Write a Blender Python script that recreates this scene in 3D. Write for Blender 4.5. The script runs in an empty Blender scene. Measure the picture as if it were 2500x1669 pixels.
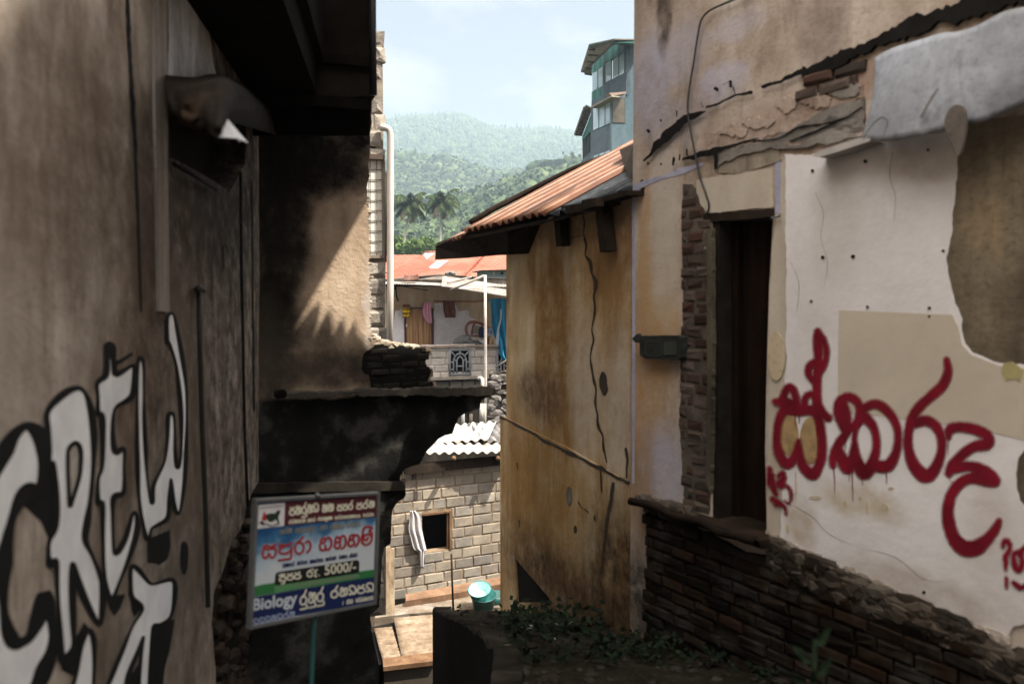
import bpy, bmesh, math, random
import numpy as np
from mathutils import Vector, Matrix, noise, geometry

R = math.radians
SC = bpy.context.scene
COL = SC.collection
random.seed(7)

# ---------------------------------------------------------------- camera
F, CX, CY, HY = 2000.0, 1250.0, 834.5, 734.5       # focal length and horizon in photo pixels (2500 wide)
PITCH = math.atan((CY - HY) / F)
cam_d = bpy.data.cameras.new('camera')
cam_d.sensor_width = 36.0
cam_d.lens = 36.0 * F / 2500.0
cam_d.clip_start = 0.05
cam_d.clip_end = 9000
cam_d.dof.use_dof = True
cam_d.dof.focus_distance = 19.0
cam_d.dof.aperture_fstop = 1.8
cam = bpy.data.objects.new('camera', cam_d)
COL.objects.link(cam)
cam.rotation_euler = (R(90) - PITCH, 0, 0)
SC.camera = cam

# ---------------------------------------------------------------- light
SUN = Vector((1.0, -0.35, 1.75)).normalized()
sun_d = bpy.data.lights.new('sun', 'SUN')
sun_d.energy = 4.3
sun_d.angle = R(0.6)
sun_d.color = (1.0, 0.93, 0.82)
sun = bpy.data.objects.new('sun', sun_d)
COL.objects.link(sun)
sun.rotation_euler = SUN.to_track_quat('Z', 'Y').to_euler()
sun.location = SUN * 50

world = bpy.data.worlds.new('World')
SC.world = world
world.use_nodes = True
wn, wl = world.node_tree.nodes, world.node_tree.links
bgn = wn['Background']
sky = wn.new('ShaderNodeTexSky')
sky.sky_type = 'NISHITA'
sky.sun_disc = False
sky.sun_elevation = math.asin(SUN.z)
sky.sun_rotation = math.atan2(SUN.x, SUN.y)
sky.air_density = 1.0
sky.dust_density = 2.2
sky.ozone_density = 1.5
tc = wn.new('ShaderNodeTexCoord')
mp = wn.new('ShaderNodeMapping')
mp.inputs['Scale'].default_value = (5, 5, 11)
mp.inputs['Location'].default_value = (3.1, 0.4, 1.7)
cn = wn.new('ShaderNodeTexNoise')
cn.inputs['Scale'].default_value = 1.0
cn.inputs['Detail'].default_value = 6
cr = wn.new('ShaderNodeMapRange')
cr.inputs['From Min'].default_value = 0.42
cr.inputs['From Max'].default_value = 0.72
cr.inputs['To Min'].default_value = 0.88
cr.inputs['To Max'].default_value = 0.95
mx = wn.new('ShaderNodeMixRGB')
# bright high cloud: thin cloud cover is brighter overhead than low down
sx = wn.new('ShaderNodeSeparateXYZ')
zr = wn.new('ShaderNodeMapRange')
zr.inputs['From Min'].default_value = 0.42
zr.inputs['From Max'].default_value = 0.9
zm = wn.new('ShaderNodeMixRGB')
cm = wn.new('ShaderNodeMixRGB')
cm.inputs[1].default_value = (1.4, 1.38, 1.5, 1)
cm.inputs[2].default_value = (2.7, 2.55, 2.45, 1)
cq = wn.new('ShaderNodeMapRange')
cq.inputs['From Min'].default_value = 0.47
cq.inputs['From Max'].default_value = 0.6
wl.new(cn.outputs['Fac'], cq.inputs['Value'])
wl.new(cq.outputs[0], cm.inputs[0])
wl.new(cm.outputs[0], zm.inputs[1])
zm.inputs[2].default_value = (25, 23.4, 21.6, 1)
wl.new(tc.outputs['Generated'], sx.inputs[0])
wl.new(sx.outputs[2], zr.inputs['Value'])
wl.new(zr.outputs[0], zm.inputs[0])
wl.new(zm.outputs[0], mx.inputs[2])
wl.new(tc.outputs['Generated'], mp.inputs['Vector'])
wl.new(mp.outputs[0], cn.inputs['Vector'])
wl.new(cn.outputs['Fac'], cr.inputs['Value'])
wl.new(cr.outputs[0], mx.inputs[0])
wl.new(sky.outputs[0], mx.inputs[1])
wl.new(mx.outputs[0], bgn.inputs['Color'])
bgn.inputs['Strength'].default_value = 0.1

SC.view_settings.view_transform = 'Standard'
SC.view_settings.look = 'None'
SC.view_settings.gamma = 1.0
SC.view_settings.exposure = 1.66
SC.cycles.use_denoising = True
SC.cycles.max_bounces = 7
SC.cycles.diffuse_bounces = 2
SC.cycles.volume_bounces = 1
SC.cycles.volume_max_steps = 64
SC.cycles.sample_clamp_indirect = 6

# ---------------------------------------------------------------- geometry helpers
def ray(px, py):
    xc, yc = (px - CX) / F, (CY - py) / F
    c, s = math.cos(PITCH), math.sin(PITCH)
    return Vector((xc, c + yc * s, -s + yc * c))

def at(px, py, Y):
    """the point at distance Y in front of the camera that the photo shows at that pixel"""
    d = ray(px, py)
    return d * (Y / d.y)

class Frame:
    """a vertical plane: local x along the wall to the right, y into the wall, z up"""
    def __init__(s, px, Y, vx=None, px2=None, Y2=None):
        o = at(px, HY, Y)
        if vx is not None:
            d = ray(vx, HY)
            if vx < px: d = -d
        else:
            d = at(px2, HY, Y2) - o
        d.z = 0
        d.normalize()
        s.O, s.U = o, d
        s.B = Vector((-d.y, d.x, 0))          # into the wall
        s.M = Matrix(((d.x, s.B.x, 0, o.x), (d.y, s.B.y, 0, o.y), (0, 0, 1, 0), (0, 0, 0, 1)))
        s.M[2][3] = 0
    def l(s, px, py, off=0.0):
        r = ray(px, py)
        t = (s.O.dot(s.B) + off) / r.dot(s.B)
        p = r * t - s.O
        return p.dot(s.U), (r * t).z
    def w(s, u, off, z):
        return s.O + s.U * u + s.B * off + Vector((0, 0, z))
    def p(s, px, py, off=0.0):
        u, z = s.l(px, py, off)
        return s.w(u, off, z)

MW = {}
def tag(o, label=None, cat=None, group=None, kind=None):
    if label: o['label'] = label
    if cat: o['category'] = cat
    if group: o['group'] = group
    if kind: o['kind'] = kind
    return o

def root(name, label, cat, loc=None, frame=None, group=None, kind=None):
    o = bpy.data.objects.new(name, None)
    o.empty_display_size = 0.2
    COL.objects.link(o)
    M = frame.M.copy() if frame else Matrix.Translation(loc)
    o.matrix_world = M
    MW[o.name] = M
    return tag(o, label, cat, group, kind)

def part(name, verts, faces, mat, parent=None, smooth=False, M=None, label=None, mats=None, mi=None):
    """verts in world space; links ONE mesh object, parented when given"""
    if M is None:
        M = MW[parent.name] if parent else Matrix.Identity(4)
    I = M.inverted()
    me = bpy.data.meshes.new(name)
    me.from_pydata([tuple(I @ Vector(v)) for v in verts], [], faces)
    for m in (mats or [mat]): me.materials.append(m)
    if mi is not None: me.polygons.foreach_set('material_index', mi)
    if smooth: me.polygons.foreach_set('use_smooth', [True] * len(me.polygons))
    me.update()
    o = bpy.data.objects.new(name, me)
    COL.objects.link(o)
    MW[o.name] = M
    if parent: o.parent = parent
    else: o.matrix_world = M
    if parent and M is not MW[parent.name]:
        o.matrix_local = MW[parent.name].inverted() @ M
    if label: o['label'] = label
    return o

def fast_mesh(name, V, Fc, mat, parent=None, smooth=False, loc=None):
    """numpy verts (n,3) and faces (m,k) all of one size"""
    M = MW[parent.name] if parent else Matrix.Translation(loc or (0, 0, 0))
    I = np.array(M.inverted())
    V = V @ I[:3, :3].T + I[:3, 3]
    me = bpy.data.meshes.new(name)
    n, k = Fc.shape
    me.vertices.add(len(V)); me.vertices.foreach_set('co', V.astype(np.float32).ravel())
    me.loops.add(n * k); me.loops.foreach_set('vertex_index', Fc.astype(np.int32).ravel())
    me.polygons.add(n); me.polygons.foreach_set('loop_start', np.arange(0, n * k, k, dtype=np.int32))
    me.polygons.foreach_set('loop_total', np.full(n, k, dtype=np.int32))
    if smooth: me.polygons.foreach_set('use_smooth', np.ones(n, dtype=bool))
    me.materials.append(mat)
    me.update(calc_edges=True)
    o = bpy.data.objects.new(name, me)
    COL.objects.link(o)
    MW[o.name] = M
    if parent: o.parent = parent
    else: o.matrix_world = M
    return o

def jagged(pts, amp, step, seed=0, closed=True):
    """2-D outline cut into short steps and roughened"""
    out = []
    n = len(pts)
    for i in range(n if closed else n - 1):
        a, b = Vector(pts[i]), Vector(pts[(i + 1) % n])
        k = max(1, int((b - a).length / step))
        nn = Vector((-(b - a).y, (b - a).x)).normalized() if (b - a).length > 0 else Vector((0, 0))
        for j in range(k):
            q = a.lerp(b, j / k)
            d = noise.noise(Vector((q.x * 1.3 / step * .35, q.y * 1.3 / step * .35, seed))) * 1.2 + noise.noise(Vector((q.x / step, q.y / step, seed + 9))) * .8 + noise.noise(Vector((q.x / step * .12, q.y / step * .12, seed + 5))) * 1.2
            out.append(tuple(q + nn * d * amp) if j or k > 1 else tuple(q))
    return out

def extrude2d(loops, f, y0, y1):
    """outline + holes (local 2-D) -> verts, faces of a slab between local y0 (front) and y1 (back)"""
    vs, fs = [], []
    tri = geometry.tessellate_polygon([[Vector((a, b, 0)) for a, b in lp] for lp in loops])
    flat = [p for lp in loops for p in lp]
    n = len(flat)
    for y in (y0, y1):
        vs += [f.w(a, y, b) for a, b in flat]
    for t in tri:
        a, b, c = (Vector(flat[i]) for i in t)
        area = (b.x - a.x) * (c.y - a.y) - (b.y - a.y) * (c.x - a.x)
        if abs(area) < 1e-12: continue
        t = t if area > 0 else (t[0], t[2], t[1])
        fs.append((t[0], t[1], t[2]))
        fs.append((t[2] + n, t[1] + n, t[0] + n))
    k = 0
    for lp in loops:
        m = len(lp)
        for i in range(m):
            a, b = k + i, k + (i + 1) % m
            fs.append((a, b, b + n, a + n))
        k += m
    return vs, fs

def slab(name, f, pts, y0, y1, mat, parent, holes=(), jag=0, step=.05, seed=0, local=False, label=None, jhole=0):
    conv = (lambda q: [tuple(p) for p in q]) if local else (lambda q: [f.l(x, y, y0) for x, y in q])
    outer = conv(pts)
    if jag: outer = jagged(outer, jag, step, seed)
    hs = [conv(h) for h in holes]
    if jhole: hs = [jagged(h, jhole, step, seed + 3) for h in hs]
    v, fc = extrude2d([outer] + hs, f, y0, y1)
    o = part(name, v, fc, mat, parent, M=None if parent else f.M, label=label)
    bm = bmesh.new(); bm.from_mesh(o.data); bmesh.ops.recalc_face_normals(bm, faces=bm.faces); bm.to_mesh(o.data); bm.free()
    return o

def spline(pts, per=8, closed=False):
    P = [Vector(p) for p in pts]
    n = len(P)
    if n < 3 and not closed: 
        return [tuple(P[0].lerp(P[-1], i / per)) for i in range(per + 1)]
    out = []
    for i in range(n if closed else n - 1):
        g = (lambda k: P[k % n]) if closed else (lambda k: P[min(max(k, 0), n - 1)])
        a, b, c, d = g(i - 1), g(i), g(i + 1), g(i + 2)
        for j in range(per):
            t = j / per
            out.append(tuple(.5 * ((2 * b) + (c - a) * t + (2 * a - 5 * b + 4 * c - d) * t * t + (3 * b - a - 3 * c + d) * t ** 3)))
    if not closed: out.append(tuple(P[-1]))
    return out

def ribbons(name, f, strokes, off, mat, parent, width=None, closed=False, rough=0, per=8, label=None, ramp=.0006, cap=True):
    """painted strokes: each a list of (px, py, width px); laid on the plane, rising a hair along their length"""
    V, Fs = [], []
    o_ = off
    for k, st in enumerate(strokes):
        st = [(s[0], s[1], s[2] if len(s) > 2 else width) for s in st]
        S = spline([Vector(s) for s in st], per, closed)
        n = len(S)
        L, Rr = [], []
        for i, (x, y, w) in enumerate(S):
            a = S[(i - 1) % n] if closed else S[max(i - 1, 0)]
            b = S[(i + 1) % n] if closed else S[min(i + 1, n - 1)]
            d = Vector((b[0] - a[0], b[1] - a[1]))
            if d.length < 1e-6: d = Vector((1, 0))
            d.normalize()
            nn = Vector((-d.y, d.x))
            w1 = w2 = abs(w) / 2
            if rough:
                w1 *= 1 + rough * (noise.noise(Vector((x * .05, y * .05, k))) + .4 * noise.noise(Vector((x * .23, y * .23, k))))
                w2 *= 1 + rough * (noise.noise(Vector((x * .05, y * .05, k + 31))) + .4 * noise.noise(Vector((x * .23, y * .23, k + 31))))
            L.append((x + nn.x * w1, y + nn.y * w1)); Rr.append((x - nn.x * w2, y - nn.y * w2))
        base = len(V)
        for i in range(n):
            yy = o_ - ramp * i / n
            V.append(f.p(*L[i], yy)); V.append(f.p(*Rr[i], yy))
        for i in range(n if closed else n - 1):
            j = (i + 1) % n
            Fs.append((base + 2 * i, base + 2 * i + 1, base + 2 * j + 1, base + 2 * j))
        if cap and not closed:
            for e in (0, n - 1):
                x, y, w = S[e]
                yy = o_ - ramp * e / n
                a, b = (S[0], S[1]) if e == 0 else (S[-2], S[-1])
                ang = math.atan2(b[1] - a[1], b[0] - a[0]) + (math.pi / 2 if e == 0 else -math.pi / 2)
                c0 = len(V)
                for q in range(7):
                    t = ang + math.pi * q / 6
                    V.append(f.p(x + math.cos(t) * w / 2, y + math.sin(t) * w / 2, yy))
                Fs.append(tuple(range(c0, c0 + 7)))
        o_ -= ramp * 1.1
    return part(name, V, Fs, mat, parent, M=None if parent else f.M, label=label)

def tube_vf(path, r, n=8, cap=True):
    V, Fs = [], []
    P = [Vector(p) for p in path]
    rs = r if isinstance(r, (list, tuple)) else [r] * len(P)
    for i, p in enumerate(P):
        d = (P[min(i + 1, len(P) - 1)] - P[max(i - 1, 0)]).normalized()
        a = d.cross(Vector((.31, .2, .93))).normalized(); b = d.cross(a)
        for k in range(n):
            t = 2 * math.pi * k / n
            V.append(p + (a * math.cos(t) + b * math.sin(t)) * rs[i])
    for i in range(len(P) - 1):
        for k in range(n):
            q = (k + 1) % n
            Fs.append((i * n + k, i * n + q, (i + 1) * n + q, (i + 1) * n + k))
    if cap:
        Fs.append(tuple(range(n))[::-1]); Fs.append(tuple(range((len(P) - 1) * n, len(P) * n)))
    return V, Fs

def tube(name, path, r, mat, parent=None, n=8, label=None):
    V, Fs = tube_vf(path, r, n)
    return part(name, V, Fs, mat, parent, True, M=None if parent else Matrix.Translation(path[0]), label=label)

def merge(items):
    V, Fs = [], []
    for v, f in items:
        k = len(V); V += list(v); Fs += [tuple(i + k for i in q) for q in f]
    return V, Fs

BOXF = [(0, 1, 3, 2), (4, 6, 7, 5), (0, 4, 5, 1), (2, 3, 7, 6), (0, 2, 6, 4), (1, 5, 7, 3)]
def hexa(p):   # p: 8 points ordered x-fast? (000,001,010,011,100,101,110,111)
    return list(p), BOXF
def fbox_vf(f, u0, u1, y0, y1, z0, z1):
    return [f.w(u, y, z) for u in (u0, u1) for y in (y0, y1) for z in (z0, z1)], BOXF
def fbox(name, f, u0, u1, y0, y1, z0, z1, mat, parent, label=None, bevel=0):
    v, fc = fbox_vf(f, u0, u1, y0, y1, z0, z1)
    o = part(name, v, fc, mat, parent, M=None if parent else f.M, label=label)
    if bevel: bev(o, bevel)
    return o
def fbox_px(name, f, x0, y0p, x1, y1p, yf, yb, mat, parent, label=None, bevel=0):
    u0, za = f.l(x0, (y0p + y1p) / 2, yf); u1, _ = f.l(x1, (y0p + y1p) / 2, yf)
    xm = (x0 + x1) / 2
    z1 = f.l(xm, y0p, yf)[1]; z0 = f.l(xm, y1p, yf)[1]
    return fbox(name, f, u0, u1, yf, yb, z0, z1, mat, parent, label, bevel)
def bev(o, w=.01, seg=2):
    m = o.modifiers.new('bevel', 'BEVEL'); m.width = w; m.segments = seg; m.limit_method = 'ANGLE'; m.angle_limit = R(40)
def solid(o, t):
    m = o.modifiers.new('thickness', 'SOLIDIFY'); m.thickness = t; m.offset = 0

def corr(name, p0, W, L, pitch, amp, mat, parent=None, thick=.004, wob=.004, nl=10, seed=0, ragged=0, per=8, M=None, smooth=True, label=None):
    """corrugated sheet: waves across W, ridges along L (world vectors)"""
    p0, W, L = Vector(p0), Vector(W), Vector(L)
    nrm = W.cross(L).normalized()
    if nrm.z < 0: nrm = -nrm
    nw = max(4, int(W.length / pitch * per))
    V, Fs, H = [], [], []
    for j in range(nl + 1):
        for i in range(nw + 1):
            s = i / nw
            t = j / nl
            if ragged and j in (0, nl):
                t += (ragged * (noise.noise(Vector((s * W.length / pitch * .55, j, seed))) + .5 * noise.noise(Vector((s * W.length / pitch * 1.9, j, seed + 4))))) / L.length * (1 if j == 0 else -1)
            q = p0 + W * s + L * t
            H.append((.5 + .5 * math.sin(2 * math.pi * s * W.length / pitch)) * (1 if int(s * W.length / pitch) % 2 else .72))
            h = amp * math.sin(2 * math.pi * s * W.length / pitch) + wob * noise.noise(Vector((s * 5, t * 3, seed))) * 2
            V.append(q + nrm * h)
    for j in range(nl):
        for i in range(nw):
            a = j * (nw + 1) + i
            Fs.append((a, a + 1, a + nw + 2, a + nw + 1))
    o = part(name, V, Fs, mat, parent, smooth, M=M, label=label)
    at_ = o.data.attributes.new('crest', 'FLOAT', 'POINT'); at_.data.foreach_set('value', H)
    solid(o, thick)
    return o

def inside(poly, x, y):
    c = False
    n = len(poly)
    for i in range(n):
        x1, y1 = poly[i]; x2, y2 = poly[(i + 1) % n]
        if (y1 > y) != (y2 > y) and x < (x2 - x1) * (y - y1) / (y2 - y1) + x1: c = not c
    return c

def blocks(name, f, poly, bw, bh, gap, y0, yb, mat, parent, holes=(), jit=.006, ch=.006, seed=0, tilt=.004, drop=0, broken=.0, label=None, edge=.5):
    """coursed masonry: each block its own chamfered box, faces near local y0, in one mesh; poly and hole rects local"""
    rnd = random.Random(seed)
    us = [p[0] for p in poly]; zs = [p[1] for p in poly]
    z = min(zs); row = 0
    V, Fs = [], []
    while z < max(zs):
        hrow = bh
        u = min(us) - (bw * .5 if row % 2 else 0) - rnd.random() * bw * .12
        while u < max(us):
            w = bw * (1 + rnd.uniform(-.06, .06)) if rnd.random() > .12 else bw * rnd.uniform(.45, .7)
            a, b = u + gap / 2, u + w - gap / 2
            za, zb = z + gap / 2, z + hrow - gap / 2
            u += w
            segs = [(a, b)]
            for h in holes:
                if (za + zb) / 2 > h[2] and (za + zb) / 2 < h[3]:
                    ns = []
                    for s in segs:
                        if s[1] <= h[0] or s[0] >= h[1]: ns.append(s); continue
                        if s[0] < h[0] - .02: ns.append((s[0], h[0]))
                        if s[1] > h[1] + .02: ns.append((h[1], s[1]))
                    segs = ns
            for (sa, sb) in segs:
                if rnd.random() < drop: continue
                # clip to the outline by sampling along the block
                k = 6; ok = [inside(poly, sa + (sb - sa) * (i + .5) / k, (za + zb) / 2) for i in range(k)]
                if not any(ok): continue
                i0 = ok.index(True); i1 = k - ok[::-1].index(True)
                a2, b2 = sa + (sb - sa) * i0 / k, sa + (sb - sa) * i1 / k
                if b2 - a2 < .03: continue
                yy = y0 + rnd.uniform(-jit, jit)
                base = len(V)
                j = lambda: rnd.uniform(-tilt, tilt)
                br = [(1 + broken * rnd.random() * 3) * ch for _ in range(4)]
                cs = [(a2, za), (b2, za), (b2, zb), (a2, zb)]
                sg = [(1, 1), (-1, 1), (-1, -1), (1, -1)]
                for (cu, cz) in cs: V.append(f.w(cu + j(), yb, cz + j()))
                for (cu, cz) in cs: V.append(f.w(cu + j(), yy + ch, cz + j()))
                for i, (cu, cz) in enumerate(cs): V.append(f.w(cu + sg[i][0] * br[i], yy + j(), cz + sg[i][1] * br[i]))
                B = base
                Fs.append((B + 8, B + 9, B + 10, B + 11))
                for i in range(4):
                    q = (i + 1) % 4
                    Fs.append((B + i, B + q, B + 4 + q, B + 4 + i))
                    Fs.append((B + 4 + i, B + 4 + q, B + 8 + q, B + 8 + i))
        z += hrow; row += 1
    o = part(name, V, Fs, mat, parent, M=None if parent else f.M, label=label)
    return o

# ---------------------------------------------------------------- materials
class NT:
    def __init__(s, name, rough=.9, spec=.2, metal=0):
        s.m = bpy.data.materials.new(name); s.m.use_nodes = True
        s.n, s.k = s.m.node_tree.nodes, s.m.node_tree.links
        s.b = s.n['Principled BSDF']
        s.b.inputs['Roughness'].default_value = rough
        s.b.inputs['Specular IOR Level'].default_value = spec
        s.b.inputs['Metallic'].default_value = metal
        s.co = s.n.new('ShaderNodeTexCoord').outputs['Object']
    def put(s, sock, v):
        if hasattr(v, 'is_output'): s.k.new(v, sock)
        elif isinstance(v, (tuple, list)) and len(v) == 3 and len(sock.default_value) == 4: sock.default_value = (*v, 1)
        else: sock.default_value = v
    def map(s, scale=(1, 1, 1), rot=(0, 0, 0), loc=(0, 0, 0), v=None):
        n = s.n.new('ShaderNodeMapping'); s.k.new(v or s.co, n.inputs[0])
        n.inputs['Scale'].default_value = scale; n.inputs['Rotation'].default_value = rot; n.inputs['Location'].default_value = loc
        return n.outputs[0]
    def noise(s, scale=5, detail=5, rough=.55, v=None, dist=0, col=False):
        n = s.n.new('ShaderNodeTexNoise'); s.k.new(v or s.co, n.inputs['Vector'])
        n.inputs['Scale'].default_value = scale; n.inputs['Detail'].default_value = detail
        n.inputs['Roughness'].default_value = rough; n.inputs['Distortion'].default_value = dist
        return n.outputs['Color' if col else 'Fac']
    def voro(s, scale=5, v=None, feat='F1', out='Distance', rnd=1):
        n = s.n.new('ShaderNodeTexVoronoi'); s.k.new(v or s.co, n.inputs['Vector']); n.feature = feat
        n.inputs['Scale'].default_value = scale; n.inputs['Randomness'].default_value = rnd
        return n.outputs[out]
    def ramp(s, fac, stops, interp='LINEAR'):
        n = s.n.new('ShaderNodeValToRGB'); s.k.new(fac, n.inputs[0]); n.color_ramp.interpolation = interp
        e = n.color_ramp.elements
        while len(e) < len(stops): e.new(.5)
        for i, (p, c) in enumerate(stops):
            e[i].position = p; e[i].color = (*c, 1) if isinstance(c, (tuple, list)) else (c, c, c, 1)
        return n.outputs[0]
    def rng(s, v, a, b, c=0, d=1):
        n = s.n.new('ShaderNodeMapRange'); s.put(n.inputs[0], v)
        for i, x in enumerate((a, b, c, d)): n.inputs[i + 1].default_value = x
        return n.outputs[0]
    def mix(s, fac, a, b, mode='MIX'):
        n = s.n.new('ShaderNodeMixRGB'); n.blend_type = mode
        s.put(n.inputs[0], fac); s.put(n.inputs[1], a); s.put(n.inputs[2], b)
        return n.outputs[0]
    def math(s, op, a, b=0, c=0, clamp=False):
        n = s.n.new('ShaderNodeMath'); n.operation = op; n.use_clamp = clamp
        s.put(n.inputs[0], a); s.put(n.inputs[1], b)
        if op in ('MULTIPLY_ADD', 'COMPARE'): s.put(n.inputs[2], c)
        return n.outputs[0]
    def sep(s, v=None):
        n = s.n.new('ShaderNodeSeparateXYZ'); s.k.new(v or s.co, n.inputs[0]); return n.outputs
    def comb(s, x, y, z):
        n = s.n.new('ShaderNodeCombineXYZ'); s.put(n.inputs[0], x); s.put(n.inputs[1], y); s.put(n.inputs[2], z); return n.outputs[0]
    def add(s, a, b):
        n = s.n.new('ShaderNodeVectorMath'); n.operation = 'ADD'; s.put(n.inputs[0], a); s.put(n.inputs[1], b); return n.outputs[0]
    def attr(s, name):
        n = s.n.new('ShaderNodeAttribute'); n.attribute_name = name; return n.outputs['Fac']
    def island(s):
        return s.n.new('ShaderNodeNewGeometry').outputs['Random Per Island']
    def warp(s, amt=.05, scale=6, v=None):
        c = s.noise(scale, 4, .6, v=v, col=True)
        n = s.n.new('ShaderNodeVectorMath'); n.operation = 'MULTIPLY_ADD'
        s.k.new(c, n.inputs[0]); n.inputs[1].default_value = (amt * 2,) * 3
        n2 = s.n.new('ShaderNodeVectorMath'); n2.operation = 'SUBTRACT'
        s.k.new(v or s.co, n2.inputs[0]); n2.inputs[1].default_value = (amt,) * 3
        s.k.new(n2.outputs[0], n.inputs[2])
        return n.outputs[0]
    def blob(s, v, cu, cz, ru, rz, soft=.35):
        """1 inside an ellipse on the wall plane, fading to 0 round its rim"""
        x = s.sep(v)
        a = s.math('DIVIDE', s.math('SUBTRACT', x[0], cu), ru); b = s.math('DIVIDE', s.math('SUBTRACT', x[2], cz), rz)
        d = s.math('SQRT', s.math('ADD', s.math('MULTIPLY', a, a), s.math('MULTIPLY', b, b)))
        return s.rng(d, 1 - soft, 1 + soft, 1, 0)
    def out(s, col, height=None, bs=.4, bd=.01, rough=None, alpha=None):
        s.put(s.b.inputs['Base Color'], col)
        if height is not None:
            n = s.n.new('ShaderNodeBump'); n.inputs['Strength'].default_value = bs; n.inputs['Distance'].default_value = bd
            s.put(n.inputs['Height'], height); s.k.new(n.outputs[0], s.b.inputs['Normal'])
        if rough is not None: s.put(s.b.inputs['Roughness'], rough)
        return s.m

def flat(name, c, rough=.8, spec=.3, metal=0, var=.15, scale=8, bump=.2):
    t = NT(name, rough, .06 if max(c) < .03 and spec == .3 and rough > .7 else spec, metal)
    n = t.noise(scale, 5, .6)
    col = t.mix(t.rng(n, .3, .7), tuple(x * (1 - var) for x in c), tuple(min(1, x * (1 + var)) for x in c))
    return t.out(col, n, bump, .01)

def streaky(name, stops, sx=5, sz=.7, seed=0, pale=None, dark=None, bump=.35, rough=.92, fine=30, blobs=(), mw=.65, spk=.45):
    """old plaster: colours drawn out into vertical runs, with spots, pits and grime"""
    t = NT(name, rough, .15 if max(stops[-1][1]) > .1 else .03)
    v = t.map((sx, sx, sz), loc=(seed, seed * 1.7, 0))
    a = t.noise(1.0, 7, .62, v=v, dist=.3)
    b = t.noise(1.6, 5, .6, v=t.map((1, 1, 1), loc=(seed, 3, 1)))
    m = t.math('ADD', t.math('MULTIPLY', a, mw), t.math('MULTIPLY', b, 1 - mw))
    col = t.ramp(m, [(.5 + (p - .5) * .68, c) for p, c in stops])
    sp = t.noise(fine, 3, .7)
    col = t.mix(t.rng(sp, .5, .78, 0, spk), col, tuple(x * .45 for x in stops[0][1]))
    if pale:
        f = t.rng(t.noise(2.3, 6, .65, v=t.map((1.4, 1.4, .8), loc=(seed + 5, 0, 2))), pale[1], pale[1] + .08, 0, pale[2])
        col = t.mix(f, col, pale[0])
    if dark:
        f = t.rng(t.noise(1.2, 6, .7, v=t.map((sx * 1.3, sx * 1.3, sz * .6), loc=(seed + 11, 0, 5))), dark[1], dark[1] + .14, 0, dark[2])
        col = t.mix(f, col, dark[0])
    wv = t.warp(.09, 5)
    for (cu, cz, ru, rz, c, k) in blobs:
        g = t.math('MULTIPLY', t.blob(wv, cu, cz, ru, rz), t.rng(t.noise(7, 4, .7), .25, .62, .35 * k, k))
        col = t.mix(g, col, c)
    h = t.math('ADD', t.math('MULTIPLY', t.noise(fine * 1.5, 6, .7), .5), t.math('MULTIPLY', t.noise(5, 4, .6), 1.2))
    return t.out(col, h, bump, .012)

def isl(name, cols, rough=.95, grime=(.05, .045, .04), gk=.5, bump=.5, fine=40):
    """masonry units: a tone of its own for every block, with grime"""
    t = NT(name, rough, .05)
    n = len(cols)
    col = t.ramp(t.island(), [(i / max(1, n - 1), c) for i, c in enumerate(cols)])
    g = t.noise(3.5, 7, .7)
    col = t.mix(t.rng(g, .45, .75, 0, gk), col, grime)
    s = t.noise(fine, 4, .7)
    col = t.mix(t.rng(s, .4, .7, 0, .3), col, tuple(x * 1.7 + .02 * min(1, max(cols[0]) * 8) for x in cols[0]))
    return t.out(col, t.math('ADD', s, t.math('MULTIPLY', t.noise(9, 4, .6), 1.5)), bump, .01)

# ================================================================ GROUND (setting)
FL = Frame(0, 2.2, vx=950)          # graffiti wall on the left
FD = Frame(630, 7.0, vx=4800)       # ruined wall across the alley's left side
FR = Frame(1545, 6.0, vx=60)        # tall ruined facade on the right
FY = Frame(1540, 6.06, vx=650)      # ochre side house beyond it

def gz(Y):
    return -1.65 - .2125 * (Y - 2) if Y < 6 else -2.5 - .32 * (Y - 6)

m_dirt = NT('dirt', .97, .03)
_n = m_dirt.noise(3, 8, .7); _f = m_dirt.noise(22, 4, .7)
M_DIRT = m_dirt.out(m_dirt.mix(m_dirt.rng(_f, .5, .75, 0, .7), m_dirt.ramp(_n, [(.3, (.006, .0055, .0035)), (.55, (.014, .012, .008)), (.75, (.03, .025, .018))]), (.045, .038, .028)), _f, .8, .04)
M_CONC = streaky('grey_concrete', [(.3, (.05, .045, .035)), (.55, (.12, .105, .085)), (.75, (.2, .18, .15))], 3, 2)
M_DARKCONC = streaky('dark_concrete', [(.3, (.012, .011, .009)), (.6, (.035, .03, .024)), (.8, (.07, .06, .05))], 3, 1.5)

def sheet(name, zf, x0, x1, y0, y1, nx, ny, mat, amp=.03, kind='structure', poly=None):
    V, Fs = [], []
    for j in range(ny + 1):
        for i in range(nx + 1):
            X = x0(y0 + (y1 - y0) * j / ny) + (x1 - x0(y0 + (y1 - y0) * j / ny)) * i / nx if callable(x0) else x0 + (x1 - x0) * i / nx
            Y = y0 + (y1 - y0) * j / ny
            V.append((X, Y, zf(X, Y) + amp * noise.noise(Vector((X * 3, Y * 3, 0)))+ amp * .5 * noise.noise(Vector((X * 11, Y * 11, 0)))))
    for j in range(ny):
        for i in range(nx):
            a = j * (nx + 1) + i
            Fs.append((a, a + 1, a + nx + 2, a + nx + 1))
    o = part(name, V, Fs, mat, smooth=True)
    return tag(o, kind=kind)

M_KERB = streaky('mossy_concrete', [(.3, (.006, .005, .004)), (.55, (.018, .015, .012)), (.75, (.045, .039, .03))], 3, 2)
def edge_x(Y):      # brink of the alley above the sunken yard
    return -6.5 if Y < 4.05 else max(-.85, min(-.1, -.1 - (Y - 5.3) * .215))
sheet('ground', lambda X, Y: gz(Y), edge_x, 4.5, -4, 9.0, 90, 150, M_DIRT)
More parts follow.
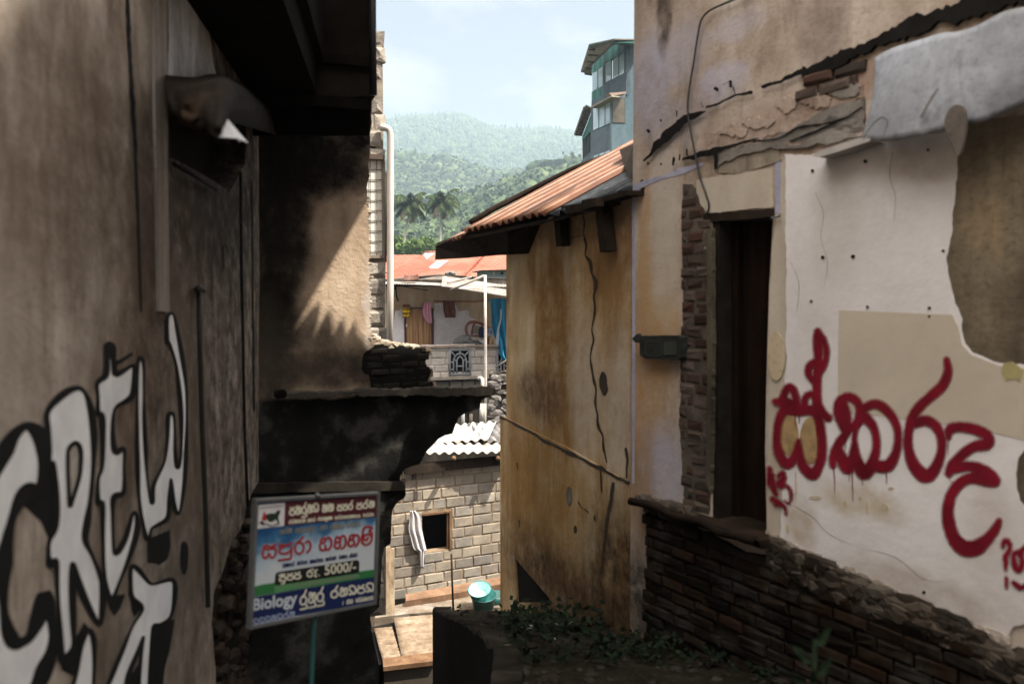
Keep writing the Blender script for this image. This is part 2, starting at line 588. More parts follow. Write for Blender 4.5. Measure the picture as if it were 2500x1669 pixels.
# pale concrete kerb along the brink
V, Fs = [], []
for k in range(90):
    Y = 4.1 + k * 4.9 / 89
    X = edge_x(Y)
    for dx, dz in ((-.02, -4.2), (-.02, .03), (.0, .045), (.16 + .04 * noise.noise(Vector((Y * 3, 0, 0))), .04), (.18, -.1)):
        V.append((X + dx, Y, gz(Y) + dz + (.05 if dz > 0 else .02) * noise.noise(Vector((Y * 5, dx * 9, 2))) + .02 * noise.noise(Vector((Y * 17, dx * 19, 5)))))
for k in range(89):
    for q in range(4):
        a = k * 5 + q
        Fs.append((a, a + 1, a + 6, a + 5))
part('kerb', V, Fs, M_KERB, mats=[M_KERB, flat('shaded_pit_side', (.006, .006, .005), .95, .1, var=.5)], mi=[1 if i % 4 == 0 else 0 for i in range(len(Fs))])['kind'] = 'structure'  # kerb's pit side coloured near-black to hold the pit's shade
sheet('yard', lambda X, Y: -6.1, -9, 6, 4.9, 24, 40, 60, M_DIRT, .03)

# unseen house added behind the photographer to cut light from the open end
sb = root('added_rear_house', 'plain house across the street behind the viewpoint', 'house', loc=Vector((0, -7, -2)))
part('wall', [Vector((x, y, z)) for x in (-9, 10) for y in (-9, -7) for z in (-2, 4.6)], BOXF, M_CONC, sb)
# ================================================================ LEFT GRAFFITI WALL
ul = lambda x, y: FL.l(x, y)
_b = []
def bl(f, x, y, rx, ry, c, k=1):
    u, z = f.l(x, y); u2, _ = f.l(x + rx, y); _, z2 = f.l(x, y + ry)
    return (u, z, abs(u2 - u), abs(z2 - z), c, k)
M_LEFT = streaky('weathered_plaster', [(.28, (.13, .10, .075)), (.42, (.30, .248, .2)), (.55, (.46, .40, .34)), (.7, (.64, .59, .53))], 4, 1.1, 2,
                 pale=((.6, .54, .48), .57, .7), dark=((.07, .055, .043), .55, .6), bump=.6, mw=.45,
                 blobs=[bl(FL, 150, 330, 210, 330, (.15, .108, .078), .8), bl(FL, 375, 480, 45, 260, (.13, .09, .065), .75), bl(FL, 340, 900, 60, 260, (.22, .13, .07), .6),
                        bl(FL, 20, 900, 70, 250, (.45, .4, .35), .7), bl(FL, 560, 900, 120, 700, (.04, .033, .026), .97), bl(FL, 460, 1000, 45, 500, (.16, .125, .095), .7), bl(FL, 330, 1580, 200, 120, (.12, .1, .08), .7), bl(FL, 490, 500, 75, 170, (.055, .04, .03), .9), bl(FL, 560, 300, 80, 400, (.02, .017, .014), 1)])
lw = root('graffiti_wall', 'tall weathered plaster wall on the left, sprayed with big white and black letters', 'wall', frame=FL)
outer = [(-9000, -1900), (-9000, 4600), (-1500, 3300), (300, 2300), (480, 1900), (528, 1690), (524, 1600), (516, 1520), (522, 1450), (545, 1390), (566, 1320), (590, 1285), (612, 1210), (631, 1170), (633, 700), (631, 100), (631, -900), (500, -1300), (300, -2200)]
outer = [FL.l(x, y) for x, y in outer if x > -4000]
outer = [(-3.2, 4.2), (-3.2, -3.4)] + [p for p in outer if p[0] > -1.9 and p[1] < 4.2 and p[1] > -3.4]
outer += [(outer[-1][0] if outer[-1][1] > 3 else FL.l(631, 0)[0], 4.2)]
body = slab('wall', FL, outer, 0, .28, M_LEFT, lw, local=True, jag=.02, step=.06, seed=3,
            holes=[[FL.l(x, y) for x, y in [(411, 196), (470, 205), (560, 222), (598, 230), (600, 330), (598, 400), (560, 470), (520, 440), (470, 412), (413, 384)]]])
M_BLACK = flat('black_paint', (.016, .017, .018), .75)
M_WHITE = flat('white_spray', (.84, .87, .92), .7, var=.12, scale=6)
M_PITCH = flat('shade_black', (.01, .009, .008), .95, var=.2)  # near-black colour standing in for shade in rooms and openings
M_PALE = streaky('flaking_limewash', [(.3, (.2, .16, .13)), (.5, (.42, .42, .42)), (.7, (.66, .7, .74))], 5, 1.5, 4)
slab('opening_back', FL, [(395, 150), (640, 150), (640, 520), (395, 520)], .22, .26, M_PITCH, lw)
slab('limewash_patch', FL, [(412, -60), (470, -60), (500, 40), (512, 90), (520, 150), (528, 188), (470, 190), (412, 186)], -.004, .002, M_PALE, lw, jag=.008, step=.02, label='pale flaking limewash patch above the opening')
# edge bands, cracks, conduits
M_BAND = streaky('pale_band', [(.3, (.2, .17, .14)), (.55, (.34, .31, .28)), (.75, (.48, .45, .41))], 9, .8, 8)
slab('corner_band', FL, [(372, -200), (405, -200), (409, 200), (411, 500), (414, 760), (388, 760), (384, 500), (378, 200)], -.012, .002, M_BAND, lw, jag=.002, step=.03)
ribbons('crack', FL, [[(308, -60, 5), (314, 60, 10), (319, 150, 8), (324, 250, 11), (331, 360, 8), (336, 480, 6), (341, 620, 5), (346, 760, 4)],
                      [(411, 200, 5), (413, 330, 5), (414, 380, 6)]], -.0035, M_BLACK, lw, rough=.6)
tube('conduit', [FL.p(486, 706, -.03), FL.p(488, 850, -.035), FL.p(494, 1050, -.035), FL.p(502, 1250, -.035), FL.p(508, 1480, -.03)], .014, flat('conduit_iron', (.02, .02, .017), .6), lw)
tube('conduit', [FL.p(482, 706, -.05), FL.p(488, 703, -.03), FL.p(496, 708, -.015)], .017, flat('conduit_iron_2', (.02, .02, .017), .6), lw)
tube('cable', [FL.p(588, 420, -.012), FL.p(590, 640, -.012), FL.p(594, 860, -.012), FL.p(598, 1060, -.012), FL.p(606, 1250, -.012)], .010, M_BLACK, lw)
tube('rod', [FL.p(425, 400, -.04), FL.p(470, 425, -.06), FL.p(528, 462, -.04)], .012, M_BLACK, lw)
ribbons('crack', FL, [[(616, 440, 3), (618, 700, 3), (621, 1000, 4)], [(545, 600, 3), (548, 660, 2)], [(548, 596, 3), (556, 606, 4)]], -.006, M_BLACK, lw, rough=.5)

c3 = lambda q: [(x / 2.0396, y / 2.0396 + 900) for x, y in q]
g2 = lambda q: [(x / 1.618, y / 1.618 + 700) for x, y in q]
LET = [
 ('C', c3([(0, 470), (30, 400), (75, 325), (130, 285), (180, 310), (208, 360), (214, 480), (196, 600), (150, 605), (105, 645), (62, 740), (37, 850), (22, 960), (15, 1080), (20, 1200), (40, 1300), (70, 1355), (110, 1358), (150, 1330), (190, 1240), (228, 1130), (262, 1290), (258, 1400), (220, 1500), (170, 1600), (60, 1700), (-70, 1750), (-160, 1500), (-190, 1100), (-130, 750), (-60, 560)]), [], 32),
 ('R', c3([(238, 210), (310, 130), (380, 96), (420, 115), (450, 190), (468, 330), (465, 480), (450, 650), (435, 760), (425, 850), (460, 930), (500, 1030), (515, 1090), (505, 1240), (490, 1265), (440, 1180), (390, 1060), (365, 970), (355, 1000), (360, 1100), (365, 1250), (365, 1370), (340, 1420), (310, 1450), (298, 1300), (288, 1120), (280, 960), (255, 975), (243, 930), (245, 860), (275, 780), (280, 640), (268, 470), (245, 480), (240, 400), (238, 300)]), c3([(342, 400), (375, 368), (400, 390), (405, 450), (395, 540), (365, 640), (348, 685), (342, 600), (338, 480)]), 15),
 ('E', g2([(385, 380), (420, 345), (425, 270), (440, 270), (450, 310), (460, 345), (520, 312), (530, 320), (525, 420), (500, 450), (455, 480), (445, 560), (455, 650), (490, 640), (490, 720), (488, 810), (450, 830), (445, 900), (450, 1040), (470, 1040), (500, 980), (525, 895), (540, 905), (540, 970), (510, 1070), (470, 1170), (445, 1230), (425, 1210), (412, 1130), (408, 1000), (405, 860), (388, 850), (388, 760), (405, 700), (405, 520), (388, 500), (388, 430)]), [], 12),
 ('W', g2([(545, 300), (560, 285), (568, 320), (568, 420), (570, 520), (575, 640), (580, 740), (592, 830), (603, 850), (608, 780), (650, 690), (662, 600), (665, 510), (685, 505), (690, 560), (692, 650), (700, 710), (712, 690), (718, 600), (716, 500), (708, 400), (695, 300), (670, 225), (660, 215), (662, 120), (685, 110), (700, 170), (720, 280), (736, 400), (738, 520), (735, 650), (728, 780), (712, 880), (700, 890), (685, 850), (678, 780), (674, 760), (668, 830), (662, 910), (620, 940), (598, 955), (590, 990), (575, 980), (560, 900), (550, 820), (545, 720), (543, 600), (543, 450)]), [], 9),
 ('dot', g2([(725, 1010), (735, 1030), (735, 1100), (728, 1130), (722, 1090), (722, 1040)]), [], 8),
 ('K', c3([(655, 985), (690, 1000), (740, 1060), (770, 1070), (860, 1050), (870, 1130), (850, 1230), (800, 1270), (770, 1280), (760, 1330), (745, 1480), (735, 1620), (690, 1620), (700, 1450), (716, 1330), (690, 1400), (640, 1520), (605, 1640), (520, 1640), (560, 1520), (610, 1400), (660, 1280), (710, 1190), (660, 1140), (652, 1080)]), [], 10),
 ('frag', c3([(440, 1300), (465, 1340), (470, 1440), (465, 1568), (460, 1700), (340, 1700), (385, 1500), (408, 1380)]), [], 12)]
# black fills first, then the white letters over them, then their outlines
slab('black_shading', FL, c3([(735, 850), (780, 830), (845, 800), (850, 880), (835, 950), (790, 975), (735, 960)]), -.0012, .002, M_BLACK, lw, jag=.006, step=.03)
slab('black_shading', FL, c3([(765, 1285), (870, 1245), (850, 1380), (820, 1500), (800, 1700), (735, 1700), (748, 1480)]), -.0012, .002, M_BLACK, lw, jag=.008, step=.03)
slab('black_shading', FL, c3([(215, 480), (270, 480), (284, 640), (278, 780), (245, 850), (205, 760), (130, 690), (100, 660), (150, 605), (196, 600)]), -.0012, .002, M_BLACK, lw)
slab('black_shading', FL, c3([(365, 1360), (420, 1260), (445, 1290), (400, 1400), (370, 1530), (310, 1500), (300, 1450)]), -.0012, .002, M_BLACK, lw)
slab('black_shading', FL, c3([(530, 1130), (625, 1120), (600, 1190), (570, 1230), (545, 1190)]), -.0012, .002, M_BLACK, lw)
slab('black_shading', FL, c3([(650, 1140), (710, 1185), (670, 1235), (655, 1200)]), -.0012, .002, M_BLACK, lw)
slab('black_shading', FL, c3([(690, 1640), (716, 1330), (702, 1450), (640, 1540), (610, 1640)]), -.0012, .002, M_BLACK, lw)
for nm, pts, hole, w in LET:
    sm = [(a, b) for a, b, *_ in spline([(x, y, 0) for x, y in pts], 3, True)]
    slab('painted_letter', FL, sm, -.0026, -.0014, M_WHITE, lw, holes=[hole] if hole else [])
    rb = [(x, y, w * (1 + .35 * math.sin(i * 1.7))) for i, (x, y) in enumerate(pts)]
    ribbons('letter_outline', FL, [rb], -.0032, M_BLACK, lw, closed=True, per=5)
    if hole:
        ribbons('letter_outline', FL, [[(x, y, w * .7) for x, y in hole]], -.0032, M_BLACK, lw, closed=True, per=4)
ribbons('letter_outline', FL, [g2([(410, 250)])[:1] and [(*g2([(415, 345)])[0], 12), (*g2([(422, 300)])[0], 14), (*g2([(425, 235)])[0], 18), (*g2([(445, 240)])[0], 18), (*g2([(455, 300)])[0], 12), (*g2([(520, 265)])[0], 8)]], -.0045, M_BLACK, lw)

# torn tin awning above the opening
M_TIN = NT('dull_tin', .85, .05, .0)
_n = M_TIN.noise(3, 6, .6)
M_TIN = M_TIN.out(M_TIN.ramp(_n, [(.3, (.006, .005, .004)), (.55, (.012, .009, .007)), (.75, (.05, .03, .017))]), _n, .8, .03)
M_TINB = flat('bright_tin', (.5, .5, .5), .5, .4, 0)
aw = root('tin_awning', 'crumpled rusty tin awning bent over the opening in the graffiti wall', 'awning', loc=FL.p(470, 200, -.1))
rows = [[(404, 184, 0), (440, 188, 0), (480, 190, 0), (520, 182, 0), (560, 190, 0), (592, 205, .02), (628, 232, .05)],
        [(404, 215, -.16), (450, 214, -.24), (500, 205, -.32), (548, 196, -.36), (588, 214, -.3), (622, 240, -.2), (655, 262, -.1)],
        [(408, 262, -.2), (450, 280, -.3), (500, 292, -.42), (540, 283, -.5), (575, 262, -.42), (625, 270, -.28), (668, 296, -.12)],
        [(410, 300, -.18), (450, 320, -.28), (498, 326, -.4), (534, 334, -.52), (556, 300, -.44), (610, 312, -.3), (676, 330, -.14)]]
V, Fs = [], []
G = []
for r in rows:
    G.append(spline([Vector(q) for q in r], 5))
G2 = []
for i in range(len(G[0])):
    G2.append(spline([Vector(G[j][i]) for j in range(4)], 5))
nr, ncn = len(G2[0]), len(G2)
for i in range(ncn):
    for j in range(nr):
        x, y, o_ = G2[i][j]
        V.append(FL.p(x, y, o_ - .02 + .02 * noise.noise(Vector((i * .5, j * .5, 1))) + .012 * noise.noise(Vector((i * 1.3, j * 1.3, 4)))))
for i in range(ncn - 1):
    for j in range(nr - 1):
        a = i * nr + j
        Fs.append((a, a + 1, a + nr + 1, a + nr))
solid(part('sheet', V, Fs, M_TIN, aw, True), .004)
sh = [FL.p(550, 285, -.5), FL.p(533, 334, -.53), FL.p(578, 337, -.53), FL.p(582, 347, -.52), FL.p(590, 342, -.52), (FL.p(606, 350, -.5))]
part('torn_corner', [*sh, *[p + Vector((0, .006, .0)) for p in sh]], [(0, 1, 2, 3, 4, 5), (6, 11, 10, 9, 8, 7)] + [(i, (i + 1) % 6, (i + 1) % 6 + 6, i + 6) for i in range(6)], M_TINB, aw, label='bright torn corner of tin')
# beam under the eaves along the wall
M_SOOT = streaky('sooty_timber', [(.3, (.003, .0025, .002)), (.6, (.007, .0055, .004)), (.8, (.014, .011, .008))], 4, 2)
ev = root('roof_beam', 'black timber eaves beam running along the top of the graffiti wall', 'beam', frame=FL)
u0 = FL.l(452, 0)[0]; u1 = FL.l(610, 200)[0]
fbox('beam', FL, u0 - .9, u1 + .3, -.5, -.004, 1.56, 1.8, M_SOOT, ev)
fbox('fascia', FL, u0 - .9, u1 + .3, -.56, -.503, 1.50 + .3, 2.2, M_SOOT, ev)
fbox('soffit', FL, u0 - .9, u1 + .3, -.5, -.004, 1.84, 1.9, M_SOOT, ev)

# rubble where the wall has broken away at its foot
M_RUB = isl('dark_rubble', [(.008, .006, .005), (.024, .016, .011), (.04, .026, .017), (.014, .011, .009)], gk=.8)
def rubble(name, f, poly, sz, y0, mat, parent, seed, n, depth=.12, holes=()):
    """irregular broken lumps filling an outline (local)"""
    rnd = random.Random(seed)
    us = [p[0] for p in poly]; zs = [p[1] for p in poly]
    V, Fs = [], []
    k = 0; tries = 0
    while k < n and tries < n * 40:
        tries += 1
        u, z = rnd.uniform(min(us), max(us)), rnd.uniform(min(zs), max(zs))
        if not inside(poly, u, z): continue
        k += 1
        s = sz * rnd.uniform(.5, 1.5)
        bm = bmesh.new(); bmesh.ops.create_icosphere(bm, subdivisions=1, radius=1)
        rt = Matrix.Rotation(rnd.random() * 6, 3, 'X') @ Matrix.Rotation(rnd.random() * 6, 3, 'Z')
        sc = Vector((s * rnd.uniform(.7, 1.6), depth * rnd.uniform(.4, 1), s * rnd.uniform(.45, .8)))
        base = len(V)
        for v in bm.verts:
            q = rt @ (v.co * (1 + .35 * noise.noise(v.co * 2 + Vector((k, 0, 0)))))
            q = Vector([max(-.72, min(.72, c)) for c in q])
            V.append(f.w(u + q.x * sc.x, y0 + q.y * sc.y, z + q.z * sc.z))
        for fc in bm.faces: Fs.append(tuple(base + v.index for v in fc.verts))
        bm.free()
    return part(name, V, Fs, mat, parent, M=None if parent else f.M)
pol = [FL.l(x, y, .2) for x, y in [(640, 1180), (600, 1260), (560, 1330), (505, 1450), (500, 1700), (480, 2000), (700, 2100), (700, 1180)]]
rubble('exposed_brick', FL, pol, .085, .2, M_RUB, lw, 5, 420)
slab('footing', FL, [(640, 1150), (500, 1440), (480, 1600), (470, 2300), (760, 2300), (760, 1150)], .22, .4, M_DARKCONC, lw)

# ================================================================ DARK RUINED WALL ACROSS THE LEFT
_t = NT('smoked_shaded_plaster', .95, .08)
_v = _t.sep()
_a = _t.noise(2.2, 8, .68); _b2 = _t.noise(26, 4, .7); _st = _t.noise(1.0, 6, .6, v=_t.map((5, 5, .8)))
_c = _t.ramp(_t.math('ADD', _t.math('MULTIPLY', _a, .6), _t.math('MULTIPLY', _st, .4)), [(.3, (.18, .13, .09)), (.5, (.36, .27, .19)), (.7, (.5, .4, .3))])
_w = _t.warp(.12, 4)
for g in [bl(FD, 640, 640, 95, 420, (.012, .010, .008), 1), bl(FD, 800, 905, 120, 45, (.07, .055, .042), .9), bl(FD, 700, 850, 150, 90, (.05, .04, .03), .8), bl(FD, 960, 890, 150, 60, (.03, .025, .02), .9), bl(FD, 800, 250, 230, 170, (.005, .0045, .004), 1), bl(FD, 690, 500, 60, 160, (.03, .024, .018), .9), bl(FD, 760, 400, 150, 70, (.008, .007, .006), 1), bl(FD, 770, 420, 120, 60, (.012, .010, .008), 1), bl(FD, 690, 560, 70, 200, (.014, .012, .009), 1), bl(FD, 660, 760, 55, 90, (.006, .005, .004), 1), bl(FD, 650, 880, 60, 150, (.04, .033, .025), .8), bl(FD, 900, 740, 10, 100, (.42, .38, .34), .7)]:  # soot stains, and shade round the sunlit patch painted in as dark blobs
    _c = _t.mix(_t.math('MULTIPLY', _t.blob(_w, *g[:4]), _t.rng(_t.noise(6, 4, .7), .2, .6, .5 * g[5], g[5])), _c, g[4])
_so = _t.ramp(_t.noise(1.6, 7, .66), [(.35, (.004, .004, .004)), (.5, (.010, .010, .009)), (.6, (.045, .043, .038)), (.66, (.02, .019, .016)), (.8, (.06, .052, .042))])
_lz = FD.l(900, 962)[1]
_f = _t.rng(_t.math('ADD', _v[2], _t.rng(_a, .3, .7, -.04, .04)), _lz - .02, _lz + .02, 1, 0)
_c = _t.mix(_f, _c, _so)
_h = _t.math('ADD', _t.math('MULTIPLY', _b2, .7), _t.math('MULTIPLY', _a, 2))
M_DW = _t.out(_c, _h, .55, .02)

dw = root('ruined_wall', 'soot blackened ruined wall with a broken right edge and one sunlit patch', 'wall', frame=FD)
DOUT = [(600, -900), (907, -900), (907, 258), (903, 329), (900, 400), (896, 472), (900, 549), (903, 640), (904, 740), (905, 805), (915, 822), (929, 832), (945, 836), (959, 841), (977, 846), (1001, 845), (1026, 845), (1027, 850), (1053, 851), (1053, 866), (1043, 870), (1039, 884), (1044, 897), (1056, 900), (1058, 918), (1050, 922), (1053, 930), (1064, 931), (1067, 950), (1195, 951), (1197, 966), (1174, 978), (1172, 995), (1160, 1000), (1141, 1007), (1120, 1019), (1111, 1040), (1105, 1058), (1088, 1062), (1072, 1070), (1057, 1086), (1043, 1100), (1037, 1109), (1025, 1132), (1007, 1137), (989, 1144), (977, 1162), (977, 1177), (989, 1186), (991, 1207), (986, 1216), (970, 1226), (959, 1244), (957, 1288), (953, 1327), (938, 1336), (932, 1370), (930, 1420), (926, 1480), (905, 1500), (906, 1540), (918, 1580), (915, 1700), (900, 2100), (560, 2100), (560, -900)]
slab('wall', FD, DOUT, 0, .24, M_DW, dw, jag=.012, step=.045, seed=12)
M_SBR = isl('sooty_brick', [(.006, .006, .005), (.014, .013, .011), (.022, .019, .015), (.009, .008, .007)], gk=.6)
pol = [FD.l(x, y) for x, y in [(888, 862), (915, 842), (960, 846), (1022, 850), (1050, 856), (1036, 884), (1052, 905), (1046, 925), (1060, 940), (1020, 946), (905, 944), (900, 915), (885, 900)]]
slab('brick_bed', FD, pol, -.008, .001, flat('soot', (.006, .006, .005), .95, .1), dw, local=True, jag=.02, step=.03)
blocks('exposed_brick', FD, pol, .17, .065, .01, -.016, .05, M_SBR, dw, jit=.012, tilt=.006, ch=.008, seed=4, broken=.3)
pol = [FD.l(x, y, -.01) for x, y in [(906, 806), (925, 826), (950, 836), (1000, 842), (1020, 846), (985, 852), (940, 846), (905, 838), (893, 820)]]
M_LIP = isl('pale_rubble', [(.3, .25, .19), (.4, .34, .27), (.24, .19, .14)], gk=.35)
rubble('broken_edge', FD, pol, .035, .06, M_LIP, dw, 8, 90, .1)
pol = [FD.l(x, y, -.01) for x, y in [(897, 480), (904, 480), (908, 640), (908, 800), (899, 806), (893, 740), (890, 600)]]
rubble('broken_edge', FD, pol, .022, .05, M_LIP, dw, 9, 160, .05)
# ledge
M_LEDGE = streaky('sooty_ledge', [(.3, (.02, .018, .015)), (.55, (.06, .052, .042)), (.75, (.15, .13, .1))], 3, 3)
pts = [FD.l(x, y, -.14) for x, y in [(672, 962), (900, 951), (1190, 944), (1206, 946), (1206, 953), (1198, 966), (1100, 966), (900, 966), (672, 974)]]
slab('ledge', FD, pts, -.14, -.002, M_LEDGE, dw, local=True, jag=.014, step=.035)
pts = [FD.l(x, y, -.05) for x, y in [(560, 1180), (985, 1176), (990, 1196), (560, 1206)]]
slab('ledge', FD, pts, -.05, -.002, M_DARKCONC, dw, local=True, jag=.006, step=.06)
# black hanging stub of beam at the ledge's left
tube('beam_end', [FD.p(678, 962, -.18), FD.p(690, 961, -.3)], .04, M_SOOT, dw)

# upper storey overhanging the alley
FU = Frame(560, 6.05, vx=7400)
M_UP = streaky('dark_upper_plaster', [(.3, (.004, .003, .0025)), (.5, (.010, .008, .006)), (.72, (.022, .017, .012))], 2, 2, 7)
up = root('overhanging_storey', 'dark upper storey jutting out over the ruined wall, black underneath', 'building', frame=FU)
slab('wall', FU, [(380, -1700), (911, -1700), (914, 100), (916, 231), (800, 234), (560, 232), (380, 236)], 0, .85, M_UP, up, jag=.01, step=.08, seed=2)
fbox_px('beam', FU, 430, 118, 905, 142, -.05, 0, M_SOOT, up)
fbox_px('beam', FU, 430, 224, 905, 250, -.03, .02, M_SOOT, up)
tube('drainpipe', [FU.p(909, -300, -.05), FU.p(910, 60, -.05), FU.p(912, 232, -.05)], .028, flat('black_pipe', (.012, .012, .012), .5), up)
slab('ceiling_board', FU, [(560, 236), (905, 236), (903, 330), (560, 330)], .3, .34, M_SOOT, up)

# ---- unseen above: two added sheets cut to shade that wall round the patch
def sunproj(P, z):
    t = (z - P.z) / SUN.z
    return P + SUN * t
M_RUST = NT('rusty_iron', .75, .3)
_w1 = M_RUST.noise(2.5, 7, .65); _w2 = M_RUST.noise(30, 4, .6)
M_RUST = M_RUST.out(M_RUST.ramp(_w1, [(.3, (.2, .075, .035)), (.5, (.36, .14, .065)), (.65, (.46, .22, .12)), (.78, (.62, .42, .3))]), _w2, .25, .004)
g = root('finger_shadow_caster', 'torn rusty iron awning with ragged slats over the alley', 'awning', loc=sunproj(FD.p(800, 820), 3.35))
line = [(560, 870), (660, 850), (716, 816), (720, 812), (748, 772), (774, 744), (782, 746), (777, 780), (766, 818), (770, 819), (786, 788), (801, 760), (806, 763), (811, 785), (812, 816), (817, 817), (828, 790), (835, 776), (840, 786), (845, 816), (850, 817), (858, 796), (866, 788), (874, 812), (893, 842), (915, 862), (965, 868), (1060, 868), (1230, 940)]
low = [(1230, 1330), (560, 1330)]
top = [sunproj(FD.p(x, y), 3.35) for x, y in line] + [sunproj(FD.p(x, y), 3.35) for x, y in low]
top = [Vector((min(p.x, 1.9), p.y, p.z)) for p in top]
n = len(top)
V = top + [p + Vector((0, 0, .012)) for p in top]
tr = geometry.tessellate_polygon([[Vector((p.x, p.y, 0)) for p in top]])
Fs = [tuple(t) for t in tr] + [tuple(i + n for i in t[::-1]) for t in tr] + [(i, (i + 1) % n, (i + 1) % n + n, i + n) for i in range(n)]
part('sheet', V, Fs, M_RUST, g)
a, b = sunproj(FD.p(905, 480), 4.6), sunproj(FD.p(718, 805), 4.6)
g2_ = root('slant_shadow_caster', 'dark flat canopy reaching out from the overhanging storey above the view', 'canopy', loc=Vector((-1, 6.9, 4.6)))
ex = lambda Y: b.x + (a.x - b.x) * (Y - b.y) / (a.y - b.y)
ya_, yb_ = b.y - .35, a.y + .35
cv = [Vector((x, y, z)) for x, y in ((-3.4, ya_ - .8), (ex(ya_), ya_ - .8), (ex(ya_), ya_), (ex(yb_), yb_), (ex(yb_), yb_ + .7), (-3.4, yb_ + .7)) for z in (4.6, 4.72)]
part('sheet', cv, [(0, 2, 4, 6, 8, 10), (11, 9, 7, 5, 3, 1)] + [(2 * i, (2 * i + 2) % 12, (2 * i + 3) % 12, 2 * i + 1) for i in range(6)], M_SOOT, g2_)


# ================================================================ NOTICE BOARD
FS = Frame(626, 3.47, px2=929, Y2=4.04)
sg = root('notice_board', 'printed notice board in blue, white and maroon on a thin teal post', 'sign', frame=FS)
def prn(name, c, rough=.55, var=.05): return flat(name, c, rough, .4, 0, var, 5, .05)
S_WH, S_MAR, S_NAVY, S_BLUE, S_GRN, S_LGRN, S_RED, S_BLK, S_CRM = [prn(*q) for q in [('print_white', (.5, .56, .6)), ('print_maroon', (.07, .012, .018)), ('print_navy', (.008, .018, .085)), ('print_blue', (.03, .12, .26)), ('print_green', (.03, .17, .055)), ('print_pale_green', (.1, .27, .12)), ('print_red', (.33, .012, .02)), ('print_black', (.01, .012, .012)), ('print_cream', (.62, .62, .5))]]
_t = NT('print_sky', .55, .4)
_v = _t.sep(); _zt, _zb = FS.l(780, 1265)[1], FS.l(780, 1345)[1]
_g = _t.rng(_t.math('ADD', _v[2], _t.rng(_t.noise(9, 5, .6), .3, .7, -.05, .05)), _zb - .05, _zt, 0, 1)
M_PSKY = _t.out(_t.ramp(_g, [(0, (.5, .56, .6)), (.45, (.34, .46, .56)), (.75, (.03, .13, .27)), (1, (.012, .07, .2))]))
Q = [(626, 1219), (929, 1201), (920, 1474), (611, 1536)]
def bil(s, t):
    return tuple((Q[0][i] * (1 - s) + Q[1][i] * s) * (1 - t) + (Q[3][i] * (1 - s) + Q[2][i] * s) * t for i in (0, 1))
slab('panel', FS, Q, 0, .012, M_PSKY, sg)
M_FR = flat('frame_steel', (.1, .105, .105), .5, .4)
for (a, b, c, d) in [(0, 1, .0, .022), (0, 1, .978, 1.0)]:
    slab('frame', FS, [bil(0, c), bil(1, c), bil(1, d), bil(0, d)], -.012, .02, M_FR, sg)
for c, d in [(0, .02), (.98, 1)]:
    slab('frame', FS, [bil(c, .023), bil(d, .023), bil(d, .977), bil(c, .977)], -.0115, .0195, M_FR, sg)
s1 = lambda x, y: (x / 6.909 + 600, y / 6.909 + 1190)
s2 = lambda x, y: (x / 6.909 + 600, y / 6.909 + 1360)
P1 = lambda *q: [s1(*p) for p in q]
P2 = lambda *q: [s2(*p) for p in q]
slab('maroon_band', FS, P1((665, 245), (2245, 125), (2240, 490), (652, 640)), -.0015, 0, S_MAR, sg)
slab('logo_panel', FS, P1((205, 290), (662, 248), (648, 642), (190, 695)), -.0015, 0, prn('logo_white', (.6, .6, .62)), sg)
slab('green_hill', FS, P2((135, 495), (280, 455), (480, 425), (1900, 240), (2195, 195), (2190, 320), (130, 660)), -.0015, 0, S_GRN, sg)
slab('pale_strip', FS, P2((480, 480), (1900, 270), (1930, 340), (490, 590)), -.0025, -.0015, S_LGRN, sg)
slab('navy_band', FS, P2((130, 672), (2205, 318), (2200, 745), (840, 985), (115, 1150)), -.0025, 0, S_NAVY, sg)
slab('black_label', FS, P2((510, 275), (560, 245), (1880, 42), (1918, 70), (1915, 245), (1880, 262), (520, 470), (495, 440)), -.0035, 0, S_BLK, sg)
# emblem: a dark bull with a red figure
slab('emblem', FS, P1((345, 450), (420, 430), (500, 430), (520, 395), (560, 375), (585, 385), (575, 430), (555, 470), (550, 520), (570, 590), (555, 620), (535, 560), (500, 530), (470, 560), (400, 575), (375, 540), (340, 520)), -.003, -.0015, prn('emblem_green', (.012, .03, .02)), sg)
slab('emblem', FS, P1((315, 390), (335, 440), (355, 510), (330, 560), (275, 540), (295, 460)), -.0034, -.0015, S_RED, sg)
ribbons('emblem', FS, [[(*s1(255, 600), 5), (*s1(275, 570), 4), (*s1(300, 620), 5)], [(*s1(330, 600), 2.5), (*s1(440, 640), 2.5), (*s1(560, 600), 2.5)], [(*s1(240, 345), 1.2), (*s1(420, 320), 1.2), (*s1(620, 310), 1.2)]], -.0036, S_BLK, sg)

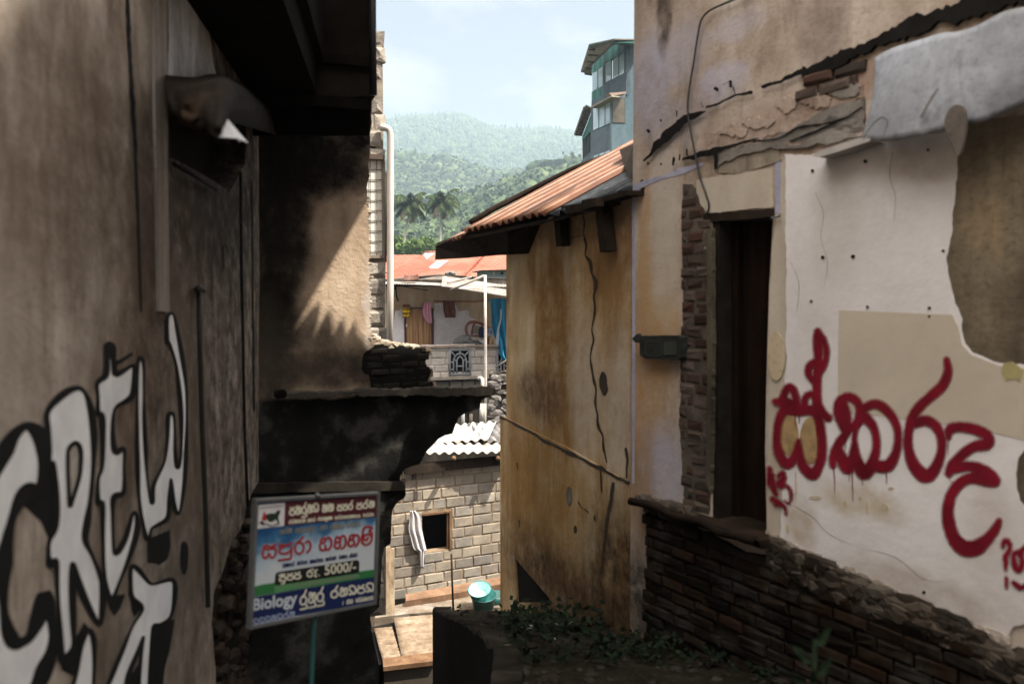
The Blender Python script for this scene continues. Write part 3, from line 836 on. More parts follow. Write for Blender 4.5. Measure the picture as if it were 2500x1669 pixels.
def glyphs(name, conv, x0, y0, x1, y1, h, n, w, mat, seed, off, bars=()):
    """rounded looping letters of an Indic script along a baseline; h in crop pixels"""
    rnd = random.Random(seed); st = []
    for i in range(n):
        a, b = (i + .08) / n, (i + .9) / n
        X = lambda t: x0 + (x1 - x0) * (a + (b - a) * t)
        Yb = lambda t: y0 + (y1 - y0) * (a + (b - a) * t)
        k = rnd.choice([0, 1, 2, 3])
        sh = {0: [(.1, .75), (.3, 1), (.5, .7), (.2, .5), (.02, .2), (.3, -.02), (.6, .1), (.62, .5), (.75, .85), (.95, .8), (1, .3), (.8, 0)],
              1: [(.15, .9), (.5, .62), (.9, .95), (.55, .6), (.95, .45), (.98, .1), (.5, -.03), (.05, .12), (.05, .5), (.4, .6)],
              2: [(.9, 1.3), (.55, .85), (.15, .65), (.03, .3), (.25, 0), (.7, 0), (.93, .35), (.75, .68), (.4, .72)],
              3: [(.05, .1), (.3, .0), (.4, .35), (.1, .6), (.15, .95), (.6, 1), (.95, .7), (.95, .2), (.7, 0), (.55, .2)]}[k]
        st.append([(*conv(X(u), Yb(u) - h * v), w) for u, v in sh])
        if i in bars:
            st.append([(*conv(X(.95), Yb(.9) + h * .1), w), (*conv(X(.95), Yb(.9) + h * .42), w), (*conv(X(.05), Yb(.1) + h * .45), w)])
    return ribbons(name, FS, st, off, mat, sg, per=4, ramp=.00008)
T = 'lettering'
glyphs(T, s1, 735, 460, 1235, 395, 135, 5, 4.2, S_CRM, 1, -.0022, (2,))
glyphs(T, s1, 1285, 408, 1485, 380, 120, 2, 4.2, S_CRM, 2, -.0022)
glyphs(T, s1, 1540, 385, 1815, 352, 105, 3, 4.0, S_CRM, 3, -.0022)
glyphs(T, s1, 1865, 358, 2175, 318, 105, 3, 4.0, S_CRM, 4, -.0022)
glyphs(T, s1, 725, 608, 1010, 575, 55, 6, 1.8, S_CRM, 5, -.0022)
glyphs(T, s1, 1040, 575, 1180, 560, 50, 3, 1.8, S_CRM, 6, -.0022)
glyphs(T, s1, 1210, 555, 1460, 530, 50, 6, 1.8, S_CRM, 7, -.0022, (3,))
glyphs(T, s1, 1500, 530, 1935, 495, 50, 9, 1.8, S_CRM, 8, -.0022)
glyphs(T, s1, 1975, 490, 2160, 470, 50, 4, 1.8, S_CRM, 9, -.0022)
S_GRY = prn('print_grey', (.2, .2, .17))
for k, (a, b, c, n) in enumerate([(570, 780, 770, 3), (835, 1200, 745, 5), (1255, 1380, 705, 2), (1425, 1665, 690, 4), (1700, 1935, 655, 3)]):
    glyphs(T, s1, a, c + 10, b, c - 20, 75, n, 2.6, S_GRY, 20 + k, -.0022)
# the big red heading, letter by letter
red = [[(300, 1010), (350, 965), (400, 1000), (440, 995), (510, 948)], [(390, 1045), (320, 1030), (287, 1100), (305, 1172), (355, 1175), (393, 1110), (425, 1172), (480, 1160), (507, 1090), (492, 1015), (430, 1030)],
       [(570, 985), (620, 948), (650, 985), (770, 930)], [(640, 990), (580, 1030), (565, 1080), (620, 1112), (700, 1095), (760, 1050), (768, 985), (770, 1100), (752, 1190), (660, 1205), (560, 1222)],
       [(965, 830), (905, 900), (845, 950), (828, 1030), (860, 1098), (920, 1105), (970, 1050), (968, 960), (915, 920)], [(1010, 925), (1060, 892), (1092, 960), (1080, 1040), (1030, 1088)],
       [(1262, 905), (1300, 850), (1342, 880), (1320, 925), (1265, 935), (1248, 1000), (1285, 1052), (1340, 1035), (1345, 970)], [(1342, 880), (1395, 835), (1440, 890), (1438, 980), (1390, 1045), (1352, 1030)],
       [(1505, 915), (1530, 835), (1580, 845), (1592, 905), (1520, 925), (1498, 985), (1545, 1022), (1592, 985), (1588, 910)], [(1592, 850), (1645, 805), (1685, 865), (1678, 965), (1622, 1025)],
       [(1745, 890), (1765, 812), (1830, 800), (1795, 865), (1740, 900), (1732, 960), (1780, 985), (1832, 935), (1812, 880)], [(1830, 805), (1885, 800), (1912, 860), (1890, 940), (1850, 985)],
       [(1965, 800), (1958, 900), (2015, 962), (2095, 930), (2128, 850), (2085, 785), (2010, 800), (1985, 860), (2035, 885), (2060, 840)], [(1975, 790), (1985, 695), (2050, 655), (2130, 672), (2085, 735), (2130, 760), (2125, 850)]]
_ge = prn('print_grey_edge', (.3, .27, .28))
for st in red:
    ribbons('heading', FS, [[(*s1(x, y), 6.0) for x, y in st]], -.0018, _ge, sg, per=6, ramp=.00006)
    ribbons('heading', FS, [[(*s1(x, y), 4.6) for x, y in st]], -.0034, S_RED, sg, per=6, ramp=.00006)
for k, (a, ya, b, yb, n) in enumerate([(620, 165, 825, 135, 4), (865, 125, 1040, 100, 4), (1080, 100, 1310, 65, 5), (1345, 60, 1525, 30, 4), (1570, 25, 1715, 5, 3), (1745, 5, 1885, -20, 3)]):
    glyphs(T, s2, a, ya, b, yb, 55, n, 2.2, S_NAVY, 40 + k, -.0022)
glyphs(T, s2, 565, 400, 935, 345, 115, 3, 3.8, S_CRM, 51, -.0040, ())
ribbons(T, FS, [[(*s2(560, 300), 3.6), (*s2(640, 280), 3.6), (*s2(590, 330), 3.6), (*s2(570, 390), 3.6), (*s2(650, 400), 3.6), (*s2(640, 440), 3.4), (*s2(600, 440), 3)],
                [(*s2(1140, 190), 3), (*s2(1050, 240), 3.4), (*s2(1045, 310), 3.4), (*s2(1105, 320), 3.4), (*s2(1120, 260), 3.4), (*s2(1070, 240), 3)],
                [(*s2(1210, 205), 3), (*s2(1150, 235), 3), (*s2(1190, 265), 3), (*s2(1155, 310), 3), (*s2(1195, 320), 3)], [(*s2(1232, 300), 3.5), (*s2(1236, 303), 3.5)]], -.0046, S_CRM, sg, per=4, ramp=.00006)
for k, (a, ya, b, yb, n) in enumerate([(820, 470, 1000, 445, 4), (1020, 440, 1270, 400, 6), (1330, 395, 1520, 365, 4), (1540, 355, 1900, 300, 8)]):
    glyphs(T, s2, a, ya + 25, b, yb + 25, 38, n, 1.3, S_GRY, 60 + k, -.0031)
glyphs(T, s2, 905, 800, 1330, 715, 175, 3, 4.2, S_CRM, 71, -.0031, (0, 1, 2))
glyphs(T, s2, 1425, 680, 2170, 560, 140, 5, 4.2, S_CRM, 73, -.0031, ())
glyphs(T, s2, 120, 1140, 830, 990, 95, 7, 2.6, prn('print_pale_blue', (.3, .36, .5)), 75, -.0031)
for k, (a, ya, b, yb, n) in enumerate([(1700, 785, 1810, 765, 3), (1850, 755, 2150, 705, 8)]):
    glyphs(T, s2, a, ya, b, yb, 62, n, 1.6, S_CRM, 80 + k, -.0031)
ribbons(T, FS, [[(*s2(1640, 740), 1.4), (*s2(1636, 800), 1.4)]], -.0034, S_CRM, sg)

def text_quad(s, q, off, mat, bold=.02):
    """latin lettering stretched into the four photo corners q (tl, tr, br, bl)"""
    cu = bpy.data.curves.new('t', 'FONT'); cu.body = s; cu.offset = bold; cu.resolution_u = 3
    ob = bpy.data.objects.new('t', cu); COL.objects.link(ob)
    bpy.context.view_layer.update()
    me = ob.to_mesh()
    vs = [v.co.copy() for v in me.vertices]; fs = [tuple(p.vertices) for p in me.polygons]
    ob.to_mesh_clear(); bpy.data.objects.remove(ob); bpy.data.curves.remove(cu)
    xs = [v.x for v in vs]; ys = [v.y for v in vs]
    x0, x1, y0, y1 = min(xs), max(xs), min(ys), max(ys)
    V = []
    for v in vs:
        a, b = (v.x - x0) / (x1 - x0), 1 - (v.y - y0) / (y1 - y0)
        V.append(FS.p(*[(q[0][i] * (1 - a) + q[1][i] * a) * (1 - b) + (q[3][i] * (1 - a) + q[2][i] * a) * b for i in (0, 1)], off))
    return part(T, V, fs, mat, sg)
text_quad('Biology', P2((125, 700), (870, 565), (868, 850), (118, 965)), -.0034, S_WH, .025)
text_quad('5000/-', P2((1330, 128), (1865, 62), (1860, 225), (1330, 300)), -.0044, S_CRM, .02)
tube('post', [FS.p(772, 1490, .03), FS.p(766, 1540, .03), FS.p(762, 1620, .03), FS.p(758, 1760, .03), FS.p(756, 2000, .03)], .0115, flat('teal_paint', (.02, .085, .085), .5, .4), sg)
tube('bolt', [FS.p(775, 1208, -.02), FS.p(775, 1208, .03)], .012, M_FR, sg)

# ================================================================ TALL RUINED FACADE ON THE RIGHT
LIL = (.42, .41, .5)
M_RW = streaky('peeling_plaster', [(.28, (.22, .165, .12)), (.45, (.385, .31, .25)), (.6, (.49, .415, .355)), (.75, (.6, .53, .47))], 2.6, 1.2, 1, bump=.6, mw=.5,
               pale=((.6, .53, .48), .62, .6), dark=((.12, .095, .072), .54, .7),
               blobs=[bl(FR, 1585, 200, 45, 110, LIL, .75), bl(FR, 1660, 130, 60, 70, LIL, .6), bl(FR, 1760, 200, 60, 45, LIL, .75), bl(FR, 1800, 60, 70, 30, LIL, .5), bl(FR, 1640, 300, 80, 60, LIL, .35),
                      bl(FR, 1620, 40, 16, 95, (.07, .055, .045), .95), bl(FR, 2010, 60, 60, 110, (.16, .12, .095), .8), bl(FR, 1900, 300, 160, 60, (.3, .22, .18), .6), bl(FR, 2060, 210, 90, 60, (.22, .1, .06), .75),
                      bl(FR, 1575, 640, 16, 190, (.34, .17, .06), .95), bl(FR, 1625, 780, 40, 60, (.4, .25, .11), .8), bl(FR, 1580, 900, 60, 200, (.36, .21, .09), .9), bl(FR, 1600, 640, 50, 160, (.42, .3, .17), .7), bl(FR, 1620, 560, 35, 190, (.47, .43, .38), .7),
                      bl(FR, 1615, 1150, 55, 110, (.33, .33, .4), .8), bl(FR, 1565, 1180, 30, 160, (.3, .17, .07), .7),
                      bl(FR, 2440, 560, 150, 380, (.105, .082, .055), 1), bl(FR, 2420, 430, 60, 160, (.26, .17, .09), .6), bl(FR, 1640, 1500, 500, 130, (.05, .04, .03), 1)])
rb = root('ruined_facade', 'tall peeling plaster facade on the right with a dark doorway and red graffiti', 'building', frame=FR)
uR = FR.l(4300, HY)[0]
ztop = 10.7
u_corner, _ = FR.l(1543, HY)
outer = [(u_corner, ztop), (uR, ztop), (uR, -3.6), FR.l(2700, 1760), FR.l(2440, 1600), FR.l(1885, 1345), FR.l(1600, 1240), (u_corner + .05, FR.l(1562, 1215)[1]), (u_corner + .05, -3.6), (u_corner, -3.6)]
# keep it simple and robust: full wall, the bricks of the footing stand in front of it
uR += 9.0
u_st = FR.l(1640, HY)[0]
outer = [(u_corner, 3.3), (u_st, 3.3), (u_st, ztop), (uR, ztop), (uR, -4.0), (u_corner, -4.0)]
DOOR = [(1738, 528), (1738, 1262), (1752, 1268), (1868, 1302), (1872, 1288), (1868, 1100), (1872, 900), (1878, 700), (1886, 560), (1889, 512), (1720, 520)]
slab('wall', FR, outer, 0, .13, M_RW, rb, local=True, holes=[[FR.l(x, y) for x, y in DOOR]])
# body of the building behind it
B = [FR.w(u_corner + .02, .35, 0), FR.w(uR, .35, 0), FR.w(uR, 5.5, 0), FR.w(u_corner + .02, 5.5, 0)]
B = [FR.w(u_corner + .0, .342, 0), FR.w(uR, .342, 0), FR.w(uR, 2.4, 0)]
M_LINTEL_ = flat('jamb_wood', (.012, .009, .007), .9, .1, var=.5)
M_DOOR = streaky('dark_door_wood', [(.35, (.006, .004, .003)), (.55, (.014, .008, .005)), (.75, (.028, .014, .009))], 14, .6, rough=.6)
slab('door', FR, [(1700, 480), (1700, 1340), (1800, 1340), (1800, 480)], .14, .19, M_DOOR, rb)
slab('door', FR, [(1802, 480), (1802, 1360), (1930, 1400), (1930, 480)], .2, .25, M_DOOR, rb)
slab('door_jamb', FR, [(1737, 524), (1756, 523), (1756, 1272), (1737, 1264)], .008, .12, M_LINTEL_, rb, jag=.002, step=.04)
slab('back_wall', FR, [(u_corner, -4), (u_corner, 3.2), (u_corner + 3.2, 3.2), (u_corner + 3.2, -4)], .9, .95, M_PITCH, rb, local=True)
fbox('side_wall', FR, u_corner, u_corner + .12, .131, .9, -4, 3.28, M_RW, rb)
tube('door_hasp', [FR.p(1722, 606, -.02), FR.p(1735, 612, -.03), FR.p(1742, 622, .05)], .014, flat('old_iron', (.12, .11, .1), .5, .4), rb)
M_LINTEL = flat('lintel_wood', (.025, .018, .013), .9, var=.4)
slab('lintel', FR, [(1715, 521), (1890, 509), (1890, 528), (1718, 544)], -.004, .2, M_LINTEL, rb, jag=.003, step=.03)

# plaster render layers of different age, each standing a little proud of the one below
M_CREAM = streaky('cream_render', [(.3, (.38, .32, .255)), (.55, (.47, .41, .335)), (.75, (.54, .48, .4))], 3, 1.5, 3, dark=((.3, .2, .12), .62, .5), bump=.2, spk=.15)
M_WHR = streaky('white_render', [(.3, (.58, .55, .54)), (.5, (.66, .63, .625)), (.72, (.73, .71, .71))], 1.2, .9, 5, pale=((.7, .68, .69), .6, .5), dark=((.5, .45, .41), .7, .3), bump=.3, fine=20, spk=.1, blobs=[bl(FR, 2100, 1225, 110, 40, (.44, .35, .23), .75), bl(FR, 2280, 390, 160, 50, (.4, .35, .3), .7), bl(FR, 2250, 1450, 240, 60, (.36, .3, .25), .7), bl(FR, 1960, 1280, 40, 60, (.4, .32, .23), .8), bl(FR, 2040, 560, 60, 130, (.5, .46, .42), .6), bl(FR, 2420, 1300, 60, 120, (.48, .42, .38), .6)])
M_BEIGE = streaky('beige_paint', [(.3, (.43, .37, .3)), (.6, (.5, .435, .355)), (.8, (.56, .49, .41))], 1.0, 1.0, 6, bump=.12, fine=20, spk=.1)
M_YEL = streaky('yellow_cream', [(.3, (.42, .32, .19)), (.6, (.5, .42, .3)), (.8, (.55, .48, .38))], 3, 1, 2, bump=.15)
slab('cream_render', FR, [(1700, 438), (1760, 428), (1885, 410), (1888, 505), (1800, 514), (1728, 520), (1712, 500), (1700, 470)], -.006, .001, M_CREAM, rb, jag=.007, step=.02, seed=1)
slab('cream_strip', FR, [(1908, 392), (1925, 380), (1925, 700), (1922, 1000), (1915, 1200), (1915, 1326), (1882, 1308), (1874, 1290), (1875, 1100), (1878, 860), (1885, 600), (1894, 540), (1900, 420)], -.005, .001, M_CREAM, rb, jag=.004, step=.05, seed=3)
WH = [(1915, 376), (1970, 378), (2060, 364), (2200, 340), (2330, 318), (2338, 400), (2333, 470), (2322, 560), (2310, 640), (2322, 700), (2330, 740), (2345, 780), (2350, 830), (2372, 860), (2400, 872), (2440, 886), (2490, 890), (2560, 900), (2760, 905), (2760, 1030), (2520, 1080), (2500, 1095), (2484, 1130), (2480, 1170), (2490, 1220), (2520, 1260), (2760, 1300), (2760, 1560), (2520, 1520), (2470, 1530), (2455, 1560), (2432, 1580), (2380, 1540), (2250, 1480), (2100, 1415), (1980, 1360), (1905, 1326), (1910, 1200), (1918, 1000), (1920, 700), (1918, 500)]
slab('white_render', FR, WH, -.012, .001, M_WHR, rb, jag=.007, step=.022, seed=6)
slab('beige_patch', FR, [(2048, 757), (2180, 762), (2325, 768), (2340, 800), (2348, 840), (2372, 866), (2440, 892), (2560, 905), (2760, 905), (2760, 1100), (2500, 1074), (2400, 1050), (2250, 1030), (2130, 1012), (2046, 1010), (2046, 900)], -.0135, -.011, M_BEIGE, rb, jag=.0015, step=.08, seed=2)
for q in [(1895, 870, 22, 60), ]:
    slab('ochre_stain', FR, [(q[0] + q[2] * math.cos(t * .5), q[1] + q[3] * math.sin(t * .5)) for t in range(13)], -.0145, -.011, M_YEL, rb)
M_OCH = flat('ochre_wash', (.34, .23, .11), .8, var=.3, scale=14)
for cx, cy, rx, ry in [(1925, 1060, 24, 52), (1979, 1075, 27, 58)]:
    slab('ochre_stain', FR, [(cx + rx * math.cos(t * .3), cy + ry * math.sin(t * .3)) for t in range(21)], -.0145, -.011, M_OCH, rb)
for k, (x, y, rx, ry) in enumerate([(2063, 1230, 5, 9), (2118, 1240, 4, 16), (2160, 1238, 9, 10), (1923, 1290, 5, 12), (1943, 1190, 2.5, 45), (2175, 1192, 7, 4), (2100, 1215, 4, 6), (1990, 1215, 16, 5)]):
    slab('ochre_stain', FR, [(x + rx * math.cos(t * .7), y + ry * math.sin(t * .7)) for t in range(9)], -.0139, -.011, M_YEL, rb, jag=.003, step=.01, seed=k)
M_GRYR = streaky('bared_grey_render', [(.28, (.06, .046, .03)), (.45, (.12, .095, .065)), (.6, (.19, .15, .1)), (.75, (.3, .21, .12))], 3.4, .6, 3, dark=((.035, .028, .02), .56, .8), bump=.9, mw=.6)
slab('bared_grey_render', FR, [(2322, 300), (2780, 250), (2780, 920), (2560, 915), (2440, 900), (2370, 880), (2335, 850), (2325, 790), (2296, 700), (2290, 620), (2305, 480)], -.0095, .001, M_GRYR, rb)
slab('bared_grey_render', FR, [(2478, 1060), (2780, 1020), (2780, 1310), (2530, 1275), (2480, 1230), (2465, 1140)], -.0095, .001, M_GRYR, rb)
M_HAIR = flat('hairline', (.2, .17, .15), .95, .1)
for k, st in enumerate([[(1990, 470, .8), (2010, 520, 1.2), (2004, 580, .8), (2020, 640, 1), (2012, 700, .6)], [(2180, 372, 1), (2172, 430, 1.3), (2186, 480, .8), (2182, 540, .6)], [(1930, 1230, 1), (1985, 1262, 1.2), (2020, 1300, .8), (2080, 1330, .7)], [(2300, 1130, .8), (2330, 1200, 1.2), (2322, 1260, .8)], [(2120, 1340, .7), (2190, 1362, 1.2), (2250, 1410, 1), (2300, 1420, .6)], [(1930, 640, .8), (1950, 690, 1), (1946, 760, .7)]]):
    ribbons('hairline_crack', FR, [st], -.0138, M_HAIR, rb, rough=.7)
slab('yellow_remnant', FR, [(2450, 888), (2470, 882), (2485, 890), (2500, 905), (2490, 930), (2470, 925), (2455, 930), (2446, 905)], -.016, -.010, flat('mustard', (.3, .26, .12), .9), rb, jag=.004, step=.01)
# lilac strip and bracket beside the lintel
M_LIL = streaky('lilac_paint', [(.3, (.27, .26, .33)), (.6, (.38, .38, .48)), (.8, (.46, .46, .55))], 4, 2, 3)
slab('lilac_strip', FR, [(1893, 398), (1905, 392), (1906, 440), (1904, 520), (1893, 522), (1892, 450)], -.0075, .001, M_LIL, rb)
tube('bracket', [FR.p(1884, 532, -.02), FR.p(1903, 528, -.03), FR.p(1905, 518, -.02)], .007, flat('pale_iron', (.3, .29, .28), .5, .4), rb)
slab('lilac_strip', FR, [(1546, 452), (1600, 432), (1660, 414), (1712, 396), (1716, 404), (1665, 424), (1600, 444), (1546, 468)], -.003, .001, M_LIL, rb, jag=.008, step=.03)
slab('lilac_strip', FR, [(1543, 470), (1549, 466), (1550, 900), (1548, 1180), (1543, 1180)], -.003, .001, M_LIL, rb, jag=.002, step=.04)

# horizontal break in the masonry: grey mortar band, exposed brick, black cracks
M_MORT = streaky('grey_mortar', [(.3, (.1, .09, .08)), (.55, (.2, .18, .16)), (.75, (.3, .28, .25))], 2, 3, 3, bump=.9)
M_CRK = flat('crack_black', (.012, .011, .01), .98, var=.3)
slab('mortar_band', FR, [(1748, 372), (1840, 352), (1900, 330), (1960, 300), (2010, 272), (2060, 250), (2112, 240), (2106, 330), (2040, 345), (1960, 360), (1910, 366), (1880, 360), (1820, 372), (1760, 400), (1748, 408)], -.02, .001, M_MORT, rb, jag=.014, step=.03, seed=5)
slab('mortar_band', FR, [(1752, 395), (1880, 362), (1905, 352), (1908, 392), (1880, 404), (1840, 412), (1790, 424), (1752, 420)], -.009, .001, streaky('stained_render', [(.3, (.16, .13, .1)), (.5, (.27, .23, .18)), (.7, (.36, .31, .24))], 9, 1.5, 6, dark=((.08, .06, .045), .55, .7)), rb, jag=.008, step=.03, seed=15)
M_RBR = isl('red_brick', [(.03, .018, .014), (.07, .036, .026), (.06, .042, .034), (.11, .085, .07), (.035, .03, .026)], gk=.85)
pol = [FR.l(x, y) for x, y in [(1935, 215), (2010, 175), (2125, 145), (2112, 190), (2060, 215), (2010, 235), (1950, 240)]]
blocks('exposed_brick', FR, pol, .2, .07, .014, -.022, .02, M_RBR, rb, jit=.008, tilt=.004, seed=3, broken=.6)
M_PINKP = streaky('bared_undercoat', [(.3, (.2, .14, .11)), (.5, (.33, .25, .2)), (.7, (.45, .36, .31))], 5, 5, 9, dark=((.08, .06, .05), .55, .7), bump=1.0)
slab('bared_undercoat', FR, [(1700, 345), (1740, 320), (1800, 300), (1860, 275), (1920, 245), (2000, 240), (2060, 238), (2110, 205), (2112, 240), (2060, 255), (2000, 280), (1950, 308), (1880, 335), (1800, 352), (1740, 366), (1690, 375)], -.006, .001, M_PINKP, rb, jag=.016, step=.02, seed=8)
for k, (x, y, w, h) in enumerate([(1920, 255, 26, 22), (1990, 248, 40, 18), (2060, 222, 38, 20), (1850, 300, 40, 12), (1790, 325, 36, 10), (2050, 300, 50, 18), (2090, 320, 22, 14), (1935, 350, 22, 10)]):
    slab('plaster_flake', FR, [(x - w, y + 3), (x - w * .6, y - h * .8), (x + w * .2, y - h), (x + w, y - h * .6), (x + w * .8, y + h * .5), (x, y + h)], -.014 - .006 * (k > 4), .001, [M_RW, M_PINKP, M_MORT][k % 3], rb, jag=.012, step=.012, seed=k)
ribbons('crack', FR, [[(1572, 392, 5), (1590, 375, 8), (1600, 358, 16), (1625, 335, 22), (1655, 305, 20), (1680, 288, 20), (1712, 276, 10), (1722, 272, 3)],
                      [(1725, 262, 5), (1750, 255, 7), (1775, 243, 6), (1800, 232, 5), (1835, 226, 7)], [(1862, 212, 9), (1880, 205, 8), (1905, 200, 7), (1920, 190, 10), (1940, 182, 12), (1962, 170, 16)],
                                            [(1668, 390, 6), (1690, 383, 12), (1720, 376, 14), (1755, 366, 12), (1800, 352, 6), (1850, 338, 4)], [(1745, 370, 12), (1748, 395, 9), (1746, 412, 5)],
                      [(1840, 345, 4), (1900, 338, 4), (1950, 312, 5), (2000, 305, 6), (2060, 290, 5), (2105, 262, 4)], [(1930, 345, 4), (2000, 318, 6), (2040, 300, 4)],
                      [(1716, 262, 2), (1712, 250, 2)], [(1747, 217, 10), (1750, 219, 10)], [(1783, 200, 8), (1784, 210, 9)], [(1790, 213, 2), (1796, 232, 2)], [(1765, 207, 1.5), (1780, 200, 1.5)],
                      [(1582, 319, 8), (1584, 321, 8)], [(1613, 293, 5), (1614, 295, 5)], [(1652, 272, 4), (1652, 285, 3)], [(1645, 385, 5), (1643, 402, 6)], [(1677, 365, 4), (1677, 378, 5)], [(1613, 400, 4), (1614, 402, 4)], [(1582, 398, 5), (1582, 400, 5)], [(1660, 378, 4), (1658, 390, 4)]],
        -.024, M_CRK, rb, rough=.75, per=6, ramp=.0004)
slab('crack', FR, [(1948, 178), (1975, 160), (2020, 140), (2060, 122), (2110, 104), (2160, 76), (2220, 46), (2290, 18), (2360, 0), (2450, -26), (2600, -62), (2900, -130), (2900, -80), (2600, -12), (2500, 16), (2440, 20), (2390, 34), (2340, 44), (2290, 62), (2240, 78), (2180, 104), (2130, 128), (2080, 148), (2030, 170), (1990, 178), (1960, 186)], -.026, .001, M_CRK, rb, jag=.02, step=.018, seed=21)
pts = [(1568 + 7 * math.cos(t * .5), 453 + 15 * math.sin(t * .5)) for t in range(13)]
slab('hole', FR, pts, -.002, .02, M_CRK, rb)
for x, y, r in [(2008, 628, 4.5), (2082, 626, 5), (1980, 735, 3.2), (2268, 752, 4), (2117, 749, 3.5), (2112, 394, 5), (2265, 366, 3.5), (1983, 417, 4), (2302, 612, 3.5), (2255, 1445, 4), (2268, 772, 3)]:
    slab('nail_hole', FR, [(x + r * math.cos(t * .9), y + r * math.sin(t * .9)) for t in range(7)], -.0165, -.012, M_CRK, rb)
# electrical cable drooping down the facade
M_CABLE = flat('cable_black', (.03, .028, .025), .6)
tube('cable', [FR.p(x, y, o) for x, y, o in spline([(1850, -30, -.03), (1800, -4, -.03), (1762, 12, -.03), (1730, 28, -.03), (1712, 50, -.03), (1703, 90, -.03), (1694, 150, -.03), (1684, 210, -.03), (1679, 270, -.035), (1688, 330, -.035), (1700, 390, -.03), (1708, 430, -.03), (1722, 470, -.03), (1731, 500, -.02), (1727, 520, -.02)], 5)], .0065, M_CABLE, rb)

# sagging sheet of grey metal hooked over the upper right
M_SHEET = streaky('dented_grey_sheet', [(.3, (.15, .155, .165)), (.5, (.24, .25, .27)), (.72, (.36, .385, .43))], 1.5, 1.2, 4, dark=((.13, .11, .095), .54, .75), rough=.6, bump=.5)
ms = root('metal_sheet', 'pale grey dented metal sheet sagging across the top right of the facade', 'metal sheet', loc=FR.p(2300, 250, -.2))
topl = spline([(2136, 142, -.05), (2180, 118, -.07), (2240, 100, -.1), (2300, 82, -.12), (2340, 78, -.13), (2390, 62, -.12), (2450, 30, -.12), (2520, 12, -.12), (2640, -30, -.12)], 6)
botl = spline([(2104, 338, -.09), (2150, 346, -.17), (2190, 340, -.2), (2250, 330, -.22), (2300, 320, -.2), (2345, 308, -.2), (2400, 295, -.2), (2470, 268, -.16), (2640, 180, -.12)], 6)
V, Fs = [], []
nrow = 14
for i in range(len(topl)):
    a, b = Vector(topl[i]), Vector(botl[i])
    for j in range(nrow + 1):
        t = j / nrow
        q = a.lerp(b, t)
        q.x += 10 * math.sin(t * 3) * (1 - i / len(topl))
        V.append(FR.p(q.x, q.y, q.z - .02 * math.sin(t * math.pi) + .010 * abs(noise.noise(Vector((i * .3, j * .5, 3)))) + .012 * abs(noise.noise(Vector((i * .7, j * .9, 6)))) + .006 * noise.noise(Vector((i * 1.9, j * 1.7, 8)))))
for i in range(len(topl) - 1):
    for j in range(nrow):
        a = i * (nrow + 1) + j
        Fs.append((a, a + 1, a + nrow + 2, a + nrow + 1))
solid(part('sheet', V, Fs, M_SHEET, ms, True), .006)
M_FLAP = streaky('brown_flap', [(.3, (.05, .042, .035)), (.6, (.13, .11, .095)), (.8, (.2, .17, .15))], 3, 2)
pts = [(2334, 256), (2352, 262), (2358, 290), (2355, 330), (2345, 372), (2336, 378), (2325, 350), (2308, 318), (2306, 290), (2318, 266)]
slab('hanging_flap', FR, [(a, b) for a, b, _ in spline([(x, y, 0) for x, y in pts], 4, True)], -.27, -.255, M_FLAP, ms)
for _s in [[(2108, 340, 3), (2120, 318, 3), (2135, 300, 4), (2152, 288, 5), (2166, 296, 4), (2162, 318, 3), (2158, 338, 3)], [(2250, 285, 8), (2262, 262, 7), (2276, 238, 6), (2290, 218, 4)]]: ribbons('painted_crease', FR, [_s], -.235, flat('crease_shade', (.14, .13, .12), .8), ms, rough=.4)  # dark ribbons paint the shading of two folds in the sheet
sh = root('wall_shelf', 'broken pale ledge strip sticking out under the grey metal sheet', 'ledge', frame=FR)
slab('ledge', FR, [(1982, 382), (2000, 368), (2100, 336), (2122, 338), (2124, 344), (2060, 366), (2000, 384)], -.13, -.014, flat('chalky_ledge', (.38, .35, .33), .85), sh)

# meter box on the wall
bx = root('meter_box', 'blackened meter box fixed to the facade left of the doorway', 'meter box', frame=FR)
M_BOX = flat('charred_box', (.014, .016, .013), .7, .3, var=.4, scale=20)
slab('case', FR, [(1560, 818), (1572, 820), (1655, 818), (1660, 824), (1661, 872), (1655, 879), (1575, 875), (1563, 868)], -.07, -.001, M_BOX, bx, jag=.003, step=.02)
slab('bent_flange', FR, [(1542, 826), (1552, 818), (1556, 814), (1560, 822), (1562, 836), (1550, 836)], -.08, -.05, M_BOX, bx, jag=.003, step=.01)
slab('window', FR, [(1620, 834), (1650, 833), (1650, 866), (1621, 866)], -.076, -.07, flat('box_glass', (.03, .032, .025), .3, .5), bx)
ribbons('rim', FR, [[(1578, 834, 3), (1612, 834, 3), (1612, 866, 3), (1578, 864, 3), (1578, 834, 3)]], -.075, flat('rim', (.03, .032, .028), .6), bx)

M_BED = streaky('grimy_mortar', [(.3, (.04, .034, .027)), (.55, (.09, .075, .06)), (.75, (.16, .135, .11))], 5, 5, 3, bump=.9)
# raw brick edge of the doorway
pol = [FR.l(x, y) for x, y in [(1668, 448), (1690, 452), (1706, 470), (1714, 510), (1737, 528), (1738, 640), (1738, 900), (1736, 1100), (1734, 1250), (1700, 1250), (1672, 1240), (1664, 1130), (1660, 1000), (1664, 900), (1668, 700), (1664, 560)]]
slab('broken_plaster_bed', FR, pol, -.0015, .001, M_BED, rb, local=True, jag=.008, step=.03)
blocks('exposed_brick', FR, pol, .15, .078, .016, -.008, .02, M_RBR, rb, jit=.004, tilt=.006, ch=.005, seed=11, broken=1.2, drop=.06)
slab('plaster_reveal', FR, [(1724, 560), (1736, 556), (1738, 800), (1736, 1050), (1733, 1200), (1722, 1180), (1726, 900)], -.036, 0, streaky('mossy_plaster', [(.3, (.03, .027, .018)), (.55, (.075, .065, .045)), (.75, (.13, .11, .07))], 6, 2, 1), rb, jag=.006, step=.02)

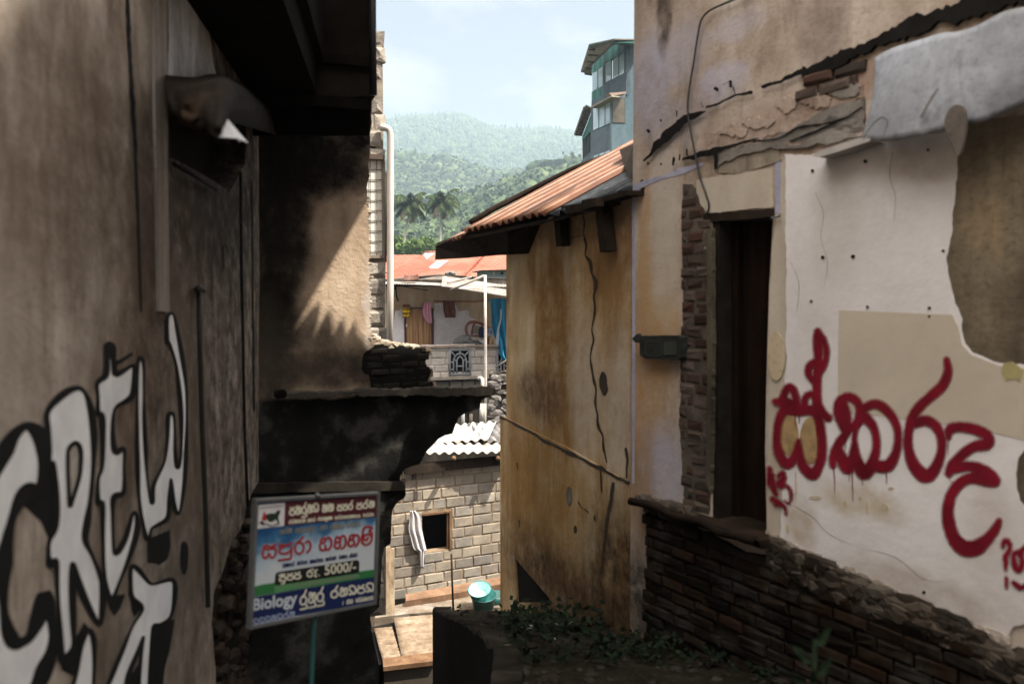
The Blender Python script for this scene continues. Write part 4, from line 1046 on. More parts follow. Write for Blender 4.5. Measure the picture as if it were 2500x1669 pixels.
# sill slab at the foot of the doorway
M_SILL = streaky('worn_brick_sill', [(.3, (.006, .005, .004)), (.5, (.016, .011, .008)), (.75, (.045, .028, .019))], 4, 4, 2, bump=.8)
zs = FR.l(1868, 1302)[1]
ua, ub = FR.l(1590, 1235)[0], FR.l(1884, 1310)[0]
ol = jagged([(ua - .05, -.1), (ua + .5, -.13), (ub + .02, -.15), (ub + .04, .0), (ub, .3), (ub - .62, .3), (ub - .62, .0), (ua, -.02)], .018, .06, 3)
V = [FR.w(a, b, zs + .0 + .012 * noise.noise(Vector((a * 4, b * 4, 0)))) for a, b in ol] + [FR.w(a, b + (.03 if b < -.1 else 0), zs - .055) for a, b in ol]
n = len(ol)
tr = geometry.tessellate_polygon([[Vector((a, b, 0)) for a, b in ol]])
part('sill', V, [tuple(t) for t in tr] + [tuple(i + n for i in t[::-1]) for t in tr] + [(i, (i + 1) % n, (i + 1) % n + n, i + n) for i in range(n)], M_SILL, rb)
tube('sill_lip', [FR.w(ua - .1 + (ub - ua + .1) * k / 8, -.11 - .035 * k / 8 + .01 * (k % 2), zs - .03 + .012 * (k % 3)) for k in range(9)], .028, M_SILL, rb)

# brick footing under the plaster
M_FBR = isl('mossy_brick', [(.003, .0025, .002), (.009, .006, .004), (.016, .009, .005), (.006, .005, .003), (.024, .013, .008)], gk=.8)
foot = [FR.l(x, y, -.08) for x, y in [(1572, 1228), (1600, 1246), (1700, 1300), (1800, 1350), (1890, 1366), (1960, 1398), (2120, 1470), (2280, 1540), (2440, 1620), (2600, 1690), (2900, 1800)]]
pol = foot + [(foot[-1][0], -4), (foot[0][0] + .02, -4)]
slab('footing', FR, pol, -.05, -.001, M_DARKCONC, rb, local=True, jag=.01, step=.05)
blocks('brick_footing', FR, pol, .215, .078, .014, -.085, -.04, M_FBR, rb, jit=.007, tilt=.006, ch=.006, seed=21, broken=1.0, drop=.06)
pol = [FR.l(x, y, -.06) for x, y in [(1890, 1322), (1980, 1366), (2100, 1420), (2250, 1486), (2380, 1545), (2440, 1590), (2600, 1640), (2600, 1700), (2440, 1640), (2280, 1560), (2120, 1490), (1960, 1418), (1890, 1380)]]
M_LUMP = isl('broken_mortar', [(.015, .012, .009), (.045, .035, .026), (.09, .075, .058), (.025, .018, .013), (.01, .009, .007)], gk=.7)
rubble('broken_plaster_edge', FR, pol, .07, -.05, M_LUMP, rb, 17, 300, .06)
rubble('broken_plaster_edge', FR, [FR.l(x, y, -.02) for x, y in [(1880, 1306), (1980, 1350), (2240, 1468), (2450, 1558), (2450, 1580), (2240, 1490), (1980, 1372), (1885, 1330)]], .035, -.008, isl('pale_mortar', [(.2, .17, .14), (.3, .26, .22), (.15, .12, .1)], gk=.4), rb, 18, 220, .03)
rubble('broken_plaster_edge', FR, [FR.l(x, y, -.06) for x, y in [(1560, 1214), (1600, 1222), (1680, 1246), (1700, 1262), (1640, 1262), (1580, 1240)]], .05, -.06, M_LUMP, rb, 19, 60, .08)

# ---- red graffiti
M_RED = flat('red_spray', (.155, .004, .014), .7, .2, var=.45, scale=5)
_t = NT('red_spray_mist', .85, .1)
_t.put(_t.b.inputs['Alpha'], _t.rng(_t.math('ADD', _t.noise(420, 2, .5), _t.math('MULTIPLY', _t.noise(9, 3, .6), .35)), .60, .72, 0, .8))
M_RED2 = _t.out((.22, .02, .03))
r4 = lambda q, k=1.0: [(x / 2.53 + 1860, y / 2.53 + 780, w / 2.53 * k * (1.14 if w > 20 else 1)) for x, y, w in q]
r5 = lambda q, k=1.0: [(x / 7.84 + 2400, y / 7.84 + 1280, w / 7.84 * k) for x, y, w in q]
G1 = [[(345, 75, 34), (345, 130, 44), (348, 250, 40), (340, 350, 42), (340, 480, 42), (342, 560, 38)], [(350, 80, 26), (378, 120, 28), (397, 180, 26), (396, 230, 26), (378, 290, 28), (358, 325, 26)],
      [(325, 262, 34), (292, 290, 36), (290, 335, 34), (308, 370, 28), (322, 392, 16)],
      [(78, 502, 26), (120, 508, 40), (142, 450, 36), (162, 418, 34), (190, 428, 34), (208, 480, 34), (215, 540, 40)], [(150, 500, 36), (180, 520, 44), (210, 545, 50), (160, 540, 50)],
      [(140, 550, 44), (105, 620, 38), (92, 720, 36), (100, 810, 42), (145, 885, 48), (185, 872, 46), (215, 810, 34), (226, 750, 22)],
      [(226, 780, 24), (248, 890, 44), (310, 955, 52), (352, 900, 46), (374, 800, 40), (368, 700, 40), (345, 600, 44), (310, 560, 50), (230, 560, 50), (160, 555, 44)],
      [(262, 530, 36), (270, 480, 30), (302, 458, 28), (335, 490, 30), (350, 540, 44), (380, 580, 40), (412, 605, 34)],
      [(520, 690, 40), (500, 640, 50), (470, 570, 44), (478, 505, 40), (530, 476, 40), (580, 498, 40), (608, 560, 36), (590, 630, 40), (560, 665, 40)], [(500, 520, 46), (510, 600, 66), (530, 650, 40)],
      [(530, 690, 34), (478, 760, 44), (442, 840, 38), (438, 895, 28)], [(470, 800, 40), (500, 870, 60), (530, 920, 50), (560, 860, 50), (572, 780, 30)],
      [(640, 600, 44), (590, 640, 30), (572, 720, 24), (580, 820, 34), (600, 900, 60), (635, 945, 66), (680, 890, 56), (706, 790, 36), (700, 690, 36), (660, 620, 46), (610, 585, 46)],
      [(620, 552, 36), (700, 520, 40), (770, 558, 42), (828, 640, 38), (842, 740, 34), (820, 840, 44), (775, 900, 60), (715, 900, 56), (690, 880, 40)]]
G2_ = [[(1140, 248, 22), (1150, 320, 38), (1120, 400, 46), (1050, 468, 46), (980, 530, 46), (930, 600, 46), (904, 700, 42), (906, 800, 46), (940, 900, 58), (1010, 962, 68), (1068, 920, 56), (1108, 820, 40), (1108, 730, 38), (1072, 655, 44), (1010, 622, 46), (950, 640, 40)]]
G3 = [[(1152, 722, 26), (1162, 675, 46), (1230, 662, 46), (1320, 678, 50), (1390, 715, 52), (1392, 765, 56), (1310, 782, 50), (1240, 832, 50), (1180, 900, 54), (1155, 945, 40)],
      [(1190, 915, 50), (1290, 905, 50), (1385, 940, 56), (1445, 995, 46), (1400, 1000, 46), (1300, 975, 50), (1215, 1015, 52), (1160, 1110, 52), (1150, 1220, 58), (1180, 1335, 64), (1245, 1405, 78), (1325, 1405, 76), (1400, 1345, 52), (1448, 1280, 38), (1465, 1240, 22)]]
NUM = [[(380, 420, 50), (400, 330, 76), (465, 315, 76), (515, 390, 60), (490, 500, 76), (430, 610, 84), (435, 720, 70), (437, 860, 26)],
       [(600, 540, 60), (585, 660, 74), (620, 810, 96), (690, 870, 80), (745, 760, 74), (735, 620, 60), (680, 520, 54), (610, 530, 50)], [(700, 560, 60), (760, 480, 70), (860, 400, 60), (900, 700, 60), (880, 900, 50)],
       [(580, 1100, 60), (640, 1150, 84), (710, 1200, 80), (800, 1180, 80), (950, 1140, 60)], [(450, 1020, 50), (452, 1060, 46), (450, 1200, 16)]]
SM = [[(48, 920, 22), (48, 1010, 24)], [(66, 960, 16), (72, 1040, 22), (90, 1080, 18)], [(105, 962, 20), (130, 945, 16), (132, 985, 24), (100, 1010, 22), (128, 1030, 18)],
      [(110, 1005, 10), (158, 1030, 10), (182, 1080, 11), (170, 1130, 9), (140, 1122, 8)], [(66, 1108, 24), (110, 1132, 22), (142, 1162, 16), (148, 1200, 6)], [(88, 1140, 18), (120, 1130, 14)]]
gr = M_RED
for i, (grp, pr) in enumerate([(G1, r4), (G2_, r4), (G3, r4), (NUM, r5), (SM, r4)]):
    ribbons('graffiti_overspray', FR, [[(x, y, w + 9) for x, y, w in pr(s)] for s in grp], -.0150, M_RED2, rb, per=6, ramp=.00008)
    ribbons('graffiti', FR, [pr(s, 1.0) for s in grp], -.0168, M_RED, rb, per=6, ramp=.0001)
ribbons('paint_drips', FR, [r4(s) for s in [[(440, 900, 8), (448, 980, 6), (450, 1068, 3)], [(560, 900, 8), (558, 1000, 6), (562, 1120, 3)], [(540, 940, 6), (540, 1000, 3)], [(618, 970, 6), (622, 1022, 3)], [(768, 900, 8), (770, 1012, 4)], [(1152, 720, 6), (1150, 840, 3)], [(1158, 950, 6), (1160, 990, 3)], [(1355, 790, 8), (1355, 820, 4)], [(232, 580, 8), (228, 640, 4)], [(205, 580, 8), (208, 660, 4)], [(340, 640, 8), (344, 830, 3)], [(512, 700, 8), (516, 800, 4)]]], -.0162, M_RED, rb, per=4, ramp=.00005)

# ================================================================ OCHRE SIDE HOUSE
OCH = (.2, .105, .03)
M_OW = streaky('stained_ochre', [(.27, (.13, .065, .022)), (.42, (.29, .17, .07)), (.55, (.43, .3, .16)), (.7, (.56, .46, .33))], 3.4, .8, 4, mw=.5, bump=.6,
               pale=((.56, .49, .42), .6, .6), dark=((.1, .058, .025), .6, .75),
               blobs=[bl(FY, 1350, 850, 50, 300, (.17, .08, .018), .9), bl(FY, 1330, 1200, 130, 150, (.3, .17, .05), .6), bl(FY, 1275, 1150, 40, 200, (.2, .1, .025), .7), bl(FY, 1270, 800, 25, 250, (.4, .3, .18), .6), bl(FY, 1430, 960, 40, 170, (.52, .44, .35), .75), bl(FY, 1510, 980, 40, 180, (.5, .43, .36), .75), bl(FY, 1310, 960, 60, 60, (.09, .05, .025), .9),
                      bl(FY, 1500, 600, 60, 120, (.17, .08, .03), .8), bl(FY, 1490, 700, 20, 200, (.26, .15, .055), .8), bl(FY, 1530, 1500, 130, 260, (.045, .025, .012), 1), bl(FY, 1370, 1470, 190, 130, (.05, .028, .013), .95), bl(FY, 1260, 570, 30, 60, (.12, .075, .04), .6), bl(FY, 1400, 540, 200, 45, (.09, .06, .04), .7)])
yh = root('ochre_house', 'stained ochre side house with a rusty corrugated roof and long wall cracks', 'house', frame=FY)
uf = FY.l(1236, 900)[0]
zf0 = gz(9) - .8
up_ = [(uf, zf0), (0.0, zf0), (0.0, .80), (FY.l(1400, 500)[0], .80), (uf, .70)]
HB = [(FY.l(x, y, -.05)) for x, y in [(1256, 1358), (1345, 1462), (1262, 1468)]]
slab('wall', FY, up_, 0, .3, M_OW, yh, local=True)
V = [FY.w(uf, .301, zf0), FY.w(uf, 1.3, zf0), FY.w(uf, 1.3, 1.15), FY.w(uf, .301, .66)]
V += [v + FY.U * .25 for v in V]
part('gable_wall', V, [(0, 1, 2, 3), (7, 6, 5, 4), (0, 4, 5, 1), (1, 5, 6, 2), (2, 6, 7, 3), (3, 7, 4, 0)], M_OW, yh)
V = [FY.w(uf + .25, 1.1, zf0), FY.w(0, 1.1, zf0), FY.w(0, 1.1, 1.1), FY.w(uf + .25, 1.1, 1.1)]
V += [v + FY.B * .2 for v in V]
part('rear_wall', V, [(0, 1, 2, 3), (7, 6, 5, 4), (0, 4, 5, 1), (1, 5, 6, 2), (2, 6, 7, 3), (3, 7, 4, 0)], M_OW, yh)
lowp = [FY.l(1221, 1014, -.02), (FY.l(1380, 1090, -.02)), FY.l(1536, 1180, -.02), (-.002, zf0), (FY.l(1221, 1014, -.02)[0], zf0)]
slab('plinth', FY, lowp, -.02, -.002, M_OW, yh, local=True, holes=[[FY.l(x, y, -.02) for x, y in [(1258, 1362), (1340, 1458), (1345, 1470), (1263, 1470)]]])
slab('hole_back', FY, [(1250, 1350), (1360, 1350), (1360, 1490), (1250, 1490)], -.0019, -.001, M_PITCH, yh)
M_CR2 = flat('ochre_crack', (.035, .024, .014), .98, var=.4)
ribbons('crack', FY, [[(1421, 520, 3), (1427, 545, 5), (1425, 570, 3), (1431, 600, 7), (1429, 622, 4), (1441, 640, 9), (1446, 668, 6), (1455, 690, 10), (1450, 725, 5), (1452, 760, 6), (1445, 800, 3), (1448, 830, 6), (1441, 868, 3), (1444, 895, 5), (1449, 925, 7), (1455, 950, 4), (1453, 985, 6), (1458, 1010, 4), (1461, 1040, 8), (1472, 1065, 4), (1473, 1090, 6), (1481, 1128, 3)],
                      [(1420, 575, 2), (1395, 580, 1.5)], [(1528, 1095, 6), (1531, 1130, 6), (1529, 1165, 5)]], -.003, M_CR2, yh, rough=.6, ramp=.0003)
ribbons('crack', FY, [[(1222, 1018, 7), (1245, 1028, 4), (1262, 1038, 8), (1300, 1057, 5), (1330, 1076, 8), (1362, 1091, 5), (1390, 1106, 9), (1420, 1119, 5), (1442, 1132, 8), (1470, 1144, 10), (1490, 1156, 7), (1534, 1178, 9)], [(1466, 1150, 4), (1469, 1200, 4)], [(1497, 1180, 8), (1490, 1230, 9), (1480, 1280, 7), (1474, 1330, 5), (1470, 1400, 3)]], -.024, M_CR2, yh, rough=.6, ramp=.0003)
for f_, x, y, rx, ry, o_ in [(FY, 1472, 936, 10, 30, -.0035), (FY, 1389, 1210, 7, 24, -.0245), (FY, 1404, 1292, 4, 10, -.0245)]:
    slab('plaster_scar', FY, [(x + rx * math.cos(t * .5) + (3 if ry > 25 and math.sin(t * .5) > .3 else 0), y + ry * math.sin(t * .5)) for t in range(13)], o_, o_ + .003, M_CR2 if ry != 24 else M_CONC, yh, jag=.004, step=.02)
ribbons('scratch', FY, [[(1262, 1130, 3), (1264, 1145, 2)], [(1267, 1270, 4), (1268, 1285, 3)], [(1371, 1095, 3), (1374, 1103, 3)], [(1412, 1225, 3), (1420, 1240, 2)], [(1425, 1240, 2), (1436, 1250, 3)], [(1451, 1260, 4), (1452, 1270, 3)]], -.0245, M_CR2, yh)
# timber under the eaves
M_TIM = streaky('dark_timber', [(.3, (.012, .009, .007)), (.6, (.03, .022, .016)), (.8, (.06, .045, .035))], 8, 2)
for q in [[(1350, 522), (1364, 520), (1370, 600), (1358, 602)], [(1452, 500), (1468, 502), (1482, 612), (1464, 616)]]:
    slab('strut', FY, q, -.1, -.02, M_TIM, yh, jag=.003, step=.05)
for x in (1260, 1305, 1345, 1390, 1440):
    yb = 562 - (x - 1235) * .30
    slab('rafter_end', FY, [(x - 20, yb - 12), (x + 14, yb - 18), (x + 14, yb + 2), (x - 20, yb + 12)], -.2, -.13, M_TIM, yh)
slab('wall_plate', FY, [(1236, 564), (1400, 514), (1530, 476), (1530, 464), (1400, 500), (1236, 545)], -.12, .28, M_TIM, yh)

# roof sheets
def dirv(a): return Vector(a)
E1, E2 = at(1128, 566, 8.6), at(1335, 519, 7.0)
Lr = Vector((.79, .405, .0)).normalized()
slope = .52
Lv = Vector((Lr.x, Lr.y, slope)) * 2.35
M_RUSTR = NT('rusty_roof_iron', .7, .35)
_v = M_RUSTR.sep()
_a = M_RUSTR.noise(3.2, 7, .6, v=M_RUSTR.map((1, 1, 1))); _b3 = M_RUSTR.noise(40, 4, .65)
_c = M_RUSTR.ramp(_a, [(.28, (.055, .017, .006)), (.48, (.115, .038, .012)), (.64, (.16, .06, .02)), (.82, (.2, .1, .055))])
_c = M_RUSTR.mix(M_RUSTR.rng(_b3, .5, .75, 0, .5), _c, (.1, .032, .012))
_cr = M_RUSTR.math('MULTIPLY', M_RUSTR.rng(M_RUSTR.attr('crest'), .8, .98), M_RUSTR.rng(M_RUSTR.noise(6, 4, .6), .3, .5, .3, .8))
_c = M_RUSTR.mix(_cr, _c, (.42, .29, .22))
_c = M_RUSTR.mix(M_RUSTR.rng(M_RUSTR.attr('crest'), .0, .45, .75, 0), _c, (.05, .014, .006))
M_RUSTR = M_RUSTR.out(_c, _b3, .3, .004)
rf = root('rusty_roof', 'orange rusty corrugated iron roof leaning over the ochre house wall', 'roof', loc=E2)
corr('roof_sheet', E1 + Vector((0, 0, .0)), E2 - E1, Lv, .15, .024, M_RUSTR, rf, ragged=.035, seed=2, per=9, nl=14)
M_ZINC = streaky('dull_zinc', [(.3, (.012, .013, .015)), (.55, (.03, .034, .038)), (.75, (.075, .08, .085))], 4, 4, rough=.45)
E2b, E3 = at(1338, 530, 6.98), at(1538, 466, 6.12)
corr('roof_sheet', E2b, E3 - E2b, Vector((Lr.x, Lr.y, slope)) * 1.0, .15, .024, M_ZINC, rf, ragged=.03, seed=5, label='grey zinc sheet nearest the tall facade')
# sheets further along, and the dark overhanging tip
E0 = at(1072, 592, 9.35)
corr('roof_sheet', E0 - Vector((0, 0, .03)), (E1 - E0) + Vector((.0, -.05, -.03)), Lv * .98, .118, .017, M_RUSTR, rf, ragged=.02, seed=8)
M_UND = flat('soffit_black', (.018, .013, .01), .95, var=.5)
tip = [at(1064, 602, 9.3), at(1068, 592, 9.34), at(1132, 570, 8.62), at(1240, 545, 7.85), at(1240, 622, 8.3), at(1150, 626, 8.75), at(1062, 634, 9.2)]
bk = [p + Vector((.35, .2, .03)) for p in tip]
n = len(tip)
part('fascia', tip + bk, [tuple(range(n)), tuple(range(2 * n - 1, n - 1, -1))] + [(i, (i + 1) % n, (i + 1) % n + n, i + n) for i in range(n)], M_UND, rf)
# soffit boards between eave and wall
q = [E1 + Vector((.03, .0, -.05)), E2 + Vector((.03, 0, -.05)), E3 + Vector((.03, 0, -.05))]
V = q + [p + Vector((Lr.x, Lr.y, slope)) * .6 for p in q]
V += [p - Vector((0, 0, .03)) for p in V]
part('soffit', V, [(0, 1, 4, 3), (1, 2, 5, 4), (6, 9, 10, 7), (7, 10, 11, 8), (0, 6, 7, 1), (1, 7, 8, 2)], M_UND, rf)
# ridge flashing along the silhouette, dark flap against the facade
tube('ridge_cap', [at(1150, 543, 9.25) , at(1200, 512, 9.45), at(1290, 467, 9.6), at(1400, 412, 9.6), at(1515, 368, 9.6)], .035, M_UND, rf)
V = [at(1512, 366, 8.2), at(1546, 350, 8.0), at(1549, 450, 6.3), at(1541, 462, 6.25), at(1527, 412, 7.3)]
V += [p + Vector((.06, .06, 0)) for p in V]
part('tar_flap', V, [(0, 1, 2, 3, 4), (9, 8, 7, 6, 5)] + [(i, (i + 1) % 5, (i + 1) % 5 + 5, i + 5) for i in range(5)], M_UND, rf)
tube('wire_loop', [at(1158, 590, 8.4), at(1165, 602, 8.4), at(1180, 606, 8.4), at(1190, 600, 8.4)], .006, M_TIN, rf)

# ================================================================ BLOCK BUILDING BEHIND THE RUINED WALL
FC = Frame(905, 10.0, vx=6500)
M_CBL = isl('rough_block', [(.26, .23, .19), (.36, .32, .27), (.3, .27, .23), (.16, .14, .12), (.46, .42, .36)], gk=.75, bump=1.0)
M_MOR2 = streaky('block_mortar', [(.3, (.15, .13, .1)), (.6, (.26, .225, .18)), (.8, (.36, .31, .25))], 6, 6)
cb = root('block_building', 'narrow strip of bare concrete block building with a barred window', 'building', frame=FC)
pu = [FC.l(x, y) for x, y in [(700, 84), (935, 84), (938, 90), (938, 130), (935, 160), (937, 200), (936, 260), (938, 340), (938, 386), (700, 386)]]
slab('mortar_bed', FC, [(700, 86), (933, 86), (935, 200), (936, 385), (936, 392), (941, 392), (941, 632), (943, 900), (942, 1500), (700, 1500)], .02, .3, M_MOR2, cb, holes=[[FC.l(x, y, .02) for x, y in [(880, 392), (936, 392), (936, 624), (880, 624)]]])
blocks('block_courses', FC, pu, .4, .2, .02, 0, .1, M_CBL, cb, jit=.02, tilt=.012, ch=.016, seed=2, broken=1.2)
pl = [FC.l(x, y) for x, y in [(700, 632), (943, 632), (944, 760), (943, 900), (943, 1500), (700, 1500)]]
blocks('block_courses', FC, pl, .4, .2, .02, 0, .1, M_CBL, cb, jit=.02, tilt=.012, ch=.016, seed=7, broken=1.2)
fbox_px('lintel', FC, 880, 376, 939, 388, -.05, .1, flat('lintel_iron', (.08, .06, .045), .9), cb)
M_CRT = flat('window_curtain', (.7, .69, .6), .6, .3, var=.08, scale=3)
wf = fbox_px('window', FC, 880, 390, 938, 628, .012, .1, M_CRT, cb)
M_BAR = flat('window_bar', (.12, .09, .07), .7, .3)
v = []
for x in (904, 920): v.append(tube_vf([FC.p(x, 390, -.003), FC.p(x, 628, -.003)], .005, 6))
for k in range(9):
    y = 414 + k * 25
    v.append(tube_vf([FC.p(890, y, .003), FC.p(936, y, .003)], .005, 6))
V, Fs = merge(v)
o = part('bars', V, Fs, M_BAR, cb); 
fr = fbox_px('frame', FC, 933, 388, 939, 630, -.008, .06, flat('window_frame_wood', (.2, .16, .12), .8), cb)
fbox_px('frame', FC, 880, 622, 932.5, 630, -.02, .06, flat('sill_wood', (.2, .16, .12), .8), cb)
M_PVC = flat('pvc_pipe', (.52, .47, .42), .45, .4, var=.12, scale=2)
tube('drainpipe', [FC.p(928, 312, -.06), FC.p(940, 312, -.07), FC.p(947, 315, -.07), FC.p(951.5, 322, -.07), FC.p(953, 334, -.07), FC.p(953, 500, -.07), FC.p(953, 700, -.07), FC.p(951, 900, -.07)], .04, M_PVC, cb, 16)
tube('drainpipe', [FC.p(942, 420, -.03), FC.p(942, 640, -.03)], .012, M_BAR, cb)

# ================================================================ BLOCK HUT IN THE SUNKEN YARD
FH = Frame(1100, 15.0, vx=5250)
M_HBL = isl('pale_block', [(.18, .15, .115), (.29, .25, .195), (.24, .2, .155), (.15, .138, .122), (.35, .31, .255)], gk=.7, fine=60)
M_HMO = streaky('brown_mortar', [(.3, (.15, .105, .065)), (.6, (.24, .175, .115)), (.8, (.32, .25, .17))], 8, 8)
ht = root('block_hut', 'low hut of bare pale blocks with an empty window under a bright corrugated roof', 'hut', frame=FH)
wl_ = [FH.l(x, y) for x, y in [(915, 1150), (1010, 1146), (1300, 1128), (1300, 1408), (1220, 1418), (1080, 1438), (960, 1462), (915, 1470)]]
hole = [FH.l(1030, 1250), FH.l(1098, 1250), FH.l(1098, 1345), FH.l(1030, 1345)]
hr = (FH.l(1031, 1300)[0], FH.l(1103, 1300)[0], FH.l(1066, 1345)[1], FH.l(1066, 1250)[1])
slab('mortar_bed', FH, wl_, .014, .2, M_HMO, ht, local=True, holes=[[(hr[0], hr[2]), (hr[1], hr[2]), (hr[1], hr[3]), (hr[0], hr[3])]])
blocks('block_courses', FH, wl_, .385, .196, .022, 0, .1, M_HBL, ht, holes=[hr], jit=.006, tilt=.006, ch=.008, seed=15, broken=.4)
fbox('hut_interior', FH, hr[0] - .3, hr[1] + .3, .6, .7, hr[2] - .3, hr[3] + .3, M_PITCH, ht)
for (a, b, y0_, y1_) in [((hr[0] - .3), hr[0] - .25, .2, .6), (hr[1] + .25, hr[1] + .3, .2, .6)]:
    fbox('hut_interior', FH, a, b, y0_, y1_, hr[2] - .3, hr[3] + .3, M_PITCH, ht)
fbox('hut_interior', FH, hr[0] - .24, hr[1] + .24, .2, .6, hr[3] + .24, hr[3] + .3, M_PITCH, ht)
M_WOOD = streaky('brown_frame_wood', [(.3, (.08, .04, .02)), (.6, (.15, .085, .045)), (.8, (.22, .14, .085))], 9, 2, rough=.8)
fbox('window_frame', FH, hr[1] - .045, hr[1] + .0, -.01, .12, hr[2], hr[3], M_WOOD, ht)
fbox('window_frame', FH, hr[0], hr[1] - .046, -.01, .12, hr[3] - .035, hr[3], M_WOOD, ht)
fbox('window_frame', FH, hr[1] - .08, hr[1] - .06, .02, .08, hr[2], hr[3] - .036, M_WOOD, ht)
for x, y in [(1012, 1160), (1015, 1208), (985, 1178)]:
    fbox_px('brick_packing', FH, x - 5, y - 10, x + 5, y + 10, -.008, .05, M_RBR, ht)
# roof
M_ASB = streaky('asbestos_sheet', [(.3, (.24, .2, .16)), (.5, (.37, .34, .3)), (.7, (.5, .48, .45))], 3, 3, 2, dark=((.3, .25, .2), .62, .5), bump=.25)
M_ASG = streaky('grey_asbestos', [(.3, (.06, .058, .055)), (.55, (.12, .115, .11)), (.8, (.2, .19, .18))], 3, 3, 5)
a_, b_ = at(984, 1107, 14.5), at(1262, 1103, 15.1)
corr('roof_sheet', a_, b_ - a_, Vector((-.18, 1.05, .09)) * 1.0, .177, .026, M_ASB, ht, thick=.012, ragged=.02, seed=1, nl=8)
a2, b2 = at(1054, 1084, 15.3), at(1192, 1072, 15.5)
corr('roof_sheet', a2, b2 - a2, Vector((.12, 1.9, .06)), .177, .026, M_ASB, ht, thick=.012, ragged=.015, seed=4, nl=8)
a3, b3 = at(1180, 1078, 15.5), at(1290, 1078, 15.8)
corr('roof_sheet', a3, b3 - a3, Vector((-.4, 1.7, .08)), .177, .026, M_ASG, ht, thick=.012, seed=6, nl=8, label='dark grey roof sheet')
fbox('eaves_beam', FH, FH.l(985, 1150)[0], FH.l(1300, 1140)[0], -.12, -.02, FH.l(1120, 1142)[1], FH.l(1120, 1120)[1], M_TIM, ht)
for x in (1108, 1216):
    tube('rafter_end', [FH.p(x, 1118, -.4), FH.p(x, 1118, .1)], .045, M_WOOD, ht, 8)
fbox('side_wall', FH, FH.l(930, 1300)[0], FH.l(930, 1300)[0] + .15, .21, 2.2, -6.2, -2.9, M_HMO, ht)
# cloth over the window sill
def cloth(name, f, outline, off, mat, folds=5, amp=.03, label=None, cat='cloth', group=None, nx=14, ny=20, parent=None):
    """hanging cloth: outline = rows of (px left, px right, py) from top to bottom"""
    V, Fs = [], []
    S = spline([Vector(o) for o in outline], 5)
    ny = len(S) - 1
    for j, (xl, xr, y) in enumerate(S):
        for i in range(nx + 1):
            s = i / nx
            k = amp * math.sin(s * folds * 2 * math.pi + .6 * math.sin(j * .25)) * (.35 + .65 * j / ny)
            V.append(f.p(xl + (xr - xl) * s, y, off + k))
    for j in range(ny):
        for i in range(nx):
            a = j * (nx + 1) + i
            Fs.append((a, a + 1, a + nx + 2, a + nx + 1))
    loc = f.p((outline[0][0] + outline[0][1]) / 2, outline[0][2], off)
    M = Matrix.Translation(loc) if not parent else None
    o = part(name, V, Fs, mat, parent, True, M=M)
    solid(o, .008)
    if not parent: tag(o, label, cat, group)
    return o
M_RAG = streaky('faded_rag', [(.3, (.34, .32, .32)), (.5, (.42, .40, .40)), (.7, (.5, .48, .48))], 4, 3, 7, dark=((.2, .15, .15), .6, .5), bump=.5)
cloth('rag', FH, [(1001, 1014, 1246), (1001, 1026, 1262), (998, 1030, 1290), (1003, 1034, 1312), (1010, 1040, 1338), (1020, 1041, 1344), (1024, 1036, 1352), (1026, 1034, 1386)], -.09, M_RAG, 2.3, .05, 'grey faded rag hanging over the left edge of the hut window', 'rag')
slab('wood_scrap', FH, [(1022, 1340), (1029, 1340), (1030, 1374), (1024, 1374)], -.02, 0, M_WOOD, ht)

# yard edge, platform and clutter
M_PLAT = streaky('worn_screed', [(.3, (.07, .05, .032)), (.55, (.15, .12, .09)), (.75, (.28, .25, .22))], 3, 3, 3, dark=((.1, .075, .05), .6, .5))
zp = -5.0
pf = root('yard_platform', 'worn concrete washing platform in front of the hut', 'platform', loc=at(1060, 1480, 13.3))
def plan(name, pts, z0, z1, mat, parent, jag=0, seed=0):
    if jag: pts = jagged(pts, jag, .12, seed)
    n = len(pts)
    tr = geometry.tessellate_polygon([[Vector((a, b, 0)) for a, b in pts]])
    V = [Vector((a, b, z1)) for a, b in pts] + [Vector((a, b, z0)) for a, b in pts]
    o = part(name, V, [tuple(t) for t in tr] + [tuple(i + n for i in t[::-1]) for t in tr] + [(i, (i + 1) % n, (i + 1) % n + n, i + n) for i in range(n)], mat, parent, M=None if parent else Matrix.Translation(V[0]))
    bm = bmesh.new(); bm.from_mesh(o.data); bmesh.ops.recalc_face_normals(bm, faces=bm.faces); bm.to_mesh(o.data); bm.free()
    return o
def gp(px, py, z):
    r = ray(px, py); return r * (z / r.z)
P4 = [gp(x, y, zp) for x, y in [(915, 1508), (1000, 1497), (1180, 1484), (1235, 1480), (1235, 1440), (1120, 1450), (1000, 1468), (915, 1490)]]
plan('slab', [(p.x, p.y) for p in P4], -6.3, zp, M_PLAT, pf, .02, 2)
P5 = [gp(x, y, -4.9) for x, y in [(990, 1466), (1120, 1446), (1180, 1432), (1230, 1424), (1230, 1405), (1120, 1425), (990, 1450)]]
plan('step', [(p.x, p.y) for p in P5], -6.2, -4.9, streaky('pinkish_step', [(.3, (.09, .05, .03)), (.6, (.17, .1, .06)), (.8, (.26, .17, .11))], 4, 4), pf, .015, 5)
pk = root('plank_stack', 'weathered planks leaning against the left corner of the hut', 'planks', loc=at(945, 1490, 13.0))
